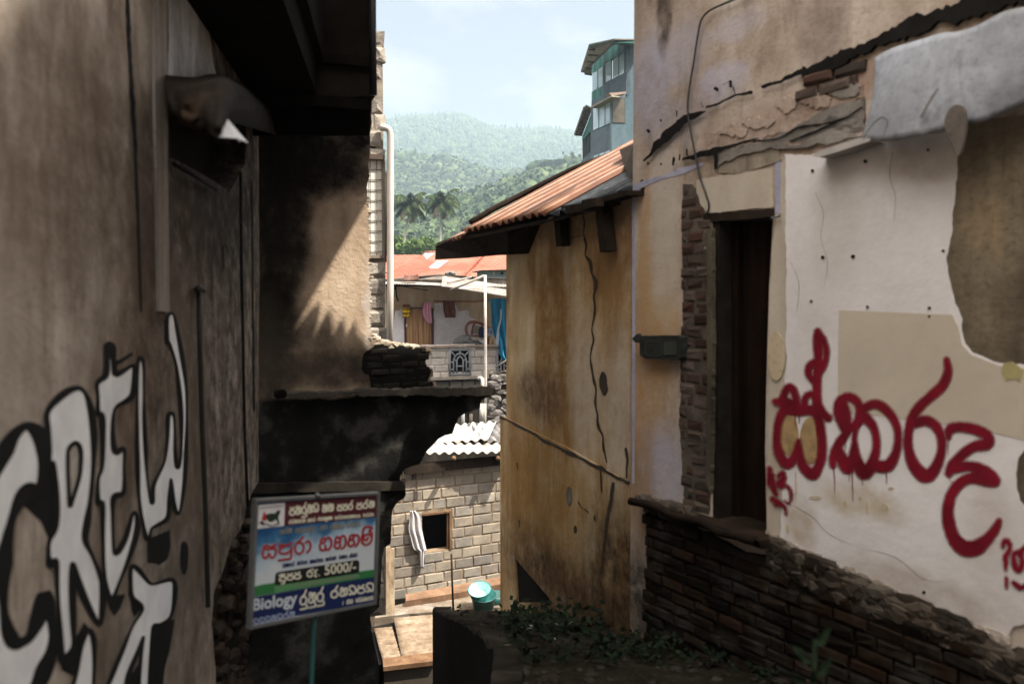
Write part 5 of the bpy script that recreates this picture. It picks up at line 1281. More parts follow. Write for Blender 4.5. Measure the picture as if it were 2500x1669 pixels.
for k, (x0, x1, y0_, w) in enumerate([(938, 940, 1342, 7), (946, 947, 1334, 7), (954, 955, 1338, 6)]):
    p, q = at(x0, y0_, 13.1 + .05 * k), at(x1, 1500, 12.9)
    d = Vector((.035 + .01 * k, 0, 0)); t = Vector((0, .02, 0))
    V = [p - d, p + d, q + d, q - d]; V += [v + t for v in V]
    part('plank', V, [(0, 1, 2, 3), (7, 6, 5, 4), (0, 4, 5, 1), (1, 5, 6, 2), (2, 6, 7, 3), (3, 7, 4, 0)], streaky('grey_plank%d' % k, [(.3, (.16, .11, .07)), (.6, (.32, .25, .17)), (.8, (.42, .34, .25))], 14, 2), pk)
st = tube('stick', [at(1102, 1352, 13.1), at(1104, 1420, 13.1), at(1107, 1496, 13.05)], .018, M_TIM)
tag(st, 'thin dark pole standing upright on the washing platform below the hut window', 'pole')
# basins
def lathe(prof, c, n=36, tilt=None):
    V, Fs = [], []
    for r, z in prof:
        for k in range(n):
            t = 2 * math.pi * k / n
            v = Vector((r * math.cos(t), r * math.sin(t), z))
            if tilt: v = tilt @ v
            V.append(Vector(c) + v)
    for j in range(len(prof) - 1):
        for k in range(n):
            q = (k + 1) % n
            Fs.append((j * n + k, j * n + q, (j + 1) * n + q, (j + 1) * n + k))
    return V, Fs
M_TEAL = flat('teal_plastic', (.012, .11, .1), .4, .5, var=.12, scale=3)
M_GRN2 = flat('dark_green_plastic', (.006, .055, .05), .4, .5, var=.15, scale=3)
bz = gp(1176, 1482, zp)
T_ = Matrix.Rotation(R(24), 3, 'X') @ Matrix.Rotation(R(-5), 3, 'Y')
bc = Vector((bz.x, bz.y, zp + .11))
for nm, lab, cx, cz, s, mat, tl in [('basin', 'pale turquoise plastic basin tipped towards the alley, topmost of the stack', -.02, .09, 1.0, flat('pale_turquoise', (.22, .46, .41), .35, .5, var=.05), T_), ('basin', 'dark green basin under the tipped turquoise one', .03, 0, 1.12, M_TEAL, Matrix.Rotation(R(14), 3, 'X'))]:
    c = bc + Vector((cx, 0, cz))
    r_ = root(nm, lab, 'basin', loc=c)
    prof = [(.0, .03), (.17 * s, .03), (.235 * s, .185), (.255 * s, .19), (.255 * s, .175), (.24 * s, .17), (.18 * s, 0), (.0, 0)] if s == 1.0 else [(.0, .02), (.19 * s, .02), (.235 * s, .15), (.26 * s, .155), (.26 * s, .14), (.245 * s, .135), (.2 * s, -.16), (.0, -.16)]
    prof = [(a * .74, b * .74) for a, b in prof]
    V, Fs = lathe(prof, c, tilt=tl)
    part('bowl', V, Fs, mat, r_, True)
    V, Fs = lathe([(a * .74, b * .74) for a, b in [(.236 * s, .186 if s == 1 else .152), (.25 * s, .2 if s == 1 else .166), (.262 * s, .19 if s == 1 else .156), (.25 * s, .178 if s == 1 else .144)]], c, tilt=tl)
    part('rim', V, Fs, M_TEAL if s == 1 else M_GRN2, r_, True)
c = bc + Vector((.2, .25, -.05))
V, Fs = lathe([(0, -.07), (.14, -.07), (.19, .07), (.205, .07), (.15, -.1), (0, -.1)], c)
tag(part('basin', V, Fs, M_GRN2, None, True, M=Matrix.Translation(c)), 'dark green basin standing behind the tipped turquoise basin', 'basin')

# low shed with a weathered sheet roof in the yard, lower left
sd = root('low_shed', 'low shed roof of two weathered ribbed sheets with a brown front edge', 'shed', loc=at(990, 1590, 11.8))
_z = -4.96
A = [gp(x, y, _z) for x, y in [(913, 1534), (957, 1530), (982, 1614), (936, 1618)]]
Bq = [gp(x, y, _z + .02) for x, y in [(961, 1508), (1061, 1500), (1061, 1600), (983, 1616)]]
M_SHT = streaky('weathered_pale_sheet', [(.3, (.1, .065, .04)), (.5, (.17, .125, .085)), (.72, (.27, .21, .155))], 5, 5, 6, dark=((.2, .13, .08), .62, .6), bump=.4)
for nm, Qd in (('roof_sheet', A), ('roof_sheet', Bq)):
    V, Fs = [], []
    nu, nv = 6, 80
    for j in range(nv + 1):
        t = j / nv
        for i in range(nu + 1):
            s = i / nu
            q = (Qd[0].lerp(Qd[1], s)).lerp(Qd[3].lerp(Qd[2], s), t)
            V.append(q + Vector((0, 0, .016 * math.sin(t * 2 * math.pi * 11) + .012 * noise.noise(Vector((s * 3, t * 9, 1))))))
    for j in range(nv):
        for i in range(nu):
            a = j * (nu + 1) + i
            Fs.append((a, a + 1, a + nu + 2, a + nu + 1))
    solid(part(nm, V, Fs, M_SHT, sd, True), .008)
e0, e1 = gp(934, 1618, _z), gp(1063, 1600, _z)
bb = [e0 + Vector((0, -.02, .03)), e1 + Vector((0, -.02, .03)), e1 + Vector((0, -.02, -.02)), e0 + Vector((0, -.02, -.02))]
V = [gp(934, 1606, _z + .05), gp(1062, 1590, _z + .05), gp(1063, 1612, _z + .03), gp(936, 1627, _z + .03)]
V += [v - Vector((0, 0, .06)) for v in V]
part('front_board', V, [(0, 1, 2, 3), (7, 6, 5, 4), (0, 4, 5, 1), (1, 5, 6, 2), (2, 6, 7, 3), (3, 7, 4, 0)], M_WOOD, sd)
V = [gp(937, 1627, _z), gp(1063, 1612, _z)]
V = [V[0], V[1], V[1] - Vector((0, 0, .32)), V[0] - Vector((0, 0, .32))]
V += [v + Vector((0, .1, 0)) for v in V]
part('front_wall', V, [(0, 1, 2, 3), (7, 6, 5, 4), (0, 4, 5, 1), (1, 5, 6, 2), (2, 6, 7, 3), (3, 7, 4, 0)], M_LUMP, sd)
V = [gp(905, 1530, _z - .06), gp(1063, 1498, _z - .06), gp(1063, 1600, _z - .06), gp(925, 1622, _z - .06)]
V += [v - Vector((0, 0, .7)) for v in V]
part('body', V, [(0, 1, 2, 3), (7, 6, 5, 4), (0, 4, 5, 1), (1, 5, 6, 2), (2, 6, 7, 3), (3, 7, 4, 0)], M_PITCH, sd)

# ================================================================ BALCONY HOUSE
FB = Frame(1100, 25.0, vx=7000)
bh = root('balcony_house', 'shabby balcony house with a wooden door, block parapet and sagging tin roof', 'house', frame=FB)
_t = NT('two_tone_plaster', .93, .1)
_n1 = _t.noise(1.4, 6, .6); _n2 = _t.noise(14, 4, .6)
_c = _t.ramp(_t.noise(1.0, 6, .6, v=_t.map((2, 2, .8))), [(.3, (.26, .17, .095)), (.5, (.42, .31, .2)), (.7, (.5, .4, .28))])
M_BW = _t.out(_t.mix(_t.rng(_n2, .5, .8, 0, .3), _c, (.2, .14, .09)), _n2, .3, .02)
slab('wall', FB, [(800, 690), (1400, 700), (1400, 860), (1400, 1100), (800, 1100)], 0, .2, M_BW, bh)
M_BWH = streaky('patchy_whitewash', [(.3, (.5, .45, .42)), (.5, (.62, .58, .57)), (.7, (.7, .68, .7))], 1.0, 1, 5, dark=((.42, .34, .27), .6, .5))
slab('whitewash', FB, [(1059, 742), (1082, 740), (1113, 744), (1119, 757), (1138, 757), (1145, 759), (1146, 774), (1160, 779), (1163, 784), (1178, 800), (1184, 860), (1059, 860)], -.012, .001, M_BWH, bh, jag=.04, step=.12, seed=2)
slab('whitewash', FB, [(965, 759), (975, 757), (980, 753), (987, 752), (987, 860), (955, 860), (955, 800)], -.012, .001, M_BWH, bh, jag=.03, step=.12, seed=4)
M_PLK = NT('plank_door', .6, .3)
_g = M_PLK.noise(1, 6, .6, v=M_PLK.map((30, 30, 1.1)), dist=.6)
_v = M_PLK.sep()
_pl = M_PLK.math('PINGPONG', M_PLK.math('MULTIPLY', _v[0], 1), .085)
_c = M_PLK.ramp(_g, [(.3, (.13, .055, .02)), (.5, (.33, .18, .08)), (.7, (.46, .28, .14))])
M_PLK = M_PLK.out(M_PLK.mix(M_PLK.rng(_pl, 0, .008, 1, 0), _c, (.05, .02, .01)), _g, .2, .01)
dr = fbox_px('door', FB, 992, 754, 1053, 860, -.05, -.013, M_PLK, bh)
M_MARF = flat('maroon_frame', (.055, .018, .014), .6, .4)
fbox_px('door_frame', FB, 988, 752, 991.8, 860, -.07, -.013, M_MARF, bh)
fbox_px('door_frame', FB, 1053.2, 752, 1059, 860, -.07, -.013, M_MARF, bh)
fbox_px('door_frame', FB, 991.8, 750.5, 1053.2, 753.8, -.07, -.013, M_MARF, bh)
h_ = tube('handle', [FB.p(992.6, 791, -.06), FB.p(992.6, 798, -.09)], .02, M_TINB, dr)
tube('wall_pipe', [FB.p(1059, 735, -.03), FB.p(1160, 737, -.03), FB.p(1200, 732, -.03)], .02, flat('orange_pipe', (.32, .13, .06), .7), bh)
tube('wire', [FB.p(965, 696, -.4), FB.p(1046, 709, -.3)], .012, M_BLACK, bh)
tube('wire', [FB.p(966, 700, -.3), FB.p(968, 722, -.1), FB.p(972, 735, -.02)], .02, M_TIM, bh)
fbox_px('meter', FB, 962, 696, 967, 706, -.1, -.01, M_BLACK, bh)
FBB = Frame(1100, 23.6, vx=7000)
M_PBL = isl('parapet_block', [(.33, .29, .25), (.42, .38, .33), (.46, .41, .37), (.3, .265, .23)], gk=.55, fine=25)
M_PMO = streaky('parapet_mortar', [(.3, (.2, .165, .13)), (.6, (.32, .28, .23)), (.8, (.42, .37, .31))], 4, 4)
h1 = (FBB.l(1098, 880)[0], FBB.l(1147, 880)[0], FBB.l(1122, 913)[1], FBB.l(1122, 854)[1])
h2 = (FBB.l(1214, 880)[0], FBB.l(1262, 880)[0], FBB.l(1230, 912)[1], FBB.l(1230, 855)[1])
par = [FBB.l(x, y) for x, y in [(900, 847), (1320, 847), (1320, 917), (900, 917)]]
rect = lambda h: [(h[0], h[2]), (h[1], h[2]), (h[1], h[3]), (h[0], h[3])]
slab('parapet', FBB, par, .02, .16, M_PMO, bh, local=True, holes=[rect(h1), rect(h2)])
blocks('parapet_blocks', FBB, par, .42, .2, .02, 0, .1, M_PBL, bh, holes=[h1, h2], jit=.008, tilt=.008, ch=.014, seed=3, broken=.5)
fbox_px('parapet_coping', FBB, 900, 843, 1320, 847, -.07, .2, streaky('coping', [(.3, (.22, .15, .11)), (.6, (.36, .28, .23)), (.8, (.48, .42, .37))], 3, 3), bh)
M_GRI = flat('cast_grey_grille', (.2, .21, .22), .8, .3, var=.15)
def grille(h):
    """arched ornamental vent: frame, two nested arches, spokes and bars"""
    u0, u1, z0, z1 = h; w, hh = u1 - u0, z1 - z0
    uc = (u0 + u1) / 2
    t = .026
    it = []
    W = lambda a, b: FBB.w(u0 + a * w, -.01, z0 + b * hh)
    def bar(pts, r=t): it.append(tube_vf([W(*p) for p in pts], r, 6))
    bar([(0, 0), (1, 0)], .035); bar([(0, 1), (1, 1)], .035); bar([(0, -.08), (0, 1.06)], .035); bar([(1, -.08), (1, 1.06)], .035)
    for rx, rz, zb in ((.32, .36, .5), (.16, .24, .48)):
        bar([(.5 - rx, 0)] + [(.5 - rx * math.cos(a), zb + rz * math.sin(a)) for a in [math.pi * k / 10 for k in range(11)]] + [(.5 + rx, 0)])
    bar([(.5, .72), (.5, .98)]); bar([(.27, .75), (.04, .96)]); bar([(.73, .75), (.96, .96)])
    bar([(.02, .5), (.18, .5)]); bar([(.82, .5), (.98, .5)]); bar([(.02, .2), (.18, .2)]); bar([(.82, .2), (.98, .2)]); bar([(.34, .33), (.66, .33)]); bar([(.18, .62), (.34, .55)]); bar([(.82, .62), (.66, .55)])
    V, Fs = merge(it)
    return part('grille', V, Fs, M_GRI, bh, True)
grille(h1); grille(h2)
for h in (h1, h2): fbox('grille_shade_panel', FBB, h[0] - .1, h[1] + .1, .17, .2, h[2] - .1, h[3] + .05, M_PITCH, bh)  # dark panels painted in for the shade behind the grilles
fbox('floor_slab', FBB, FBB.l(900, 900)[0], FBB.l(1320, 900)[0], -.12, 1.6, FBB.l(1120, 925)[1], FBB.l(1120, 918)[1], M_PMO, bh)
M_DBL = isl('dark_block', [(.12, .105, .085), (.2, .175, .145), (.09, .08, .065), (.26, .23, .19)], gk=.7, fine=20)
lowr = [FBB.l(x, y) for x, y in [(900, 926), (1320, 926), (1320, 1100), (900, 1100)]]
slab('lower_wall', FBB, lowr, .08, .3, M_DARKCONC, bh, local=True)
blocks('lower_blocks', FBB, lowr, .4, .2, .025, .05, .12, M_DBL, bh, jit=.012, tilt=.01, ch=.014, seed=6, broken=.5)
# roofs of the balcony house
M_WTIN = streaky('sunbleached_tin', [(.3, (.14, .115, .09)), (.5, (.24, .215, .19)), (.7, (.38, .36, .33))], 3, 3, dark=((.2, .13, .09), .55, .6), rough=.6)
M_GTIN = streaky('grey_roof_tin', [(.3, (.06, .055, .05)), (.6, (.13, .12, .11)), (.8, (.22, .2, .19))], 3, 3, rough=.7)
def strip(name, pl_, dep, drop, mat, parent, per=60, amp=.011, label=None, pitch=.12):
    """roof sheet whose front edge follows photo points; it rises away from us over `dep` metres"""
    S = spline([Vector((x, y, Y)) for x, y, Y in pl_], per)
    V, Fs = [], []
    n = len(S)
    for i, (x, y, Y) in enumerate(S):
        p = at(x, y, Y)
        h = amp * math.sin(i * 2.1)
        V += [p + Vector((0, 0, h)), p + Vector((-.1, dep, drop + h))]
    for i in range(n - 1): Fs.append((2 * i, 2 * i + 2, 2 * i + 3, 2 * i + 1))
    o = part(name, V, Fs, mat, parent, label=label); solid(o, .02); return o
strip('roof_sheet', [(800, 692, 23.8), (960, 693, 23.4), (1083, 697, 23.2), (1170, 699, 23.2), (1320, 703, 23.2)], 2.2, .12, M_WTIN, bh)
strip('roof_sheet', [(800, 688, 24.8), (960, 681, 25.2), (1020, 675, 25.2), (1083, 671, 25.4), (1160, 676, 25.2), (1320, 684, 25.2)], 3.0, .05, M_GTIN, bh)
strip('roof_sheet', [(1078, 699, 22.9), (1110, 703, 22.7), (1160, 711, 22.4), (1235, 723, 22.2), (1320, 738, 22)], 1.6, .32, M_WTIN, bh)
strip('roof_sheet', [(985, 683, 23.8), (990, 685, 23.7), (1005, 684, 23.7), (1021, 682, 23.8)], .9, .16, M_RUSTR, bh, label='small rusty patch sheet')
V = [at(1083, 673, 25.4), at(1240, 683, 25.2), at(1240, 697, 25.2), at(1083, 694, 25.3), at(960, 690, 25.2), at(960, 682, 25.2)]
V += [v + Vector((0, .2, 0)) for v in V]
part('gable_board', V, [(0, 1, 2, 3, 4, 5), (11, 10, 9, 8, 7, 6)], flat('dark_gable', (.1, .085, .07), .9, var=.4), bh)
fbox_px('eaves_board', FB, 800, 690, 1400, 700, -.02, .02, M_TIM, bh)
tube('roof_batten', [at(1100, 708, 22.4), at(1182, 673, 22.6)], .035, M_WTIN, bh)
tube('roof_batten', [at(1092, 690, 23), at(1150, 676, 24.5)], .025, M_WTIN, bh)
pb = tube('pole', [at(1184.5, 671, 21.5), at(1185, 800, 21.5), at(1185.5, 946, 21.5), at(1185.5, 1050, 21.5)], .038, streaky('rusty_pole', [(.3, (.3, .26, .22)), (.6, (.46, .42, .38)), (.8, (.55, .5, .46))], 3, 2), None, 10)
tag(pb, 'tall thin grey pole standing in front of the balcony parapet', 'pole')
# laundry
M_PINK = streaky('pink_towel', [(.3, (.55, .2, .3)), (.5, (.68, .32, .42)), (.7, (.75, .45, .52))], 14, 1)
M_BRN = streaky('brown_towel', [(.3, (.07, .025, .015)), (.5, (.13, .045, .025)), (.7, (.17, .07, .045))], 10, 1)
_t = NT('yellow_black_cloth', .9, .1)
_w = _t.noise(5, 3, .5, v=_t.map((1, 1, 3)))
M_YB = _t.out(_t.ramp(_t.math('PINGPONG', _t.math('ADD', _t.sep()[2], _t.math('MULTIPLY', _w, .03)), .06), [(0, (.04, .03, .01)), (.015, (.04, .03, .01)), (.025, (.75, .48, .02)), (1, (.75, .48, .02))]), _w, .2)
FL_ = 'laundry hung above the balcony'
cloth('towel', FB, [(1036, 1052, 739), (1033, 1052, 750), (1032, 1053, 765), (1037, 1054, 778), (1046, 1054, 789)], -.2, M_PINK, 3, .05, 'pink towel hanging over the top corner of the wooden door', 'towel', FL_)
cloth('towel', FB, [(1081, 1110, 734), (1082, 1110, 745), (1083, 1112, 758), (1086, 1112, 770), (1086, 1112, 775)], -.15, M_BRN, 2, .04, 'dark brown towel hanging on the whitewashed wall right of the door', 'towel', FL_)
cloth('towel', FB, [(983, 1001, 744), (983, 1001, 752), (982, 1001, 760), (984, 1000, 769), (984, 990, 775)], -.2, M_YB, 2, .04, 'yellow and black striped cloth hanging left of the wooden door', 'towel', FL_)
cloth('cloth_top', FB, [(983.5, 1000.5, 743), (983.5, 1000.5, 752)], -.23, M_BRN, 1, .01, 'small dark folded cloth above the yellow striped cloth', 'cloth', FL_)
# blue tarpaulin
M_TARP = streaky('blue_tarp', [(.3, (.01, .13, .24)), (.5, (.02, .22, .37)), (.7, (.05, .32, .48))], 5, 1, 3, pale=((.4, .5, .56), .66, .6), rough=.5, bump=.6)
tp = root('tarpaulin', 'bright blue tarpaulin draped at the right end of the balcony', 'tarpaulin', loc=FBB.p(1220, 740, .2))
cloth('sheet', FBB, [(1196, 1262, 728), (1198, 1262, 745), (1200, 1262, 770), (1201, 1262, 800), (1206, 1262, 820), (1212, 1262, 830), (1218, 1262, 850), (1224, 1262, 872), (1240, 1262, 884)], -.12, M_TARP, 4, .09, parent=tp, nx=30)
cloth('loose_edge', FBB, [(1221, 1225, 755), (1220, 1224, 780), (1214, 1218, 805), (1211, 1217, 830), (1211, 1216, 842)], -.25, flat('tarp_underside', (.4, .45, .5), .6), 1, .02, parent=tp)

# armchair, bag and bundle on the balcony
M_CWD = flat('red_brown_chair_wood', (.2, .06, .025), .4, .5, var=.3)
ch = root('wooden_chair', 'red brown wooden chair with a curved open back on the balcony', 'chair', loc=FB.p(1165, 850, -.8))
Pc = lambda x, y, o=-.7: FB.p(x, y, o)
tube('back_frame', [Pc(x, y, o) for x, y, o in spline([(1141, 818, -.75), (1138, 806, -.75), (1140, 794, -.75), (1148, 787, -.75), (1160, 786, -.72), (1176, 790, -.7), (1190, 796, -.66), (1200, 802, -.6)], 5)], .045, M_CWD, ch)
tube('back_spindle', [Pc(x, y, -.72) for x, y in [(1160, 788), (1155, 796), (1153, 806), (1152, 816)]], .035, M_CWD, ch)
tube('back_rail', [Pc(x, y, -.72) for x, y in [(1139, 818), (1150, 820), (1170, 820), (1190, 820)]], .035, M_CWD, ch)
tube('back_spindle', [Pc(x, y, -.72) for x, y in [(1178, 792), (1176, 806), (1176, 818)]], .035, M_CWD, ch)
slab('back_cane', FB, [(1158, 794), (1176, 796), (1175, 817), (1156, 815)], -.73, -.71, flat('cane_panel', (.27, .24, .18), .9), ch)
slab('seat', FB, [(1146, 821), (1190, 822), (1194, 828), (1150, 828)], -1.1, -.72, M_CWD, ch)
for x in (1147, 1190): tube('leg', [Pc(x, 824, -.75), Pc(x - 1, 858, -.75)], .03, M_CWD, ch)
for x in (1150, 1193): tube('leg', [Pc(x, 824, -1.05), Pc(x, 858, -1.05)], .03, M_CWD, ch)
def lump(name, f, outline, off, depth, mat, label=None, cat=None, amp=.03, parent=None):
    """soft heap: outline swelled into a rounded body"""
    c = Vector((sum(p[0] for p in outline) / len(outline), sum(p[1] for p in outline) / len(outline)))
    S = spline([Vector((*p, 0)) for p in outline], 5, True)
    V, Fs = [], []; n = len(S); rings = 6
    for sgn in (-1, 1):
        for k in range(rings):
            t = k / (rings - 1)
            for x, y, _ in S:
                q = c.lerp(Vector((x, y)), math.cos(t * math.pi / 2) if k < rings - 1 else .02)
                V.append(f.p(q.x, q.y, off + sgn * depth * math.sin(t * math.pi / 2) + amp * noise.noise(Vector((q.x * .12, q.y * .12, sgn)))))
    for s_ in range(2):
        for k in range(rings - 1):
            for i in range(n):
                j = (i + 1) % n; b0 = s_ * rings * n
                Fs.append((b0 + k * n + i, b0 + k * n + j, b0 + (k + 1) * n + j, b0 + (k + 1) * n + i))
    M = Matrix.Translation(f.p(c.x, c.y, off)) if not parent else None
    o = part(name, V, Fs, mat, parent, True, M=M)
    if label: tag(o, label, cat)
    return o
lump('bag', FB, [(1106, 840), (1110, 828), (1120, 820), (1135, 817), (1150, 818), (1160, 826), (1172, 834), (1180, 842), (1160, 848), (1120, 848)], -1.0, .3, flat('grey_canvas', (.12, .12, .115), .9, var=.3), 'slumped dark grey canvas bag on the balcony beside the chair', 'bag', .08)
cu = root('clothes_bundle', 'bundle of navy and white printed clothes heaped on the chair', 'clothes', loc=FB.p(1185, 815, -1.0))
lump('cloth', FB, [(1170, 800), (1178, 798), (1186, 804), (1188, 818), (1180, 826), (1170, 824), (1168, 812)], -1.05, .16, flat('navy_cloth', (.015, .02, .055), .9), parent=cu)
lump('cloth', FB, [(1180, 806), (1190, 800), (1200, 804), (1202, 816), (1195, 824), (1184, 822)], -1.12, .14, streaky('printed_cloth', [(.42, (.06, .03, .05)), (.48, (.5, .5, .55)), (.52, (.6, .6, .62)), (.6, (.15, .12, .25))], 8, 8), parent=cu)
slab('box_lid', FB, [(1149, 821), (1180, 825), (1178, 832), (1152, 830)], -1.32, -1.3, M_WTIN, cu)
tube('stray_stick', [FB.p(1205, 826, -1), FB.p(1202, 842, -1)], .02, M_WTIN, cu)
# pipe stub and dark clutter under the balcony
ps = tube('pipe_stub', [at(1167, 924, 22.6), at(1174, 921, 22.6), at(1178, 925, 22.5), at(1179, 950, 22.5), at(1181, 1010, 22.5)], .055, M_PVC, None, 12)
tag(ps, 'short bent off white drain pipe in front of the lower block wall', 'pipe')
for i, (x, y0_, y1_, c) in enumerate([(1176, 985, 1030, (.4, .38, .33)), (1183, 985, 1050, (.3, .28, .25)), (1130, 1005, 1050, (.2, .2, .2)), (1150, 1010, 1050, (.06, .05, .04)), (1192, 960, 1060, (.07, .06, .05)), (1203, 950, 1060, (.05, .045, .04))]):
    o = tube('scrap_pole', [at(x, y0_, 19 + .3 * i), at(x + (i % 3) - 1, y1_, 19 + .3 * i)], .045, flat('scrap%d' % i, c, .8))
    tag(o, ['pale splintered pole leaning behind the hut roof', 'grey pole just right of the splintered pale one', 'short grey pipe at the left of the hut roof ridge', 'dark short post behind the hut roof ridge', 'tall dark post right of the grey pole', 'rightmost dark post beside the ochre wall'][i], 'pole')
FK = Frame(1210, 20, vx=7000)
kw = root('stone_wall', 'rough dark stone wall between the balcony and the ochre house', 'wall', frame=FK)
pol = [FK.l(x, y) for x, y in [(1203, 915), (1260, 900), (1260, 1080), (1196, 1080), (1200, 990)]]
slab('bed', FK, pol, .05, .3, M_DARKCONC, kw, local=True)
rubble('stones', FK, pol, .13, .03, isl('dark_stones', [(.05, .045, .038), (.12, .11, .1), (.2, .18, .17), (.08, .07, .06)], gk=.5), kw, 3, 70, .1)
tube('wire', [FK.p(1210, 897, -.3), FK.p(1235, 880, -.3), FK.p(1262, 868, -.3)], .02, M_GTIN, kw)
tube('wire', [FK.p(1205, 985, -.2), FK.p(1240, 1012, -.2)], .02, M_BLACK, kw)
tube('wire', [FK.p(1207, 980, -.2), FK.p(1240, 1000, -.2)], .015, M_BLACK, kw)

# dark back wall under the balcony and round the yard
FQ = Frame(1100, 21.5, vx=7000)
bw_ = slab('retaining_wall', FQ, [(700, 955), (1330, 955), (1330, 1560), (700, 1560)], 0, .3, M_DARKCONC, None)
tag(bw_, 'dark damp retaining wall below the balcony house', 'wall')

# ================================================================ TILED HOUSE BEHIND
def tile_mat(name, c1, c2, rot=0):
    t = NT(name, .75, .25)
    n = t.n.new('ShaderNodeTexBrick')
    v = t.map((1, 1.25, 0.001), rot=(0, 0, rot))
    t.k.new(v, n.inputs['Vector'])
    n.inputs['Scale'].default_value = 1.0
    n.inputs['Brick Width'].default_value = .32; n.inputs['Row Height'].default_value = .36
    n.inputs['Mortar Size'].default_value = .035; n.inputs['Mortar Smooth'].default_value = .6
    n.inputs['Color1'].default_value = (*c1, 1); n.inputs['Color2'].default_value = (*c2, 1); n.inputs['Mortar'].default_value = (c1[0] * .35, c1[1] * .3, c1[2] * .3, 1)
    g = t.noise(.35, 5, .65)
    col = t.mix(t.rng(g, .45, .72, 0, .5), n.outputs['Color'], (.3, .16, .11))
    return t.out(col, t.math('SUBTRACT', 1, n.outputs['Fac']), .6, .05)
M_TILE = tile_mat('orange_tiles', (.27, .068, .036), (.21, .05, .026))
M_TILE2 = tile_mat('orange_tiles_turned', (.29, .082, .046), (.23, .06, .033), R(8))
th = root('tiled_house', 'house with a wide orange tiled roof and two grey translucent strips', 'house', loc=at(1080, 680, 46))
def poly3(name, pts, mat, parent, t=.08, label=None):
    P = [at(*p) for p in pts]; n = len(P)
    nr = Vector((0, 0, 0))
    for i in range(n): nr += P[i].cross(P[(i + 1) % n])
    nr.normalize()
    c = sum(P, Vector()) / n
    if nr.dot(-c) < 0: nr = -nr
    bk = [p - nr * t for p in P]
    tr = geometry.tessellate_polygon([P])
    Fs = [tuple(q) for q in tr] + [tuple(i + n for i in q[::-1]) for q in tr] + [(i, (i + 1) % n, (i + 1) % n + n, i + n) for i in range(n)]
    o = part(name, P + bk, Fs, mat, parent, label=label, M=None if parent else Matrix.Translation(P[0]))
    bm = bmesh.new(); bm.from_mesh(o.data); bmesh.ops.recalc_face_normals(bm, faces=bm.faces); bm.to_mesh(o.data); bm.free()
    return o
poly3('roof', [(880, 700, 42), (1125, 700, 42), (1182, 622, 49.8), (1180, 616.5, 50), (1041.5, 616.5, 50)], M_TILE, th)
poly3('roof', [(1126, 700, 42), (1400, 704, 44), (1400, 612, 52), (1181, 616.5, 50), (1183, 622, 49.8)], M_TILE2, th, label='right hip of the orange tiled roof')
poly3('roof', [(860, 664, 47), (960, 664, 46.6), (1028, 622, 51.5), (973, 622.5, 52), (900, 622, 52)], M_TILE2, th)
poly3('roof_light', [(973, 666, 45.2), (998, 666, 45.2), (1064, 616.2, 50.0), (1039, 616.2, 50.0)], flat('grey_roof_light', (.16, .17, .18), .5, .4, var=.12, scale=2), th, .03)
poly3('roof_light', [(1027, 667.5, 45.1), (1053, 667.5, 45.1), (1095, 636, 47.9), (1067, 636, 47.9)], flat('grey_roof_light_2', (.17, .18, .19), .5, .4, var=.12, scale=2), th, .03)
tube('ridge', [at(1126, 678, 43.8), at(1182, 619, 49.7)], .09, M_TILE2, th)
tube('ridge', [at(1030, 621, 50), at(1041.5, 616, 50), at(1181, 616, 50)], .09, M_TILE2, th)
poly3('wall', [(860, 690, 43.5), (1400, 694, 45), (1400, 760, 45), (860, 760, 43.5)], flat('cream_house_wall', (.4, .34, .26), .9), th, .2)
sh2 = root('grey_shack', 'tiny grey rendered shack with two slots and a dark flat roof', 'shack', loc=at(1210, 670, 38))
FG = Frame(1182, 36, vx=9000)
slab('wall', FG, [(1182, 661), (1300, 659), (1300, 760), (1182, 760)], 0, 1.5, flat('shack_grey', (.17, .2, .21), .9, var=.2, scale=3), sh2)
slab('roof', FG, [(1176, 659.5), (1300, 656), (1300, 660), (1176, 661.5)], -.25, 1.8, M_TIM, sh2)
for x, w, m in [(1206, 1.3, flat('slot_pale', (.6, .5, .42), .8)), (1226, 3, M_PITCH)]:
    slab('slot', FG, [(x - w, 663), (x + w, 663), (x + w, 670), (x - w, 670)], -.02, 0, m, sh2)
poly3('debris', [(1086, 665, 25.6), (1094, 662, 25.8), (1108, 661.5, 25.8), (1112, 667, 25.6), (1108, 668, 25.6), (1098, 663.5, 25.7), (1090, 668, 25.6)], M_GTIN, bh, .1)

# ================================================================ BLUE GREY BUILDING ON THE RIGHT
gb = root('apartment_block', 'tall blue grey building with green cladding and window bands above the rusty roof', 'building', loc=at(1490, 420, 55))
Z2 = lambda x, y: (x / 4.61 + 1360, y / 4.61 + 80)
P2z = lambda *q: [Z2(*p) for p in q]
G1_ = Frame(1493, 54.0, vx=532)
G2f = Frame(1527, 54.3, vx=532)
GFt = Frame(1493.3, 53.99, vx=9000)
M_BLU = streaky('shaded_blue_render', [(.3, (.06, .078, .09)), (.55, (.09, .115, .135)), (.78, (.12, .155, .175))], .6, .4, 2, bump=.1, fine=6)  # left-facing walls: same render, its shade put into a darker colour
M_BLU2 = streaky('sunlit_blue_render', [(.3, (.085, .125, .15)), (.55, (.115, .165, .19)), (.78, (.15, .2, .23))], .6, .4, 3, bump=.1, fine=6)  # front-facing copy of the render, lightened to carry the sun
def clad(name, c, sc):
    t = NT(name, .5, .3)
    x = t.sep()
    w = t.math('PINGPONG', t.math('MULTIPLY', x[0], 1.0), sc)
    x2 = t.math('PINGPONG', t.math('MULTIPLY', x[1], .6), sc)
    f = t.rng(t.math('ADD', w, t.math('MULTIPLY', x2, .0)), 0, sc, 0, 1)
    return t.out(t.mix(f, tuple(v * .45 for v in c), c), f, .6, .05)
M_GCL = clad('green_cladding', (.018, .13, .1), .16)
M_GFA = flat('green_fascia', (.015, .09, .08), .5, .4)
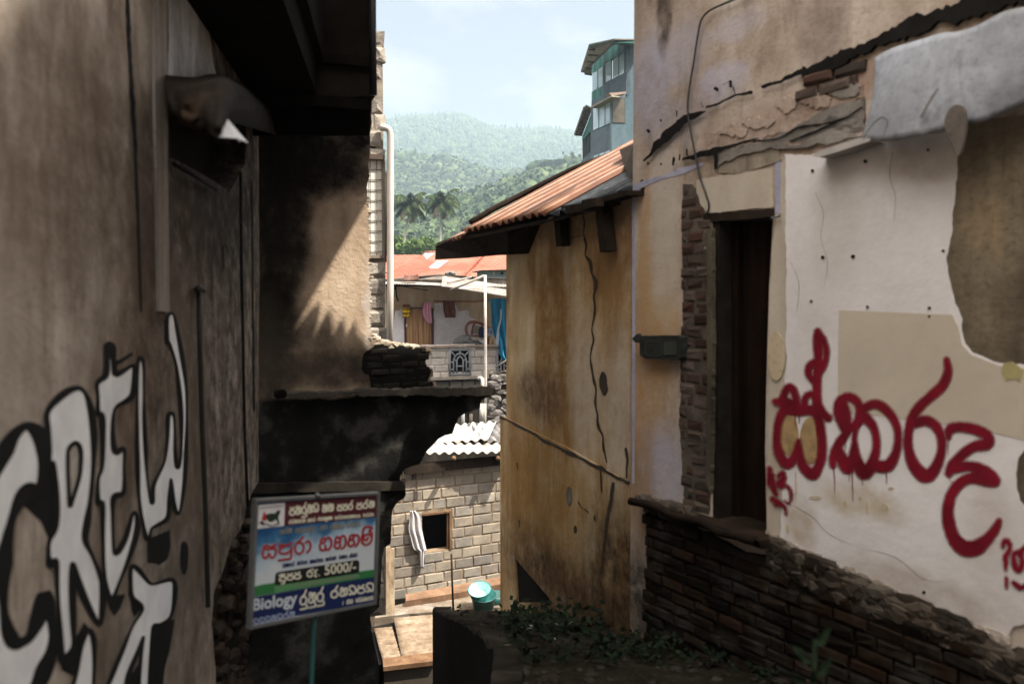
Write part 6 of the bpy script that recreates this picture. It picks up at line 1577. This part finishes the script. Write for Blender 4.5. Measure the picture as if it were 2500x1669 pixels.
M_GLS = NT('window_glass', .06, 1.0); M_GLS = M_GLS.out(M_GLS.mix(M_GLS.rng(M_GLS.noise(.5, 3, .5), .35, .65), (.16, .24, .26), (.36, .44, .46)))
M_GLP = flat('glass_pale', (.34, .45, .5), .15, .8, var=.1, scale=.6)
M_FRM = flat('window_frame_dark', (.02, .03, .035), .5, .4)
M_RUF = flat('roof_underside', (.16, .14, .11), .9, var=.3, scale=2)
# lower storeys, left face
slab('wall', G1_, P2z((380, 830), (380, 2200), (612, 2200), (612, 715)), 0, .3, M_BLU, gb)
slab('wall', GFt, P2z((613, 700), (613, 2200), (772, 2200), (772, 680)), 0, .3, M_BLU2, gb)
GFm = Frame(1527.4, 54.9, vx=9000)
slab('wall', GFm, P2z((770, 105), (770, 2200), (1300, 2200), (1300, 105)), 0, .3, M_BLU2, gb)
# upper storey
slab('wall', G2f, P2z((517, 200), (532, 200), (532, 570), (765, 455), (762, 135), (778, 135), (775, 700), (615, 720), (385, 840), (388, 770), (517, 705)), 0, .3, M_BLU, gb)
slab('cladding', G2f, P2z((394, 455), (394, 385), (517, 205), (517, 372), (430, 440)), .05, .25, M_GCL, gb)
slab('cladding', G2f, P2z((533, 345), (533, 160), (650, 112), (764, 118), (762, 215), (690, 262), (612, 305)), .05, .25, M_GCL, gb)
slab('cladding', G2f, P2z((390, 668), (517, 595), (517, 706), (388, 785)), .02, .25, M_GCL, gb)
def windows(f, quad, n, y0, mat, name='window', fr=.05):
    """row of panes between photo corners tl, tr, br, bl with dark mullions"""
    for k in range(n):
        a, b = k / n, (k + 1) / n
        L = lambda p, q, t: tuple(p[i] + (q[i] - p[i]) * t for i in (0, 1))
        q = [L(quad[0], quad[1], a), L(quad[0], quad[1], b), L(quad[3], quad[2], b), L(quad[3], quad[2], a)]
        w = slab(name, f, q, y0 - .02, y0 + .05, M_FRM, gb)
        c = (sum(p[0] for p in q) / 4, sum(p[1] for p in q) / 4)
        wd = q[1][0] - q[0][0]
        q2 = [(p[0] + (c[0] - p[0]) * (2.4 / wd), p[1] + (c[1] - p[1]) * .035) for p in q]
        slab('pane', f, q2, y0 - .03, y0 - .022, mat[k % len(mat)], w)
windows(G2f, P2z((400, 450), (517, 375), (517, 600), (400, 662)), 2, .1, [M_GLP])
windows(G2f, P2z((538, 345), (612, 305), (612, 530), (538, 568)), 1, .1, [M_GLS])
windows(G2f, P2z((628, 300), (760, 222), (760, 458), (628, 520)), 2, .1, [M_GLS])
windows(G1_, P2z((402, 850), (608, 750), (608, 1015), (400, 1105)), 3, -.01, [M_GLP, M_GLP, M_GLS])
windows(G1_, P2z((405, 1385), (600, 1318), (600, 1480), (400, 1560)), 3, -.01, [M_GLS, M_GLP, M_GLP])
windows(GFt, P2z((620, 728), (765, 732), (765, 1018), (620, 1015)), 1, -.01, [flat('room_glimpse', (.11, .095, .07), .3, .6, var=.5, scale=.8)])
windows(GFt, P2z((620, 1345), (765, 1350), (765, 1600), (620, 1600)), 1, -.01, [M_GLS])
slab('window_hood', GFt, P2z((585, 680), (775, 663), (778, 684), (620, 712)), -.7, -.1, flat('hood_board', (.3, .22, .17), .9), gb)
slab('awning_strip', G1_, P2z((365, 838), (610, 706), (615, 722), (380, 848)), -.6, -.02, M_RUF, gb)
# main roof
poly3('roof', [(*Z2(270, 447), 58), (*Z2(362, 150), 55.5), (*Z2(650, 88), 53), (*Z2(1000, 95), 54), (*Z2(1000, 140), 56), (*Z2(640, 130), 55.5), (*Z2(528, 182), 56.5), (*Z2(392, 385), 58.5), (*Z2(392, 470), 59), (*Z2(310, 455), 58.6)], M_RUF, gb, .12, label='brown ribbed underside of the main roof')
poly3('roof_edge', [(*Z2(360, 152), 55.4), (*Z2(358, 140), 55.4), (*Z2(652, 80), 52.9), (*Z2(1000, 88), 53.9), (*Z2(1000, 126), 53.9), (*Z2(648, 112), 52.9), (*Z2(380, 172), 55.4)], M_GFA, gb, .15)
for (a, b) in [((358, 190), (525, 188)), ((352, 250), (468, 256)), ((340, 322), (430, 330)), ((322, 394), (394, 400)), ((310, 462), (394, 474))]:
    poly3('rafter', [(*Z2(a[0], a[1] - 8), 55.2), (*Z2(b[0], b[1] - 8), 55.2), (*Z2(b[0], b[1] + 8), 55.2), (*Z2(a[0], a[1] + 8), 55.2)], M_TIM, gb, .1)
# lower left wing
G3_ = Frame(1445, 57, vx=532)
slab('wall', G3_, P2z((283, 1170), (386, 900), (386, 1100), (283, 1215)), .05, .3, M_GFA, gb)
slab('wall', G3_, P2z((275, 1440), (372, 1345), (382, 1350), (386, 2200), (270, 2200)), .05, .3, M_BLU, gb)
slab('wall', G3_, P2z((283, 1215), (386, 1090), (386, 1350), (275, 1450)), .3, .4, flat('window_band_grey', (.42, .44, .46), .4, .5), gb)
for k in range(6):
    x = 288 + k * 17
    slab('mullion', G3_, P2z((x, 1215 - k * 21), (x + 6, 1208 - k * 21), (x + 6, 1425 - k * 16), (x, 1432 - k * 16)), .1, .29, M_FRM, gb)
poly3('roof', [(*Z2(198, 1160), 59), (*Z2(305, 850), 57.5), (*Z2(340, 825), 57), (*Z2(386, 845), 57), (*Z2(386, 890), 58), (*Z2(290, 1140), 60), (*Z2(282, 1165), 60)], M_RUF, gb, .12, label='brown underside of the lower wing roof')
for k in range(7):
    t = k / 6
    a = (335 - 125 * t, 862 + 285 * t); b = (384 - 98 * t, 862 + 290 * t)
    poly3('rafter', [(*Z2(a[0], a[1] - 8), 56.5), (*Z2(b[0], b[1] - 8), 56.5), (*Z2(b[0], b[1] + 8), 56.5), (*Z2(a[0], a[1] + 8), 56.5)], M_TIM, gb, .1)
# body behind the faces
pB = [at(1446, HY, 61), at(1495, HY, 54.6), at(1530, HY, 55.4), at(1800, HY, 57), at(1800, HY, 70), at(1500, HY, 70)]
plan('body', [(p.x, p.y) for p in pB], -5, 13.6, M_FRM, gb)
plan('body', [(p.x, p.y) for p in [at(1421, HY, 61.5), at(1444, HY, 58), at(1460, HY, 66), at(1430, HY, 68)]], -5, 8.3, M_BLU, gb)

# ================================================================ HILLS, FOREST
def tab(t, x):
    if x <= t[0][0]: return t[0][1]
    for (a, b), (c, d) in zip(t, t[1:]):
        if x <= c: return b + (d - b) * (x - a) / (c - a)
    return t[-1][1]
def zt(y, Y): return (HY - y) / F * Y
L1 = [(x, y + 4) for x, y in [(500, 350), (800, 318), (940, 306), (1000, 297), (1060, 292), (1100, 289), (1135, 292), (1160, 305), (1200, 321), (1240, 326), (1290, 326), (1335, 321), (1370, 327), (1400, 332), (1440, 338), (1700, 360), (2100, 400)]]
L2 = [(500, 400), (940, 392), (1000, 388), (1100, 405), (1200, 430), (1300, 446), (1450, 455), (1900, 480)]
L3 = [(500, 500), (940, 540), (1050, 520), (1150, 500), (1230, 478), (1300, 446), (1350, 432), (1450, 415), (1900, 360)]
def hz(px, Y):
    ctl = [(60, -6), (150, -5), (240, zt(655, 240)), (520, zt(tab(L3, px), 520)), (640, zt(tab(L3, px), 520) - 12), (950, zt(tab(L2, px), 950)), (1150, zt(tab(L2, px), 950) + 14), (1900, zt(tab(L1, px), 1900)), (2450, zt(tab(L1, px), 1900) - 150)]
    for (a, b), (c, d) in zip(ctl, ctl[1:]):
        if Y <= c:
            t = (Y - a) / (c - a); t = max(0, t)
            t = t * t * (3 - 2 * t) * .5 + t * .5
            return b + (d - b) * t
    return ctl[-1][1]
def hz2(px, Y):
    X = (px - CX) / F * Y
    return hz(px, Y) + Y * .010 * noise.noise(Vector((X * .012, Y * .008, 3))) * (0 if Y > 1600 else 1)
M_HILL = NT('hillside_soil', .95, .1); M_HILL = M_HILL.out(M_HILL.ramp(M_HILL.noise(.03, 6, .6), [(.3, (.02, .035, .014)), (.7, (.05, .08, .03))]))
Ys = [62 + (2440 - 62) * (k / 120) ** 1.8 for k in range(121)]
pxs = [300 + 2000 * k / 100 for k in range(101)]
V = [((px - CX) / F * Y, Y, hz2(px, Y)) for Y in Ys for px in pxs]
Fs = []
for j in range(120):
    for i in range(100):
        a = j * 101 + i
        Fs.append((a, a + 1, a + 102, a + 101))
tag(part('hills', V, Fs, M_HILL, smooth=True), kind='structure')
sheet('terrain', lambda X, Y: -6.5, -1200, 1200, 24, 2500, 60, 80, M_HILL, .3)

def ico(sub):
    bm = bmesh.new(); bmesh.ops.create_icosphere(bm, subdivisions=sub, radius=1)
    V = np.array([v.co[:] for v in bm.verts]); Fc = np.array([[v.index for v in f.verts] for f in bm.faces]); bm.free()
    return V, Fc
rng = np.random.default_rng(5)
def foliage(name, stops, sat=.0):
    t = NT(name, .85, .15)
    r = t.island()
    n = t.noise(.12, 4, .6)
    n2 = t.noise(1.1, 4, .75)
    f = t.math('ADD', t.math('MULTIPLY', r, .45), t.math('ADD', t.math('MULTIPLY', n, .35), t.math('MULTIPLY', n2, .2)))
    return t.out(t.ramp(f, stops), n2, 1.0, .6)
M_FOR = foliage('forest_green', [(.3, (.022, .037, .016)), (.48, (.04, .064, .024)), (.62, (.064, .095, .036)), (.75, (.095, .128, .055)), (.85, (.115, .12, .075))])
def forest(name, y0, y1, n, r0, r1, sub, px0=860, px1=1500, cone=0, zs=.9, mat=None, amp=.35, leaves=0):
    """crowns scattered over the hillside, each a rough clump of its own"""
    TV, TF = ico(sub)
    nv = len(TV)
    VV = np.zeros((n * nv, 3)); FF = np.zeros((n * len(TF), 3), dtype=int); LC = []
    variants = []
    for k in range(14):
        d = np.array([1 + amp * 2 * noise.noise(Vector(v) * 1.4 + Vector((k * 7, 0, 0))) + amp * 1.1 * noise.noise(Vector(v) * 3.7 + Vector((0, k * 7, 0))) for v in TV])
        variants.append(TV * d[:, None])
    for i in range(n):
        Y = math.sqrt(rng.uniform(y0 ** 2, y1 ** 2)); px = rng.uniform(px0, px1)
        r = rng.uniform(r0, r1) * (1 + .4 * (rng.random() < .06))
        X = (px - CX) / F * Y; z = hz2(px, Y)
        v = variants[rng.integers(14)].copy()
        a = rng.uniform(0, 6.28); c, s = math.cos(a), math.sin(a)
        v = v @ np.array([[c, s, 0], [-s, c, 0], [0, 0, 1]])
        h = zs * rng.uniform(.75, 1.25)
        if cone and rng.random() < cone:
            v[:, :2] *= (.62 * (1 - .75 * (v[:, 2:3] + 1) / 2) + .1); h *= 1.5
        v = v * r; v[:, 2] *= h
        v = v + np.array([X, Y, z + r * .4 * h])
        VV[i * nv:(i + 1) * nv] = v
        if leaves:
            q = v[rng.integers(0, nv, leaves)]
            LC.append(np.concatenate([q, np.full((leaves, 1), r)], 1))
        FF[i * len(TF):(i + 1) * len(TF)] = TF + i * nv
    if leaves:
        LC = np.concatenate(LC); m = len(LC)
        a = rng.normal(size=(m, 3)); a /= np.linalg.norm(a, axis=1)[:, None]
        b = np.cross(a, rng.normal(size=(m, 3))); b /= np.linalg.norm(b, axis=1)[:, None]
        s = (LC[:, 3] * rng.uniform(.12, .3, m))[:, None]
        P = LC[:, :3] + rng.normal(size=(m, 3)) * s * .4
        Q = np.stack([P - a * s, P + b * s * .7, P + a * s, P - b * s * .7], 1).reshape(-1, 3)
        k = np.arange(m)[:, None] * 4 + len(VV)
        FF = np.concatenate([FF, k + np.array([0, 1, 2]), k + np.array([0, 2, 3])])
        VV = np.concatenate([VV, Q])
    o = fast_mesh(name, VV, FF, mat or M_FOR, loc=(0, 0, 0))
    return tag(o, 'dense green forest covering the ' + {'near': 'nearest lower slope', 'mid': 'middle slope of the hills', 'far': 'far hazy ridge against the sky'}[name.split('_')[0]], 'forest', kind='stuff')
forest('near_forest', 235, 660, 3600, 2.6, 5.6, 2, amp=.45, leaves=80)
forest('mid_forest', 640, 1210, 6500, 3.6, 6.6, 1, amp=.42, leaves=36)
forest('far_forest', 1190, 1930, 10000, 3.8, 6.2, 1, cone=.5, zs=1.0, amp=.4)

# leafy trees built from leaf-sized faces
M_LEAF = foliage('leaf_green', [(.25, (.045, .08, .02)), (.5, (.09, .15, .035)), (.7, (.15, .21, .055)), (.85, (.2, .24, .08))])
M_LEAFD = foliage('leaf_dark', [(.25, (.015, .035, .012)), (.5, (.03, .06, .02)), (.7, (.05, .09, .03)), (.85, (.08, .12, .05))])
M_BARK = flat('bark', (.16, .13, .1), .95, .1, var=.3, scale=5)
def leaf_crown(name, c, rad, n, size, mat, parent, seed, lobes=9, flatz=1.0):
    r = np.random.default_rng(seed)
    L = r.normal(size=(lobes, 3)); L /= np.linalg.norm(L, axis=1)[:, None]
    L *= np.array(rad) * .62 * r.uniform(.5, 1, (lobes, 1)); 
    lr = r.uniform(.35, .55, lobes)
    k = r.integers(0, lobes, n)
    d = r.normal(size=(n, 3)); d /= np.linalg.norm(d, axis=1)[:, None]
    P = L[k] + d * (np.array(rad) * lr[k][:, None]) * r.uniform(.6, 1.05, (n, 1)) ** .5 + np.array(c)
    a = r.normal(size=(n, 3)); a /= np.linalg.norm(a, axis=1)[:, None]
    b = np.cross(a, r.normal(size=(n, 3))); b /= np.linalg.norm(b, axis=1)[:, None]
    s = size * r.uniform(.6, 1.3, (n, 1))
    V = np.stack([P - a * s, P + b * s * .55, P + a * s, P - b * s * .55], 1).reshape(-1, 3)
    return fast_mesh(name, V, np.arange(4 * n).reshape(n, 4), mat, parent)
def tree(label, px, py, Y, rpx, n, seed, mat=M_LEAF, cat='tree', hr=1.0, group='bushy trees behind the tiled roof', size=.24, base=None):
    c = at(px, py, Y); r = rpx / F * Y
    zb = hz2(px, Y) - .4
    t = root('tree', label, cat, loc=Vector((c.x, c.y, zb)), group=group)
    leaf_crown('crown', c, (r, r, r * hr), n, size, mat, t, seed, 12)
    tube('trunk', [Vector((c.x, c.y, zb)), Vector((c.x + .1, c.y, c.z - r * .2)), c + Vector((0, 0, r * hr * .4))], [.16, .12, .05], M_BARK, t)
    for k in range(4):
        a = k * 1.6 + seed
        tube('limb', [Vector((c.x + .05, c.y, c.z - r * hr * .5)), c + Vector((math.cos(a) * r * .5, math.sin(a) * r * .4, r * .1)), c + Vector((math.cos(a) * r * .8, math.sin(a) * r * .7, r * hr * .35))], [.08, .05, .02], M_BARK, t)
tree('light green bushy tree low behind the left palm, beside the drainpipe', 962, 604, 118, 34, 3400, 1)
tree('round bushy tree just right of the left palm trunk', 1012, 614, 112, 34, 3400, 2)
tree('yellowish green bush between the two palm trunks', 1040, 604, 120, 26, 2800, 3)
tree('dark round bush directly behind the right palm trunk', 1082, 622, 110, 32, 3200, 4, M_LEAF)
tree('dark bushy tree partly hidden by the rusty roof tip', 1118, 600, 116, 34, 3000, 5, M_LEAFD)
tree('tall dark tree at the left edge, beside the drainpipe and behind the left palm', 938, 560, 150, 28, 3000, 6, M_LEAFD)
tree('pale tree halfway up behind the left palm crown', 985, 500, 400, 26, 2600, 7, M_LEAF, size=.6)
tree('grey green tree right of the right palm crown', 1135, 500, 430, 26, 2800, 8, M_LEAF, size=.6)
tree('dark tree above the rusty roof ridge', 1195, 478, 470, 28, 2600, 9, M_LEAFD, size=.7)
tree('broad tree on the spur left of the umbrella crowned tree', 1262, 452, 500, 26, 2600, 10, M_LEAFD, size=.75)
tree('yellowish tree at the foot of the umbrella crowned tree', 1325, 434, 505, 22, 2200, 11, M_LEAF, size=.75)
# umbrella shaped tree on the spur
c = at(1356, 400, 500)
ut = root('tree', 'tall umbrella crowned tree standing on the spur left of the blue grey building', 'tree', loc=c - Vector((0, 0, 14)))
leaf_crown('crown', c + Vector((0, 0, .5)), (12.5, 9, 2.6), 2600, .65, M_LEAFD, ut, 31, 16)
leaf_crown('crown', c + Vector((-1, 0, -5)), (8.5, 6, 2.4), 900, .6, M_LEAFD, ut, 32, 10)
tube('trunk', [c - Vector((0, 0, 15)), c - Vector((.3, 0, 6)), c - Vector((0, 0, .5))], [.6, .4, .18], M_BARK, ut)
for k in range(6):
    a = k * 1.05
    tube('limb', [c - Vector((.3, 0, 6)), c + Vector((math.cos(a) * 5.2, math.sin(a) * 4.5, -2.4)), c + Vector((math.cos(a) * 10, math.sin(a) * 6, .2))], [.28, .18, .08], M_BARK, ut)

# palms
M_FROND = foliage('palm_green', [(.2, (.012, .024, .008)), (.5, (.028, .05, .014)), (.75, (.1, .115, .045))])
M_FRDRY = flat('palm_dry', (.2, .15, .085), .9, var=.35, scale=2)
M_PTR = flat('palm_trunk', (.42, .37, .31), .9, .1, var=.25, scale=3)
def palm(label, px, py, Y, base, rpx, seed):
    c = at(px, py, Y); rnd = random.Random(seed)
    b = at(*base, Y)
    b.z -= 1.5
    t = root('palm_tree', label, 'palm tree', loc=b, group='royal palms below the hills')
    tube('trunk', [b, b.lerp(c, .35) + Vector((.05, 0, 0)), b.lerp(c, .7), c - Vector((0, 0, .3))], [.24, .2, .17, .15], M_PTR, t, 10)
    tube('crownshaft', [c - Vector((0, 0, .5)), c + Vector((0, 0, .1)), c + Vector((0, 0, 1.3)), c + Vector((.05, 0, 2.2))], [.17, .22, .12, .03], M_FROND, t)
    Rm = rpx / F * Y
    nfr = 22
    for k in range(nfr):
        az = k * 2.399 + rnd.uniform(-.2, .2)
        el = 1.25 - 1.75 * (k / nfr) ** .95
        Ln = Rm * rnd.uniform(.95, 1.2)
        pts = []; p = c.copy() + Vector((0, 0, .35)); e = el
        dh = Vector((math.cos(az), math.sin(az), 0))
        for j in range(11):
            pts.append(p.copy())
            p += (dh * math.cos(e) + Vector((0, 0, math.sin(e)))) * Ln / 9
            e -= .07 + .05 * j * .5
        V, Fs = [], []
        sd_ = dh.cross(Vector((0, 0, 1)))
        for j in range(10):
            a0, a1 = pts[j], pts[j + 1]; tg = (a1 - a0).normalized()
            for m in range(3):
                q = a0.lerp(a1, m / 3)
                tt = (j + m / 3) / 10
                L_ = Ln * .30 * math.sin(math.pi * min(1, .15 + tt * .85)) ** .6 + .08
                for sg_ in (-1, 1):
                    tipv = q + (sd_ * sg_ * .8 + tg * .55 + Vector((0, 0, -.55 - .5 * rnd.random()))) * L_
                    w = tg * .12
                    i0 = len(V); V += [q - w, q + w, tipv + w * .3]; Fs.append((i0, i0 + 1, i0 + 2))
            i0 = len(V); wv = sd_ * .035; V += [a0 - wv, a0 + wv, a1 + wv, a1 - wv]; Fs.append((i0, i0 + 1, i0 + 2, i0 + 3))
        part('frond', V, Fs, M_FRDRY if k >= nfr - 3 else M_FROND, t)
palm('left palm, dark drooping crown close to the white drainpipe', 1001, 506, 128, (974, 632), 46, 3)
palm('right palm, crown of yellowish fronds above a straight pale trunk', 1080, 500, 128, (1069, 628), 45, 8)

# ================================================================ GROWTH AND LITTER IN THE ALLEY
M_WEED = foliage('weed_green', [(.25, (.002, .006, .002)), (.5, (.005, .012, .004)), (.8, (.012, .022, .008))])
def weeds(n, region, label, name, size=.06, seed=4, hmax=.25, kind='stuff'):
    r = random.Random(seed); V, Fs = [], []
    k = 0
    while k < n:
        X, Y = r.uniform(region[0], region[1]), r.uniform(region[2], region[3])
        if noise.noise(Vector((X * 1.6, Y * 1.6, seed))) < -.05: 
            k += 0.2; continue
        if X < edge_x(Y) + .12: k += .2; continue
        k += 1
        z0_ = gz(Y); h = r.uniform(.02, hmax)
        for q in range(3):
            p = Vector((X + r.uniform(-.05, .05), Y + r.uniform(-.05, .05), z0_ + h * r.uniform(.3, 1)))
            a = Vector((r.uniform(-1, 1), r.uniform(-1, 1), r.uniform(-.2, .7))).normalized(); b = a.cross(Vector((r.uniform(-1, 1), r.uniform(-1, 1), 1))).normalized()
            s = size * r.uniform(.5, 1.4); i0 = len(V)
            V += [p, p + a * s * .5 + b * s * .3, p + a * s, p + a * s * .5 - b * s * .3]; Fs.append((i0, i0 + 1, i0 + 2, i0 + 3))
    o = part(name, V, Fs, M_WEED)
    return tag(o, label, 'weeds', kind=kind)
weeds(1000, (-.7, 1.6, 4.6, 8.9), 'dark green weeds creeping over the shaded alley ground', 'weeds', .05, 4, .13)
weeds(170, (.0, 1.0, 5.2, 7.2), 'taller dark nettle patch at the foot of the ochre wall', 'nettles', .07, 9, .3)
# tall blurred stalk close to the camera on the right
sk = root('tall_weed', 'out of focus green weed stalk rising at the bottom right', 'plant', loc=at(1984, 1800, 2.4))
tube('stem', [at(1990, 1800, 2.4), at(1986, 1660, 2.42), at(1992, 1560, 2.44)], .008, M_WEED, sk)
for k, (x, y, a) in enumerate([(1988, 1575, 1), (1984, 1620, -1), (1990, 1650, 1), (1984, 1690, -1)]):
    p = at(x, y, 2.42); d = Vector((.06 * a, .02, .05))
    part('leaf', [p, p + d * .5 + Vector((0, 0, .02)), p + d, p + d * .5 - Vector((0, .02, .02))], [(0, 1, 2, 3)], M_WEED, sk)
rnd = random.Random(6)
M_LIT = flat('litter_white', (.34, .32, .3), .8, var=.3)
for k, (x, y, w, lab) in enumerate([(1290, 1540, .06, 'larger pale paper scrap lying on the dark alley ground'), (1352, 1530, .05, 'small crumpled pale scrap right of the larger one'), (1350, 1568, .02, 'tiny white chip on the dark soil'), (1240, 1586, .035, 'grey flat stone near the kerb'), (1392, 1528, .03, 'pale fragment furthest right among the litter')]):
    Yg = 6.0
    for _ in range(30):
        p = at(x, y, Yg); Yg += (p.z - gz(Yg)) * 1.2
    p = at(x, y, Yg)
    bm = bmesh.new(); bmesh.ops.create_icosphere(bm, subdivisions=2, radius=1)
    V = [p + Vector((v.co.x * w, v.co.y * w * .7, max(-.1, v.co.z) * w * .3 + .03 + .3 * w * noise.noise(v.co * 2 + Vector((k, 0, 0))))) for v in bm.verts]
    Fs = [tuple(v.index for v in f.verts) for f in bm.faces]; bm.free()
    tag(part('litter', V, Fs, M_LIT if k != 3 else M_CONC, M=Matrix.Translation(p)), lab, 'litter', 'litter on the alley ground')

V, Fs = [], []
rnd = random.Random(12)
bm = bmesh.new(); bmesh.ops.create_icosphere(bm, subdivisions=1, radius=1)
_sv = [v.co.copy() for v in bm.verts]; _sf = [tuple(v.index for v in f.verts) for f in bm.faces]; bm.free()
for k in range(900):
    Y = rnd.uniform(4.6, 8.9); X = rnd.uniform(edge_x(Y) + .05, 1.7)
    s = rnd.choice([.008, .01, .014, .02, .035]) * rnd.uniform(.7, 1.3)
    i0 = len(V); rx = Matrix.Rotation(rnd.random() * 6, 3, 'Z')
    for c_ in _sv:
        q = rx @ Vector((c_.x * s * 1.3, c_.y * s, c_.z * s * .55)) * (1 + .4 * noise.noise(c_ * 1.7 + Vector((k, 0, 0))))
        V.append(Vector((X, Y, gz(Y) + s * .2)) + q)
    Fs += [tuple(i0 + i for i in f) for f in _sf]
tag(part('rubble', V, Fs, isl('ground_rubble', [(.004, .0035, .0025), (.012, .009, .007), (.022, .018, .014), (.007, .006, .005), (.045, .038, .032)], gk=.7)), 'small stones and broken brick strewn over the dark alley floor', 'rubble', kind='stuff')

# ================================================================ AIR
M_HAZE = bpy.data.materials.new('haze'); M_HAZE.use_nodes = True
nt = M_HAZE.node_tree; nt.nodes.remove(nt.nodes['Principled BSDF'])
pv = nt.nodes.new('ShaderNodeVolumePrincipled')
pv.inputs['Color'].default_value = (.42, .52, .63, 1); pv.inputs['Density'].default_value = .0005; pv.inputs['Anisotropy'].default_value = .2
nt.links.new(pv.outputs[0], nt.nodes['Material Output'].inputs['Volume'])
hv = [Vector((x, y, z)) for x in (-1500, 1500) for y in (-40, 2600) for z in (-9.5, 470)]
part('haze', hv, BOXF, M_HAZE)['kind'] = 'stuff'
